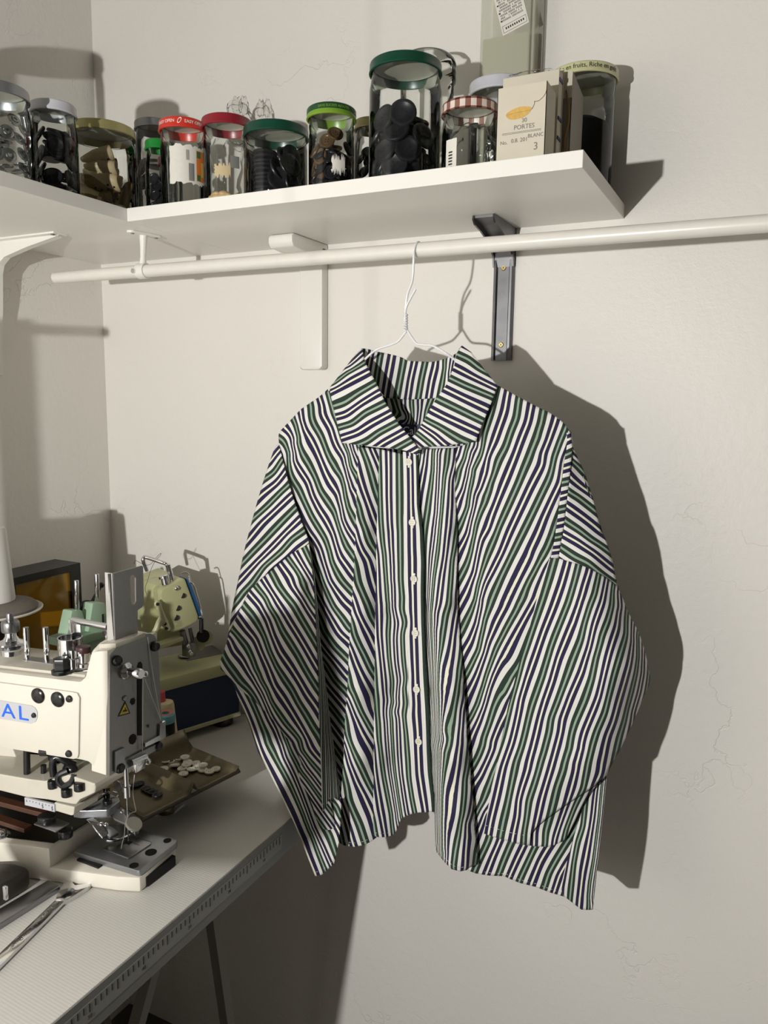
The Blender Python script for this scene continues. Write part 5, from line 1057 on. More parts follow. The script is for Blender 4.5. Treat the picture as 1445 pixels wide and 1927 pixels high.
for k in range(9): f.box(-.013+k*.0031, -.0112+k*.0031, yf-.0004, yf-.0002, -.0458, -.0430, M=Mt)
obj('small_print', f, M_INKD, o, smooth=False, local=False) if False else obj('small_print', f, M_INKD, o, smooth=False, local=True)
# ------------------------------------------------------------------ machines and tools on the table
def PP(x, y, P, n):
    d = Vector(ray(x, y)); n = Vector(n); c = Vector(CAM); return c+d*((Vector(P)-c).dot(n)/d.dot(n))
def prism3(mb, pts, vec, bev=0.0):
    b = bmesh.new(); vec = Vector(vec)
    A = [b.verts.new(p) for p in pts]; B = [b.verts.new(p+vec) for p in pts]; n = len(pts)
    b.faces.new(A); b.faces.new(B[::-1])
    for i in range(n): b.faces.new((A[i], B[i], B[(i+1) % n], A[(i+1) % n]))
    bmesh.ops.recalc_face_normals(b, faces=b.faces[:])
    if bev > 0: bmesh.ops.bevel(b, geom=b.edges[:], offset=bev, segments=2, profile=0.5, affect='EDGES')
    mb.add(b); return mb
M_IVORY = mat('ivory_enamel', srgb(214, 208, 195), 0.32, noise=(30, .03))
M_IVTOP = mat('worn_enamel', srgb(196, 190, 176), 0.22, noise=(60, .08))
M_GUN = mat('brushed_plate', (0.30, 0.29, 0.285), 0.34, 0.85, noise=(120, .08))
M_PLATE = mat('bed_plate', (0.34, 0.345, 0.36), 0.36, 0.8, noise=(90, .08))
M_BOLT = mat('black_bolt', srgb(24, 24, 25), 0.25)
M_BROWNM = mat('brown_carriage', srgb(74, 44, 30), 0.4, noise=(50, .2))
M_BLUE = mat('name_blue', srgb(20, 100, 224), 0.4)
M_NAME = mat('name_plate', srgb(186, 186, 190), 0.35)
M_WHITETH = mat('white_thread_cotton', srgb(226, 224, 218), 0.7)
M_WARN = mat('warn_yellow', srgb(224, 196, 30), 0.5)

HX = 0.5085                                        # plane of the grey face plate
TH = math.radians(9.5); FP0 = (0.505, -0.503, 0); FN = (math.sin(TH), -math.cos(TH), 0)   # front of the arm
def F(x, y, out=0.0): return PP(x, y, Vector(FP0)+Vector(FN)*out, FN)
def G(x, y, out=0.0): return PX(x, y, HX+out)
bm = thing('button_sewing_machine', 'ivory industrial button sewing machine with grey face plate and blue lettering', 'sewing machine', (0.42, -0.47, TT))
back = Vector((-math.sin(TH)*-1, math.cos(TH), 0))*0.085
# arm
front = [F(*p) for p in [(202, 1224), (176, 1226), (170, 1232), (160, 1274), (150, 1283), (0, 1265), (-190, 1242), (-190, 1375), (0, 1405), (150, 1430), (166, 1434), (179, 1446), (199, 1459), (204, 1461)]]
f = prism3(MB(), front, Vector((0, 0.085, 0)), 0.0022)
obj('arm', f, M_IVORY, bm, angle=30)
cov = [F(*p, 0.0) for p in [(138, 1301), (147, 1303), (152, 1312), (150, 1418), (148, 1425), (141, 1427), (0, 1404), (-185, 1376), (-185, 1258), (0, 1283)]]
o = obj('cover_panel', prism3(MB(), cov, Vector(FN)*0.0028, 0.0009), M_IVORY, bm, angle=30)
def fdome(x, y, r, h=.4, out=.0028):
    c = F(x, y, out); q = Vector((0, 0, 1)).rotation_difference(Vector(FN)).to_matrix().to_4x4()
    return MB().lathe([(r, 0), (r, r*.12), (r*.8, r*h*.75), (r*.4, r*h*.97), (0, r*h)], c, 28, q)
for x, y in ((72, 1309), (109, 1316)): obj('plug', fdome(x, y, .0098), M_BOLT, bm)['label'] = 'round black plug'
for x, y in ((131, 1315), (130, 1418)): obj('bolt', fdome(x, y, .0046, .8), M_BOLT, bm)
npx = [(60, 1327.5), (67, 1332), (71, 1340), (71, 1350), (67, 1358), (59, 1361.5), (0, 1352), (-120, 1334), (-120, 1300), (0, 1317.5)]
npo = obj('name_plate', prism3(MB(), [F(x, y, .0028) for x, y in npx], Vector(FN)*.0008), M_NAME, bm, smooth=False)
A0 = F(15.5, 1339, .0037); ax = (F(60, 1345.5, .0037)-F(0, 1336, .0037)).normalized(); az = Vector((0, 0, 1)); az = (az-ax*az.dot(ax)).normalized(); nn = ax.cross(az)
Mn = lambda P: Matrix(((ax.x, az.x, nn.x, P.x), (ax.y, az.y, nn.y, P.y), (ax.z, az.z, nn.z, P.z), (0, 0, 0, 1)))
f = MB(); text_mesh(f, 'A', .0262, Mn(A0) @ Matrix.Diagonal((1.22, 1, 1, 1)), .0004); text_mesh(f, 'L', .0262, Mn(F(43.5, 1343.5, .0037)) @ Matrix.Diagonal((1.30, 1, 1, 1)), .0004)
bo = bmesh.new()
obj('lettering', f, M_BLUE, npo, smooth=False)
obj('bolt', fdome(64, 1346, .0034, .8, .0036), M_BOLT, bm)
# deck and what stands on it
zd = F(0, 1265).z
deck = [F(158, 1279), F(-190, 1243)]
f = MB(); p0, p1 = F(150, 1281), F(-190, 1242)
f = prism3(MB(), [p0+Vector((0, .008, .001)), p1+Vector((0, .008, .001)), p1+Vector((0, .080, .001)), p0+Vector((0, .080, .001))], (0, 0, .004), .001)
obj('deck_plate', f, M_IVTOP, bm)
def dk(x, y, off): # a point over the deck: pixel seen at a given distance behind the arm front
    return PP(x, y, Vector(FP0)+Vector((0, off, 0)), FN)
def dcyl(x, y0, y1, off, r, m, name, r1=None, bev=0.0):
    a, b = dk(x, y0, off), dk(x, y1, off); a = Vector((b.x, b.y, a.z)); return obj(name, MB().cyl(b, a, r, r1, bev=bev), m, bm)
tc = dk(22, 1222, .030)
f = MB().lathe([(0, -.006), (.013, -.006), (.013, 0), (.019, .002), (.0195, .004), (.012, .006), (.018, .008), (.017, .010), (.010, .013), (.007, .018), (.0065, .026), (0, .026)], tc, 32)
obj('tension_discs', f, M_CHROME, bm)
f = MB().lathe([(0, .024), (.0105, .024), (.0112, .026), (.0112, .036), (.0100, .038), (.0045, .038), (.0045, .046), (.0038, .048), (0, .048)], tc, 32)
obj('tension_knob', f, M_STEEL, bm)
for x in (52, 88.5): dcyl(x, 1181, 1243, .018, .0036, M_CHROME, 'thread_pin')
f = MB()
for x in (52, 88.5):
    c = dk(x+2, 1222, .012); f.tube([c+Vector((-.012, .006, .016)), c+Vector((-.004, .001, .006)), c+Vector((.003, -.002, 0)), c+Vector((.002, -.003, -.006)), c+Vector((-.004, -.002, -.004)), c+Vector((-.003, 0, .001))], .0009, 8, smooth=4)
obj('thread_guide', f, M_CHROME, bm)
a, b = dk(42, 1243, .010), dk(104, 1252, .010)
obj('guide_strip', prism3(MB(), [a, b, b+Vector((0, .014, 0)), a+Vector((0, .014, 0))], (0, 0, .0012)), M_STEEL, bm)
c = dk(133, 1234, .028); f = MB().lathe([(.0135, 0), (.0150, 0), (.0150, .024), (.0135, .024)], c, 32, close=True); f.cyl(c, c+Vector((0, 0, .012)), .0132)
obj('chrome_cup', f, M_CHROME, bm)
c2 = dk(142, 1198, .040); f = MB().box(c2.x-.0105, c2.x+.0105, c2.y-.001, c2.y+.001, c2.z-.024, c2.z+.022, bev=.0008)
e2 = dk(214, 1165, .040); f.tube([c2+Vector((-.004, 0, .021)), Vector((e2.x, c2.y, c2.z+.021))], .0042, 12)
obj('guide_arm', f, M_CHROME, bm)
c = dk(116, 1262, .004); f = MB().cyl(c, c+Vector((0, 0, .016)), .0098, n=6, bev=.001); f.cyl(c+Vector((0, 0, -.003)), c+Vector((0, 0, .001)), .012)
obj('hex_bolt', f, M_BOLT, bm)
f = MB(); c = dk(139, 1256, .016); f.lathe([(0, 0), (.0075, 0), (.0075, .012), (.0055, .013), (.0055, .023), (0, .023)], c, 24)
c = dk(158, 1253, .020); f.lathe([(0, 0), (.0085, 0), (.0085, .004), (.0060, .005), (.0060, .014), (.0088, .015), (.0088, .020), (0, .020)], c, 24)
obj('tension_post', f, M_CHROME, bm)
c = dk(157, 1222, .020); obj('post_cap', MB().cyl(c+Vector((0, 0, -.004)), c+Vector((0, 0, .004)), .0088, bev=.001), mat('dark_red_cap', srgb(60, 30, 30), .4), bm)
a = dk(120, 1268, .014); b = dk(168, 1262, .014)
obj('lever_strip', MB().tube([a+Vector((-.004, 0, 0)), b], .0016, 8), M_CHROME, bm)
# step block, thumb screw, plug
a, b = F(176, 1226), F(206, 1224)
f = prism3(MB(), [a+Vector((-.002, .010, 0)), b+Vector((0, .010, 0)), b+Vector((0, .060, 0)), a+Vector((-.002, .060, 0))], (0, 0, .006), .001)
obj('top_clip', f, M_IVTOP, bm)
c = dk(194, 1217, .030); obj('plug', MB().sph(c, .0088, 16, (1, 1, .75)), M_BOLT, bm)['label'] = 'round black plug'
c = dk(201, 1196, .044); f = MB().cyl(c+Vector((0, 0, -.022)), c, .0022, n=10); f.lathe([(.0022, -.0012), (.0065, -.0012), (.0065, .0012), (.0022, .0012)], c+Vector((0, 0, .004)), 20, Matrix.Rotation(math.pi/2, 4, 'X'), close=True); f.cyl(c+Vector((0, .0008, .004)), c+Vector((0, -.0008, .004)), .006)
obj('wing_screw', f, M_CHROME, bm)
# face plate (faces the room's right), on the end of the arm
fo = [(206, 1461), (206.5, 1236), (210, 1230), (222, 1217), (245, 1203), (262, 1196), (274, 1192.5), (284, 1192), (292, 1197), (297, 1208), (300, 1260), (303, 1330), (307, 1372), (307, 1388), (303, 1394), (299, 1406), (270, 1421), (240, 1441)]
f = MB()
body = [Vector((p.x-.006, p.y, p.z)) for p in (G(*q) for q in fo)]
prism3(f, [Vector((p.x, p.y+.0005, p.z)) for p in body], (-.024, 0, 0))
obj('head_casting', f, M_IVORY, bm, smooth=False)
obj('face_plate', prism3(MB(), [G(*q) for q in fo], (-.0055, 0, 0), .0005), M_GUN, bm, smooth=False)
def gdisc(x, y, r, m, name, h=.0035, dome=True, par=None):
    q = Vector((0, 0, 1)).rotation_difference(Vector((1, 0, 0))).to_matrix().to_4x4()
    prof = [(r, 0), (r, h*.35), (r*.8, h*.85), (r*.4, h), (0, h)] if dome else [(r, 0), (r, h), (0, h)]
    return obj(name, MB().lathe(prof, G(x, y, .0002), 24, q), m, par or bm)
for x, y in ((219, 1243), (290, 1216), (296, 1404), (224, 1445)): gdisc(x, y, .0066, M_BOLT, 'bolt', .006)
for x, y, r in ((235, 1314, .0036), (279, 1366, .002)): gdisc(x, y, r, M_STEEL, 'bolt', .003)
M_SLOT = M_DARKHOLE
def gpoly(name, pts, m, out=.0003, th=.0004, par=None): return obj(name, prism3(MB(), [G(x, y, out) for x, y in pts], (th, 0, 0)), m, par or bm, smooth=False)
gpoly('lever_slot', [(258.5, 1384), (258, 1256), (261, 1247), (264.5, 1245), (267.5, 1250), (267.5, 1262), (266.5, 1300), (266.5, 1384)], M_SLOT)
gpoly('plate_hole', [(243, 1395), (243.5, 1388), (247, 1383), (252, 1381), (256, 1384), (256.5, 1390), (254, 1397), (249, 1401), (245, 1400)], M_SLOT)
gpoly('plate_hole', [(245, 1322), (247, 1315), (252, 1313), (254.5, 1317), (253, 1324), (248, 1327)], M_SLOT)
o = gpoly('warning_sign', [(221.5, 1349), (235.5, 1319), (245, 1342.5)], M_BOLT); o['label'] = 'yellow warning triangle with black edge'
wy = gpoly('warning_field', [(225, 1345.5), (235.3, 1324), (242, 1341)], M_WARN, .0006, .0003, o)
gpoly('warning_symbol', [(231, 1340), (231.5, 1337), (235, 1335), (234.5, 1331.5), (236.5, 1331.5), (236.5, 1334.5), (239, 1336), (239, 1338.5)], M_BOLT, .0009, .0002, o)
q = Vector((0, 0, 1)).rotation_difference(Vector((1, 0, 0))).to_matrix().to_4x4()
f = MB().lathe([(.0105, 0), (.0105, .003), (.0085, .005), (.006, .006), (.0048, .007), (.0048, .016), (.0066, .017), (.0066, .024), (.0055, .026), (0, .026)], G(236, 1262, .0002), 28, q)
obj('tension_knob', f, M_CHROME, bm)
f = MB().sph(G(270, 1268, .008), .0062, 14, (1.2, .8, .8)); f.cyl(G(264, 1264, 0), G(272, 1268, .010), .0030, n=10); obj('take_up_lever', f, M_CHROME, bm)
f = MB().tube([G(278, 1199, .001), G(284, 1246, .002), G(302, 1352, .004)], .00042, 6); f.tube([G(269, 1276, .010), G(268.5, 1340, .006), G(268, 1416, .004)], .00055, 6); f.tube([G(272, 1276, .010), G(303, 1356, .004)], .00036, 6)
obj('thread', f, M_WHITETH, bm)
gpoly('thread_bracket', [(270, 1405), (270, 1398), (297, 1383), (298, 1362), (308, 1356), (308.5, 1386), (303, 1390)], M_CHROME, .0006, .0030)
gpoly('clamp_bracket', [(214, 1452), (214, 1414), (232, 1406), (234, 1407), (232, 1430), (262, 1414), (300, 1396), (303, 1404), (262, 1428), (240, 1444)], M_STEEL, .0004, .0026)
f = MB(); c = G(262, 1428, .006); f.cyl(G(246, 1436, .005), G(274, 1424, .005), .0045, n=12); f.sph(G(277, 1433, .007), .0052, 12); f.box(c.x-.004, c.x+.004, c.y-.010, c.y+.006, c.z-.014, c.z-.002, bev=.001)
obj('needle_clamp', f, M_CHROME, bm)
# tall slotted guard plate
XG = HX-.012
def GG(x, y, o_=0.0): return PX(x, y, XG+o_)
f = MB()
def plate_with_slot():
    out = [(212, 1079), (266, 1064.5), (268, 1066), (270, 1137), (266, 1143), (258, 1148), (258, 1196), (257, 1230), (217, 1240)]
    sl = [(243.5, 1087), (245.5, 1083), (249, 1081.5), (252.5, 1083), (254.5, 1087), (255, 1131), (252.5, 1136), (249.5, 1137.5), (246.5, 1136), (245, 1131)]
    b = bmesh.new(); vs = [GG(*p) for p in out]+[GG(*p) for p in sl]
    v2 = [Vector((v.y, v.z)) for v in vs]; no, ns = len(out), len(sl)
    r = delaunay_2d_cdt(v2, [(i, (i+1) % no) for i in range(no)]+[(no+i, no+(i+1) % ns) for i in range(ns)], [], 1, 1e-7)
    co = r[0]; import_ = [b.verts.new((XG, v.x, v.y)) for v in co]
    sy = [GG(*p) for p in sl]; cy = sum(v.y for v in sy)/ns; cz = sum(v.z for v in sy)/ns
    y0_, y1_, z0_, z1_ = min(v.y for v in sy), max(v.y for v in sy), min(v.z for v in sy), max(v.z for v in sy)
    for t_ in r[2]:
        g = [sum(co[i][k] for i in t_)/3 for k in (0, 1)]
        rr_ = (y1_-y0_)/2
        inside = y0_ < g[0] < y1_ and z0_ < g[1] < z1_ and abs(g[0]-cy) < rr_
        if inside and min(g[1]-z0_, z1_-g[1]) > 0: continue
        b.faces.new([import_[i] for i in t_])
    return b
bmp = plate_with_slot(); bmesh.ops.recalc_face_normals(bmp, faces=bmp.faces[:])
o = obj('guard_plate', bmp, M_GUN, bm, smooth=False); md = o.modifiers.new('th', 'SOLIDIFY'); md.thickness = .002; md.offset = 0
f = prism3(MB(), [GG(212, 1079), GG(204, 1080, -.004), GG(209, 1085, -.008), GG(214, 1238, -.008), GG(217, 1240)], (-.0012, 0, 0), 0); f.box(XG-.012, XG, GG(212, 1079).y-.001, GG(212, 1079).y+.0005, GG(217, 1240).z, GG(212, 1079).z)
obj('guard_flange', f, M_CHROME, bm, smooth=False)
# needle, loose thread
zp = 0.7805
nh = PZ(242, 1588, zp); nb = Vector((nh.x, nh.y, .880))
f = MB().cyl(nb+Vector((0, 0, -.030)), nb+Vector((0, 0, .030)), .0034, n=14); f.cyl(nh+Vector((0, 0, .004)), nb+Vector((0, 0, -.030)), .0009, n=8); f.cyl(nb+Vector((0, 0, -.034)), nb+Vector((0, 0, -.020)), .0052, n=12)
obj('needle_bar', f, M_CHROME, bm)
def N_(x, y): return PX(x, y, nh.x+.002)
obj('loose_thread', MB().tube([N_(253, 1458), N_(250, 1490), N_(253, 1512), N_(255.5, 1526), N_(249, 1529), N_(243, 1533), N_(236, 1550), N_(234, 1572), N_(230, 1587), N_(228, 1598)], .0005, 6, smooth=4), M_WHITETH, bm)
# bed: narrow under the plate, flaring to the left
bfront = [(.5470, -.5025), (.521, -.5135), (.489, -.5225), (.452, -.5335), (.425, -.5405), (.395, -.5495), (.368, -.558), (.30, -.580), (.15, -.625)]
f = MB().prism(bfront+[(.15, -.36), (.30, -.38), (.44, -.415), (.5410, -.430)], TT+.0006, .7722, 'z', bev=.003)
obj('bed', f, M_IVORY, bm, angle=30)
hf_ = [(.434, -.5385), (.425, -.5408), (.395, -.5498), (.368, -.5583), (.30, -.5803), (.15, -.6253), (.15, -.37), (.30, -.39), (.434, -.42)]
f = MB().prism(hf_, TT+.0008, TT+.046, 'z', bev=.003); obj('bed_housing', f, M_IVORY, bm, angle=30)
f = MB().prism([(.430, -.528), (.395, -.5385), (.368, -.547), (.30, -.569), (.16, -.612), (.16, -.38), (.30, -.40), (.430, -.43)], TT+.0455, TT+.0470, 'z'); obj('bed_recess', f, mat('oily_black', srgb(22, 19, 16), .3, noise=(50, .4)), bm, smooth=False)
f = MB().box(.5385, .5475, -.492, -.440, .7535, .7665); obj('bed_opening', f, M_SLOT, bm, smooth=False)
pl = [PZ(*p, zp) for p in [(138, 1602), (258, 1638), (264, 1638), (332, 1586), (334, 1581), (330, 1577), (262, 1559), (215, 1550)]]
o = obj('bed_plate', prism3(MB(), [Vector((p.x, p.y, zp)) for p in pl], (0, 0, -.0082), .0012), M_PLATE, bm)
for x, y, r in ((315, 1582, .0045), (284, 1604, .0065), (252, 1629, .0050)):
    c = PZ(x, y, zp); obj('plate_hole', MB().lathe([(r, .0003), (r*1.12, .0006), (r*1.12, .0001), (0, .0001)], Vector((c.x, c.y, zp)), 24), M_SLOT, bm)
a = PZ(150, 1612, .776); f = MB().box(a.x-.001, a.x+.036, a.y-.004, a.y+.004, .766, .7745); obj('plate_notch', f, M_SLOT, bm, smooth=False)
npl = [PZ(*p, zp+.0016) for p in [(192, 1597), (240, 1614), (244, 1614), (284, 1588), (285, 1584), (240, 1570)]]
obj('needle_plate', prism3(MB(), [Vector((p.x, p.y, zp+.0018)) for p in npl], (0, 0, -.0022), .0004), M_STEEL, bm)
c = nh; obj('needle_hole', MB().box(c.x-.0042, c.x+.0042, c.y-.0035, c.y+.0035, zp+.0016, zp+.0021), M_SLOT, bm, smooth=False)
f = MB()
for dx, dy, lx, ly in ((.010, .002, .012, .0002), (-.006, -.010, .0002, .008), (.004, .012, .0002, .006)): f.box(c.x+dx-lx/2-.0001, c.x+dx+lx/2+.0001, c.y+dy-ly/2-.0001, c.y+dy+ly/2+.0001, zp+.0017, zp+.00205)
obj('plate_engraving', f, M_BOLT, bm, smooth=False)
# carriage between bed and arm
YC = -.505
KN = (math.sin(math.radians(13)), -math.cos(math.radians(13)), 0)
def Kp(x, y, dy=0.0): return PP(x, y, (0.505, YC+dy, 0), KN)
f = prism3(MB(), [Kp(*p) for p in [(-190, 1440), (0, 1457), (58, 1467), (84, 1470), (120, 1461), (128, 1458), (178, 1475), (180, 1482), (178, 1492), (150, 1505), (143, 1514), (134, 1513), (90, 1505), (48, 1500), (0, 1488), (-190, 1460)]], (0, .062, 0), .0012)
obj('clamp_carriage', f, M_IVTOP, bm, smooth=False)
f = prism3(MB(), [Kp(*p, .05) for p in [(-190, 1395), (20, 1400), (30, 1425), (22, 1440), (60, 1447), (75, 1450), (75, 1470), (-190, 1455)]], (0, .02, 0), .001); obj('rear_casting', f, M_IVORY, bm, smooth=False)
f = prism3(MB(), [Kp(*p) for p in [(102, 1510), (140, 1519), (138, 1534), (134, 1535), (104, 1526)]], (0, .04, 0), .001); obj('carriage_block', f, M_IVTOP, bm, smooth=False)
f = MB()
for (x0, y0, x1, y1, h, dy) in ((-120, 1478, 88, 1532, 9, .004), (-120, 1505, 45, 1560, 8, -.004), (-120, 1530, 120, 1575, 10, .020)):
    a, b = Kp(x0, y0, dy), Kp(x1, y1, dy); d = Kp(x1, y1+h, dy); th_ = b.z-d.z
    prism3(f, [a, b, Vector((b.x, b.y, b.z-th_)), Vector((a.x, a.y, a.z-th_))], (0, .012, 0), .0006)
obj('feed_slide', f, M_BROWNM, bm, smooth=False)
a, b = Kp(46, 1501, -.002), Kp(102, 1514, -.002)
o = obj('scale_strip', prism3(MB(), [a, b, b+Vector((0, 0, -.010)), a+Vector((0, 0, -.010))], (0, .003, 0)), M_NAME, bm, smooth=False)
f = MB()
sx = (b-a).normalized()
for k in range(9): p = a+sx*(.003+.0046*k)+Vector((0, -.0003, -.0022)); f.box(p.x-.0003, p.x+.0003, p.y, p.y+.0005, p.z-.0016-(.0012 if k % 4 == 0 else 0), p.z)
for k, ch in ((5, '5'), (8, '5')): p = a+sx*(.003+.0046*k)+Vector((0, -.0004, -.0066)); text_mesh(f, ch, .0062, Matrix(((1, 0, 0, p.x), (0, 0, -1, p.y), (0, 1, 0, p.z), (0, 0, 0, 1))), .0001)
obj('scale_marks', f, M_INKD, o, smooth=False)
obj('black_post', MB().cyl(Kp(51, 1466, .012), Kp(50, 1395, .012), .0042, n=16), M_BOLT, bm)
f = MB(); f.box(Kp(84, 1430).x-.010, Kp(84, 1430).x+.010, Kp(84, 1430).y+.012, Kp(84, 1430).y+.030, Kp(84, 1443).z, Kp(84, 1412).z, bev=.002); f.cyl(Kp(82, 1478, .02), Kp(82, 1440, .02), .0036, n=12); f.cyl(Kp(78, 1414, .010), Kp(92, 1414, .010), .006, n=12)
obj('linkage', f, M_BOLT, bm)
f = MB().tube([Kp(101, 1460, .006), Kp(99, 1440, .006), Kp(101, 1430, .006), Kp(107, 1425, .008), Kp(118, 1429, .010), Kp(130, 1436, .014), Kp(140, 1440, .018)], .0046, 12, smooth=4)
f.sph(Kp(132, 1447, .012), .011, 14, (1, .7, .7)); f.tube([Kp(128, 1450, .004), Kp(112, 1458, .0), Kp(110, 1470, -.002), Kp(120, 1479, -.002), Kp(134, 1472, .0), Kp(140, 1458, .004)], .0040, 10, smooth=4)
obj('lift_handle', f, M_BOLT, bm)
for x, y, r in ((99, 1474, .006), (126, 1489, .007), (150, 1478, .007), (88, 1540, .011), (123, 1566, .009)):
    c = Kp(x, y, -.001); obj('bolt', MB().cyl(c+Vector((0, 0, -.006)), c+Vector((0, 0, .004)), r, n=20, bev=.0008), M_BOLT, bm)
a = Kp(95, 1548, -.006); obj('slide_washer', MB().box(a.x-.018, a.x+.020, a.y-.010, a.y+.012, a.z-.003, a.z-.001, bev=.0005), M_STEEL, bm)
f = MB().sph(Kp(3, 1567, -.008), .0075, 14, (1, 1, .7)); f.cyl(Kp(3, 1574, -.008), Kp(3, 1570, -.008), .0105); obj('dome_nut', f, M_CHROME, bm)
# button clamp: block, screws, jaws
zc = .826
bl = [PZ(*p, zc) for p in [(138, 1524), (150, 1526), (201, 1524), (206, 1522), (226, 1507), (224, 1501), (200, 1490), (165, 1500), (142, 1512)]]
obj('clamp_block', prism3(MB(), [Vector((p.x, p.y, zc)) for p in bl], (0, 0, -.0105), .0008), M_PLATE, bm, smooth=False)
def Zc(x, y, z): return PZ(x, y, z)
f = MB().tube([Zc(205, 1490, zc+.012), Zc(190, 1500, zc+.006), Zc(170, 1514, zc+.003), Zc(152, 1521, zc+.002), Zc(142, 1521, zc+.002), Zc(141, 1515, zc+.003), Zc(155, 1505, zc+.004), Zc(178, 1492, zc+.006)], .0022, 8, smooth=4)
f.tube([Zc(212, 1490, zc+.010), Zc(222, 1494, zc+.006), Zc(219, 1500, zc+.004), Zc(208, 1502, zc+.004)], .0011, 8, smooth=4)
obj('clamp_spring', f, M_CHROME, bm)
c = Zc(200, 1477, zc+.020); obj('screw_shank', MB().cyl(c+Vector((0, 0, -.020)), c, .0042, n=14), M_BOLT, bm); f = MB(); f.lathe([(0, 0), (.0105, 0), (.0112, .001), (.0112, .004), (.0100, .005), (.0016, .005), (0, .0046)], c, 28)
obj('thumb_screw', f, M_BRASS, bm)
c = Zc(221, 1479, zc+.022); obj('clamp_tab', MB().cyl(c+Vector((0, -.0008, 0)), c+Vector((0, .0008, 0)), .0072), M_STEEL, bm)
for x, y in ((152, 1517), (202, 1512)): c = Zc(x, y, zc+.001); obj('bolt', MB().cyl(c, c+Vector((0, 0, .005)), .006, n=18, bev=.0008), M_BOLT, bm)
zj = zp+.006
J1_ = [Zc(165, 1541, zc-.010), Zc(178, 1552, .812), Zc(188, 1565, .802), Zc(196, 1574, .795), Zc(203, 1580, .789), Zc(216, 1581, .788), Zc(231, 1576, .788), Zc(238, 1570, .788)]
f = MB()
for i in range(len(J1_)-1):
    a, b = J1_[i], J1_[i+1]; u = Vector((.010, .016, 0)).normalized()*.007
    prism3(f, [a-u*.3, b-u*.3, b+u, a+u], (0, 0, -.0032), .0004)
obj('clamp_jaw', f, M_CHROME, bm)
f = prism3(MB(), [Zc(*p) for p in ((185, 1546, .808), (212, 1556, .803), (224, 1566, .798), (206, 1575, .794), (190, 1560, .801))], (0, 0, -.004), .0006); obj('jaw_insert', f, M_STEEL, bm)
f = prism3(MB(), [Zc(*p) for p in ((200, 1520, .818), (228, 1522, .822), (248, 1545, .812), (262, 1562, .802), (254, 1568, .800), (232, 1548, .808), (214, 1540, .812))], (0, 0, -.004), .0006); obj('jaw_arm', f, M_STEEL, bm)
c = Zc(252, 1551, .818); obj('jaw_pad', MB().lathe([(0, -.002), (.010, -.002), (.0105, 0), (.010, .002), (0, .002)], c, 28, Matrix.Rotation(.5, 4, 'Y')), mat('jaw_pad_white', srgb(196, 194, 186), .4), bm)
for x, y, z in ((230, 1527, .825), (200, 1552, .812), (250, 1563, .806), (191, 1551, .813)): c = Zc(x, y, z); obj('bolt', MB().sph(c, .0034, 12, (1, 1, .7)), M_CHROME, bm)

# thread stand of the machine: disc, foam, cone
ts = thing('thread_stand', 'round white spool plate on a black post behind the ivory machine', 'thread stand', (0.30, -0.47, TT))
c = PY(-8, 1146, -.388)
obj('spool_plate', MB().lathe([(0, -.004), (.062, -.004), (.0660, -.002), (.0666, 0), (.0650, .001), (.060, -.001), (0, -.001)], c, 56), M_IVORY, ts)
obj('post', MB().cyl((c.x-.004, c.y, TT+.001), (c.x-.004, c.y, c.z-.004), .013, n=20), M_BOLT, ts)
M_FOAM = mat('grey_foam', srgb(112, 106, 98), .9, noise=(120, .1))
obj('foam_pad', MB().lathe([(0, -.001), (.058, -.001), (.060, .003), (.055, .008), (.033, .012), (0, .013)], c, 48), M_FOAM, ts)
c3 = c+Vector((-.006, 0, .0128))
f = MB().lathe([(0, 0), (.0315, 0), (.032, .003), (.0245, .108), (.022, .112), (0, .112)], c3, 48)
tcone = thing('thread_cone', 'white thread cone standing on the foam of the spool plate', 'thread', c3); obj('thread_winding', f, M_WHITETH, tcone)
f = MB().lathe([(.008, .112), (.011, .112), (.011, .118), (.008, .118)], c3, 24, close=True); obj('core', f, mat('cone_core', srgb(150, 140, 120), .7), tcone)

# ---- tray of buttons
zt_ = .806
M_TRAY = mat('brown_tray', srgb(104, 94, 70), .36, .25, noise=(60, .15))
M_TRAYE = mat('tray_edge', srgb(58, 50, 40), .4, .2)
tr = thing('button_tray', 'dull brown metal tray with two compartments on a post behind the needle', 'tray', PZ(312, 1535, TT))
cA, cB, cC = PZ(262, 1532, zt_), PZ(449, 1439, zt_), PZ(337, 1395, zt_+.006)
ux = (cB-cA); ux.z = 0; LT = ux.length; ux.normalize(); uy = Vector((-ux.y, ux.x, 0)); WT = (cC-cA).dot(uy)
def tp(s, t, z): return cA+ux*(LT*s)+uy*(WT*t)+Vector((0, 0, z-cA.z))
def trayshell(b, s0, s1, t0, t1, zb, hb, wl, wr_, wf=0.004):
    """one pan: floor with sloping sides; left, right, back walls rise, the front lip is low"""
    V = []
    st = [(0, 0), (.06, .22), (.94, .22), (1, 0)]
    N_s, N_t = 14, 12
    for i in range(N_s+1):
        row = []
        for k in range(N_t+1):
            a, c_ = i/N_s, k/N_t
            w = max(wl*max(0, 1-a/.14)**1.6, wr_*max(0, 1-(1-a)/.14)**1.6, hb*max(0, 1-(1-c_)/.22)**1.5, wf*max(0, 1-c_/.06)**1.5)
            row.append(b.bm.verts.new(tp(s0+(s1-s0)*a, t0+(t1-t0)*c_, zb+w)))
        V.append(row)
    for i in range(N_s):
        for k in range(N_t): b.bm.faces.new((V[i][k], V[i+1][k], V[i+1][k+1], V[i][k+1]))
f = MB(); trayshell(f, 0.0, .515, 0, 1, zt_-.012, .032, .012, .018)
o = obj('tray_pan', f, M_TRAY, tr); md = o.modifiers.new('th', 'SOLIDIFY'); md.thickness = .0016; md.offset = -1; o['label'] = 'front pan with black buttons'
f = MB(); trayshell(f, .525, 1.0, 0, 1, zt_-.012, .034, .018, .010)
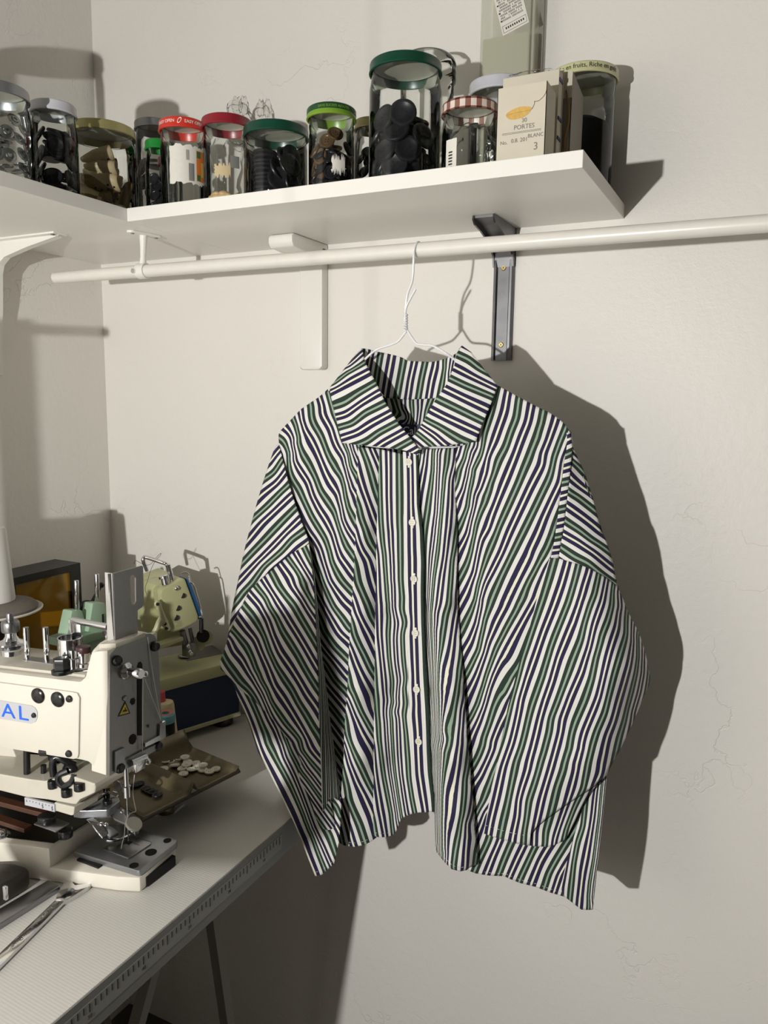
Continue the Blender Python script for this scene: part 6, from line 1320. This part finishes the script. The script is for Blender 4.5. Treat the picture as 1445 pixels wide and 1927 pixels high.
o = obj('tray_pan', f, M_TRAY, tr); md = o.modifiers.new('th', 'SOLIDIFY'); md.thickness = .0016; md.offset = -1; o['label'] = 'rear pan with white buttons'
f = MB()
f.tube([tp(0, -.01, zt_-.010), tp(.5, -.01, zt_-.010), tp(1.0, -.01, zt_-.010), tp(1.005, .06, zt_-.006)], .0026, 10)
obj('rim', f, M_TRAYE, tr)
f = MB().cyl(PZ(312, 1527, TT)+Vector((0, 0, .0004)), PZ(312, 1527, TT)+Vector((0, 0, zt_-.0145-TT)), .0125, .0140, n=28); obj('tray_post', f, M_TRAY, tr)
wbm = button_mesh('shell_shirt_button', .0074, .0028, M_BTN); kbm = button_mesh('black_shirt_button', .0074, .0028, M_BLACKBTN)
zf = zt_-.0112
wl_ = [(322, 1427, 0), (337, 1428, 0), (348, 1429, .003), (303, 1431, 0), (292, 1436, .2), (310, 1437, .3), (329, 1443, .25), (320, 1434, 0), (284, 1441, .15), (308, 1448, 0), (343, 1448, .1), (353, 1435, 0), (368, 1438, .1), (351, 1443, .003), (360, 1450, .15), (345, 1457, 0), (382, 1444, .003), (382, 1450, 0), (394, 1453, 0), (406, 1449, .1), (370, 1446, 0)]
for x, y, tl in wl_:
    p = PZ(x, y, zf+.001); put(wbm, 'shirt_button', lay(p.x, p.y, zf+.0004+(.0028 if tl == .003 else 0)+(.0074*math.sin(tl) if tl > .01 else 0), tl if tl > .01 else 0, x*1.0, x*.7), 'small pale shell button lying in the rear pan of the brown tray', 'button', 'pale buttons in the tray')
for x, y in ((234, 1472), (254, 1479), (262, 1476), (274, 1485), (288, 1492), (281, 1489), (296, 1497)):
    p = PZ(x, y, zf+.001); put(kbm, 'shirt_button', lay(p.x, p.y, zf+.0006, .06, x*.9), 'small black button lying in the front pan of the brown tray', 'button', 'black buttons in the tray')

# ---- thread spools behind the tray
M_CREAMTH = mat('cream_thread', srgb(214, 200, 160), .7, noise=(200, .05)); M_PINK = mat('pink_plastic', srgb(206, 84, 96), .4); M_AQUA = mat('aqua_plastic', srgb(120, 180, 192), .35); M_BLKTH = mat('black_thread', srgb(14, 14, 18), .6)
c = PZ(313, 1422, TT); c = Vector((c.x, c.y, TT+.0005))
t = thing('thread_cone', 'cream thread cone with a pink core standing behind the tray', 'thread', c)
h_ = PP(313, 1322, c, (0, -1, 0)).z-TT
obj('thread_winding', MB().lathe([(0, 0), (.0225, 0), (.0225, .003), (.0150, h_-.004), (.0135, h_), (0, h_)], c, 40), M_CREAMTH, t)
obj('core', MB().lathe([(0, h_-.001), (.0075, h_-.001), (.0068, h_+.016), (.0060, h_+.017), (0, h_+.017)], c+Vector((-.008, 0, 0)), 28), M_PINK, t)['label'] = 'pink core end'
c = PZ(311, 1441, TT); c = Vector((c.x+.004, c.y, TT+.0005))
t = thing('thread_spool', 'black thread spool with an aqua end ring in front of the cream cone', 'thread', c)
h_ = PP(311, 1345, c, (0, -1, 0)).z-TT
obj('thread_winding', MB().lathe([(0, 0), (.0140, 0), (.0140, h_-.012), (0, h_-.012)], c, 36), M_BLKTH, t)
obj('end_ring', MB().lathe([(.0060, h_-.012), (.0146, h_-.012), (.0150, h_-.009), (.0146, h_+.001), (.0128, h_+.003), (.0060, h_+.0025)], c, 36, close=True), M_AQUA, t)['label'] = 'aqua plastic end ring'
obj('spool_label', MB().lathe([(.0062, h_+.0026), (.0120, h_+.0031), (.0120, h_+.0034), (.0062, h_+.0029)], c, 36, close=True), mat('salmon_paper', srgb(206, 120, 110), .6), t)

# ---- green portable machine on a blue base, by the back wall
M_GREEN = mat('pale_green_enamel', srgb(186, 186, 140), .34, noise=(20, .04)); M_GREEND = mat('cream_green_trim', srgb(190, 188, 150), .4); M_NAVYB = mat('navy_side', srgb(8, 30, 66), .45); M_BLUEM = mat('blue_side', srgb(40, 92, 142), .4)
YAW = math.radians(20); gd = Vector((math.sin(YAW), math.cos(YAW), 0)); gn = Vector((math.cos(YAW), -math.sin(YAW), 0))
gm = thing('portable_sewing_machine', 'pale green tilted-head sewing machine on a blue base by the back wall', 'sewing machine', (0.28, -0.08, TT))
zb0 = TT+.016
A_ = PZ(338, 1382, zb0); n0 = (gn.x, gn.y, 0)
B_ = PP(461, 1345.5, A_, n0); B_.z = zb0
if B_.y > -.043: B_ = A_+gd*((-.043-A_.y)/gd.y)
zt1 = PP(302, 1294, A_, n0).z
L_ = PP(296, 1300, A_, n0); A2 = A_+gd*((L_-A_).dot(gd)-.03); A2.z = zb0
def gbox(a, b, w, z0, z1, bev, over=0.0):
    a = Vector((a.x, a.y, z0))+gn*over-gd*over; b = Vector((b.x, b.y, z0))+gn*over+gd*over; w = w+2*over
    return prism3(MB(), [a, b, b-gn*w, a-gn*w], (0, 0, z1-z0), bev)
WB = .105
obj('base_side', gbox(A2, B_, WB, zb0+.006, zt1-.008, .001), M_NAVYB, gm, smooth=False)
obj('base_trim', gbox(A2, B_, WB, zb0, zb0+.0075, .001, .002), M_GREEND, gm, smooth=False)
ztop = PP(301, 1279, A_, n0).z
obj('base_top', gbox(A2, B_, WB, zt1-.009, ztop, .004, .003), M_GREEN, gm)
for P in (B_-gd*.022-gn*.022, A2+gd*.022-gn*.022): obj('rubber_foot', MB().cyl((P.x, P.y, TT+.0004), (P.x, P.y, zb0), .018, .020, n=28), M_RUBBER, gm)
# tilted head: plane facing the room, through the needle area
HP = Vector((B_.x, B_.y, 0))-gd*.030-gn*.018
def HD_(x, y, o_=0.0): return PP(x, y, HP+gn*o_, n0)
hf = [(302.5, 1118), (304, 1112), (311, 1107), (339, 1092), (345, 1088.5), (349, 1090), (374, 1160), (374, 1166), (369, 1171), (331, 1190), (325, 1191), (318, 1184), (305.5, 1144)]
body_v = -gn*.070+Vector((0, 0, .004))
f = prism3(MB(), [HD_(*p) for p in hf], -gn*.030, .003); obj('head', f, M_GREEN, gm, angle=30)
arm = [(296, 1110), (310, 1100), (342, 1088), (352, 1112), (356, 1150), (300, 1165)]
f = prism3(MB(), [HD_(*p, -.028) for p in arm], -gn*.085+Vector((0, 0, .006)), .004); obj('arm', f, M_GREEN, gm, angle=30)
f = prism3(MB(), [HD_(*p, -.030) for p in [(292, 1100), (330, 1090), (345, 1160), (345, 1215), (285, 1225), (280, 1160)]], -gn*.050, .004); obj('pillar', f, M_GREEN, gm, angle=30)
f = prism3(MB(), [HD_(*p, .004) for p in [(296, 1216), (345, 1199), (345, 1206), (296, 1224)]], -gn*.020, .001); obj('arm_trim', f, M_GREEND, gm, smooth=False)
qh = Vector((0, 0, 1)).rotation_difference(gn).to_matrix().to_4x4()
for x, y, r in ((344, 1121, .0048), (334.5, 1144.5, .0050), (331, 1162.5, .0052)): obj('face_hole', MB().cyl(HD_(x, y, .0001), HD_(x, y, .0006), r, n=24), M_DARKHOLE, gm)
obj('bolt', MB().sph(HD_(332, 1107, .001), .0044, 14), M_CHROME, gm)
f = prism3(MB(), [HD_(*p, -.004) for p in [(349, 1089), (352, 1088), (359, 1098), (381, 1158), (380, 1163), (374, 1166)]], -gn*.024, .001); obj('side_cover', f, M_BLUEM, gm, smooth=False)
f = MB().tube([HD_(341, 1079, -.006), HD_(350, 1077, -.004), HD_(355, 1082, -.002), HD_(358, 1096, .002)], .0012, 8, smooth=4); f.tube([HD_(355, 1096, 0), HD_(362, 1098, .002), HD_(368, 1112, .002), HD_(380, 1156, .002), HD_(375, 1161, .004)], .0014, 8, smooth=3)
obj('hook_wire', f, M_CHROME, gm)
f = MB().tube([HD_(277, 1074, -.05), HD_(270, 1056, -.05), HD_(271, 1050, -.05), HD_(276, 1049, -.048), HD_(307, 1059, -.020), HD_(313, 1062, -.016), HD_(318, 1070, -.012), HD_(323, 1086, -.012)], .0034, 12, smooth=4)
obj('carry_handle', f, M_CHROME, gm)
obj('lever_pin', MB().cyl(HD_(324, 1092, -.012), HD_(316, 1062, -.012), .0042, n=16), M_CHROME, gm)
c = HD_(312, 1100, -.012); obj('dial', MB().lathe([(0, 0), (.0065, 0), (.0065, .010), (.0095, .011), (.0095, .015), (.007, .0165), (.0025, .0165), (0, .014)], c, 28, Matrix.Rotation(-.25, 4, 'Y')), M_CHROME, gm)
f = MB().tube([HD_(285, 1200, .004), HD_(294, 1184, .005), HD_(300, 1172, .006), HD_(305, 1164, .006)], [.005, .005, .006, .0065], 12); f.sph(HD_(296, 1136, .004), .0066, 14, (.6, 1, 1)); f.sph(HD_(311, 1173, .005), .0076, 14, (.6, 1, 1)); f.tube([HD_(297, 1138, .004), HD_(304, 1156, .005), HD_(312, 1174, .005), HD_(316, 1184, .004)], .0050, 12)
obj('crank_lever', f, M_GREEND, gm)
for x, y in ((296.5, 1137), (310.5, 1174), (313, 1183)): obj('lever_hole', MB().cyl(HD_(x, y, .0086), HD_(x, y, .0100), .0028, n=16), M_DARKHOLE, gm)
f = MB().cyl(HD_(343, 1187, -.010), HD_(353, 1226, -.010), .0052, n=14); f.cyl(HD_(357, 1181, -.012), HD_(362, 1205, -.012), .0034, n=12); f.box(*[v for P in [HD_(356, 1220, -.006)] for v in (P.x-.010, P.x+.010, P.y-.008, P.y+.008, P.z-.014, P.z+.010)], bev=.001)
obj('needle_bar', f, M_STEEL, gm)
for x, y in ((354, 1216), (357, 1226), (360, 1230)): obj('bolt', MB().sph(HD_(x, y, .006), .0036, 12), M_CHROME, gm)
f = MB().cyl(HD_(382, 1197, -.004), HD_(382, 1197, .004), .0115, n=28); f.tube([HD_(379, 1164, 0), HD_(379, 1190, 0)], .0040, 8); obj('black_wheel', f, M_BOLT, gm)
f = MB().cyl(HD_(388, 1200, -.016), HD_(388, 1200, -.008), .0125, n=28); f.cyl(HD_(372, 1212, -.02), HD_(372, 1212, -.008), .0135, n=28); obj('cream_wheel', f, M_GREEND, gm)
P1, P2, P3, P4 = [Vector((p_.x, min(p_.y, -.003), p_.z)) for p_ in [PZ(*p, ztop+.0012) for p in ((352, 1243), (420, 1229), (404, 1212), (345, 1226))]]
obj('needle_plate', prism3(MB(), [P1, P2, P3, P4], (0, 0, -.0016)), M_STEEL, gm, smooth=False)
c = PZ(345, 1237, ztop+.001); obj('presser_foot', MB().sph(c+Vector((0, 0, .002)), .011, 16, (1.1, .7, .25)), M_STEEL, gm)
M_GREYTH = mat('loose_grey_thread', srgb(84, 80, 70), .8)
f = MB().tube([HD_(252, 1062, -.04), HD_(254, 1055, -.04), HD_(260, 1057, -.04), HD_(272, 1063, -.045), HD_(284, 1061, -.04), HD_(296, 1047, -.04), HD_(303, 1041, -.04), HD_(301, 1046, -.04), HD_(292, 1056, -.04), HD_(284, 1072, -.02), HD_(278, 1092, .002), HD_(273, 1108, .004), HD_(277, 1125, .004), HD_(275, 1160, .004)], .0004, 5, smooth=5)
obj('loose_thread', f, M_GREYTH, gm)
# mint spool posts of a second device, left of it
M_MINT = mat('mint_plastic', srgb(160, 186, 160), .4)
sp_ = thing('spool_holder', 'mint green spool holder with two metal pins behind the ivory machine', 'spool holder', PX(178, 1200, .23))
def S_(x, y, o_=0.0): return PX(x, y, .23+o_)
for (px_, y0, y1, tr_) in ((145, 1150, 1092, [(136, 1149), (155, 1148), (170, 1200), (124, 1206)]), (183.5, 1136, 1080, [(175, 1135), (198, 1134), (213, 1186), (166, 1190)])):
    o = obj('post', prism3(MB(), [S_(*p, .008 if px_ > 160 else .0) for p in tr_], (-.022, 0, 0), .0025), M_MINT, sp_, angle=30)
    obj('pin', MB().cyl(S_(px_, y0, -.008), S_(px_-1.5, y1, -.008), .0038, n=14, bev=.001), M_CHROME, o)
obj('slot', MB().box(S_(187, 1160, .0085).x, S_(187, 1160, .009).x+.0006, S_(186, 1160).y-.0014, S_(186, 1160).y+.0014, S_(187, 1180).z, S_(187, 1154).z), M_DARKHOLE, sp_, smooth=False)
a, b = S_(120, 1203), S_(216, 1183)
f = prism3(MB(), [Vector((a.x+.014, a.y, a.z)), Vector((b.x+.014, b.y, a.z)), Vector((b.x+.014, b.y, a.z-.014)), Vector((a.x+.014, a.y, a.z-.014))], (-.05, 0, 0), .002)
f.box(.20, .235, (a.y+b.y)/2-.03, (a.y+b.y)/2+.03, TT+.0005, a.z-.013, bev=.002)
obj('holder_base', f, M_MINT, sp_)
f = MB().cyl(S_(164, 1148, -.04), S_(164, 1148, -.03), .0165, n=28); f.cyl(S_(170, 1138, -.034), S_(190, 1102, -.034), .0028, n=8); f.sph(S_(191, 1101, -.034), .005, 10); obj('black_knob', f, M_BOLT, sp_)

# ---- black frame with amber pane against the left wall
M_AMBER = mat('amber_pane', srgb(150, 104, 14), .12, .0, .8); M_BOXBLK = mat('black_case', srgb(30, 30, 30), .45)
XB = .135
def Bx(x, y): return PX(x, y, XB)
p1, p2 = Bx(18, 1086), Bx(151, 1062)
zt2 = (p1.z+p2.z)/2
bx = thing('amber_screen', 'black box frame with an amber pane standing by the left wall', 'screen', (XB-.03, (p1.y+p2.y)/2, TT))
y0_, y1_ = p1.y, p2.y; x0_ = XB-.062
f = MB(); w = .010
f.box(x0_, XB, y0_, y1_, zt2-.012, zt2); f.box(x0_, XB, y0_, y0_+w, TT+.0005, zt2-.012); f.box(x0_, XB, y1_-.020, y1_, TT+.0005, zt2-.012); f.box(x0_, XB, y0_+w, y1_-.020, TT+.0005, TT+.014); f.box(x0_, x0_+.004, y0_+w, y1_-.020, TT+.014, zt2-.012)
obj('case', f, M_BOXBLK, bx, smooth=False)
obj('amber_pane', MB().box(XB-.008, XB-.005, y0_+w, y1_-.020, TT+.014, zt2-.012), M_AMBER, bx, smooth=False)

# ---- wrench, steel bar, dark casting with lever
a, b = PZ(4, 1800, TT+.006), PZ(132, 1675, TT+.006)
a.z = b.z = TT; d = (b-a).normalized(); n2 = Vector((d.y, -d.x, 0))
wr_t = thing('spanner', 'chrome open-ended spanner lying on the table in front of the ivory machine', 'spanner', (a+b)/2)
def W_pt(s, t): return a+d*s+n2*t
Lw = (b-a).length
f = prism3(MB(), [W_pt(*p) for p in ((-.10, -.0075), (Lw-.018, -.0062), (Lw-.018, .0062), (-.10, .0075))], (0, 0, .0058), .0012); obj('shank', f, M_CHROME, wr_t, angle=30)
hd = [(Lw-.020, -.0062), (Lw-.006, -.012), (Lw+.010, -.017), (Lw+.026, -.0165), (Lw+.032, -.010), (Lw+.014, -.0065), (Lw+.010, 0), (Lw+.014, .0065), (Lw+.032, .010), (Lw+.026, .0165), (Lw+.010, .017), (Lw-.006, .012), (Lw-.020, .0062)]
f = prism3(MB(), [W_pt(*p) for p in hd], (0, 0, .0065), .001); obj('jaw', f, M_CHROME, wr_t, angle=30)
f = MB()
rd = random.Random(2)
for k in range(26):
    s = .012+k*(Lw-.034)/26
    if k in (9, 10, 12, 14, 15): continue
    P = W_pt(s, 0)
    for q_ in range(2):
        u = rd.uniform(-.0022, .0022); e_ = P+n2*u+d*rd.uniform(0, .0018); f.tube([e_+Vector((0, 0, .0059)), e_+n2*rd.uniform(-.002, .002)+d*rd.uniform(.0006, .002)+Vector((0, 0, .0059))], .0003, 5)
obj('embossed_print', f, M_STEEL, wr_t)
a, b = PZ(-60, 1763, TT+.006), PZ(102, 1664, TT+.006)
a.z = b.z = TT; d = (b-a).normalized(); n2 = Vector((d.y, -d.x, 0))
f = prism3(MB(), [a-n2*.013, b-n2*.011, b+n2*.011, a+n2*.013], (0, 0, .008), .0012)
f.bm.normal_update(); [setattr(v, 'co', v.co+Vector((0, 0, .0004))) for v in f.bm.verts]
tag(obj('steel_bar', f, M_STEEL), 'flat grey steel bar lying on the table behind the spanner', 'bar')
c = PZ(6, 1690, TT)
t = thing('cast_stand', 'dark cast metal lump with a small bright lever, left of the steel bar', 'casting', c)
f = prism3(MB(), [PZ(*p, TT) for p in ((-90, 1735), (-20, 1722), (26, 1694), (62, 1672), (20, 1660), (-90, 1672))], (0, 0, .030), .008); obj('casting', f, mat('dark_casting', srgb(66, 62, 56), .5, .2, noise=(40, .2)), t)
P = PZ(11, 1692, TT+.030); f = MB().box(P.x-.0025, P.x+.0025, P.y-.002, P.y+.002, TT+.0295, TT+.046, bev=.0008); obj('lever', f, M_CHROME, t)

# ---- beyond the picture edge, between lamp and table: an added card on a cord, cut to shade sleeve and table, and the tall thread stand
M_CARDB = mat('brown_card', srgb(120, 100, 74), .8)
t = thing('shadow_card', 'added brown shadow-casting card with a cut-out, hanging on a cord from the ceiling', 'shadow card', (.64, -1.0, .95))
out = [(.578, 1.148), (.600, 1.158), (.616, 1.165), (.640, 1.168), (.648, 1.195), (.656, 1.195), (.664, 1.165), (.676, 1.105), (.680, 1.0), (.668, .982), (.612, .973), (.575, .972), (.549, .972), (.549, .950), (.535, .944), (.515, .945), (.497, .955), (.488, .970), (.490, .984), (.56, .988), (.566, 1.033), (.578, 1.036)]
hol = [(.592, 1.016), (.632, 1.012), (.640, 1.030), (.634, 1.056), (.600, 1.058), (.590, 1.040)]
r = delaunay_2d_cdt([Vector(p) for p in out+hol], [(i, (i+1) % len(out)) for i in range(len(out))]+[(len(out)+i, len(out)+(i+1) % len(hol)) for i in range(len(hol))], [], 1, 1e-7)
def in_poly(x, y, P):
    c = False
    for (x1, y1), (x2, y2) in zip(P, P[1:]+P[:1]):
        if (y1 > y) != (y2 > y) and x < (x2-x1)*(y-y1)/(y2-y1)+x1: c = not c
    return c
b = bmesh.new(); vv = [b.verts.new((p.x, -1.0, p.y)) for p in r[0]]
for t_ in r[2]:
    g = [sum(r[0][i][k] for i in t_)/3 for k in (0, 1)]
    if not in_poly(g[0], g[1], hol): b.faces.new([vv[i] for i in t_])
o = obj('card', b, M_CARDB, t, smooth=False); md = o.modifiers.new('th', 'SOLIDIFY'); md.thickness = .003
obj('cord', MB().cyl((.652, -1.0, 1.188), (.652, -1.0, 2.7), .0006, n=6), M_GREYTH, t)
t = thing('thread_stand', 'tall thread stand with a guide arm and a big grey cone', 'thread stand', (.205, -.69, TT))
obj('post', MB().cyl((.205, -.685, TT+.0005), (.205, -.685, 1.428), .0125, n=24), M_GREYM if 'M_GREYM' in globals() else M_STEEL, t)
obj('guide_arm', MB().tube([(.205, -.685, 1.418), (.212, -.545, 1.424)], .0065, 12), M_STEEL, t)
obj('base', MB().cyl((.205, -.685, TT+.0005), (.205, -.685, TT+.012), .06, n=36), M_BOLT, t)
obj('spool_plate', MB().lathe([(.013, 0), (.065, 0), (.065, .004), (.013, .004)], (.205, -.685, 1.0055), 40, close=True), M_IVORY, t)
t = thing('thread_cone', 'big grey thread cone on the tall thread stand', 'thread', (.216, -.655, 1.010))
obj('thread_winding', MB().lathe([(0, 0), (.031, 0), (.029, .15), (.026, .165), (0, .165)], (.216, -.655, 1.010), 40), M_WHITETH, t)
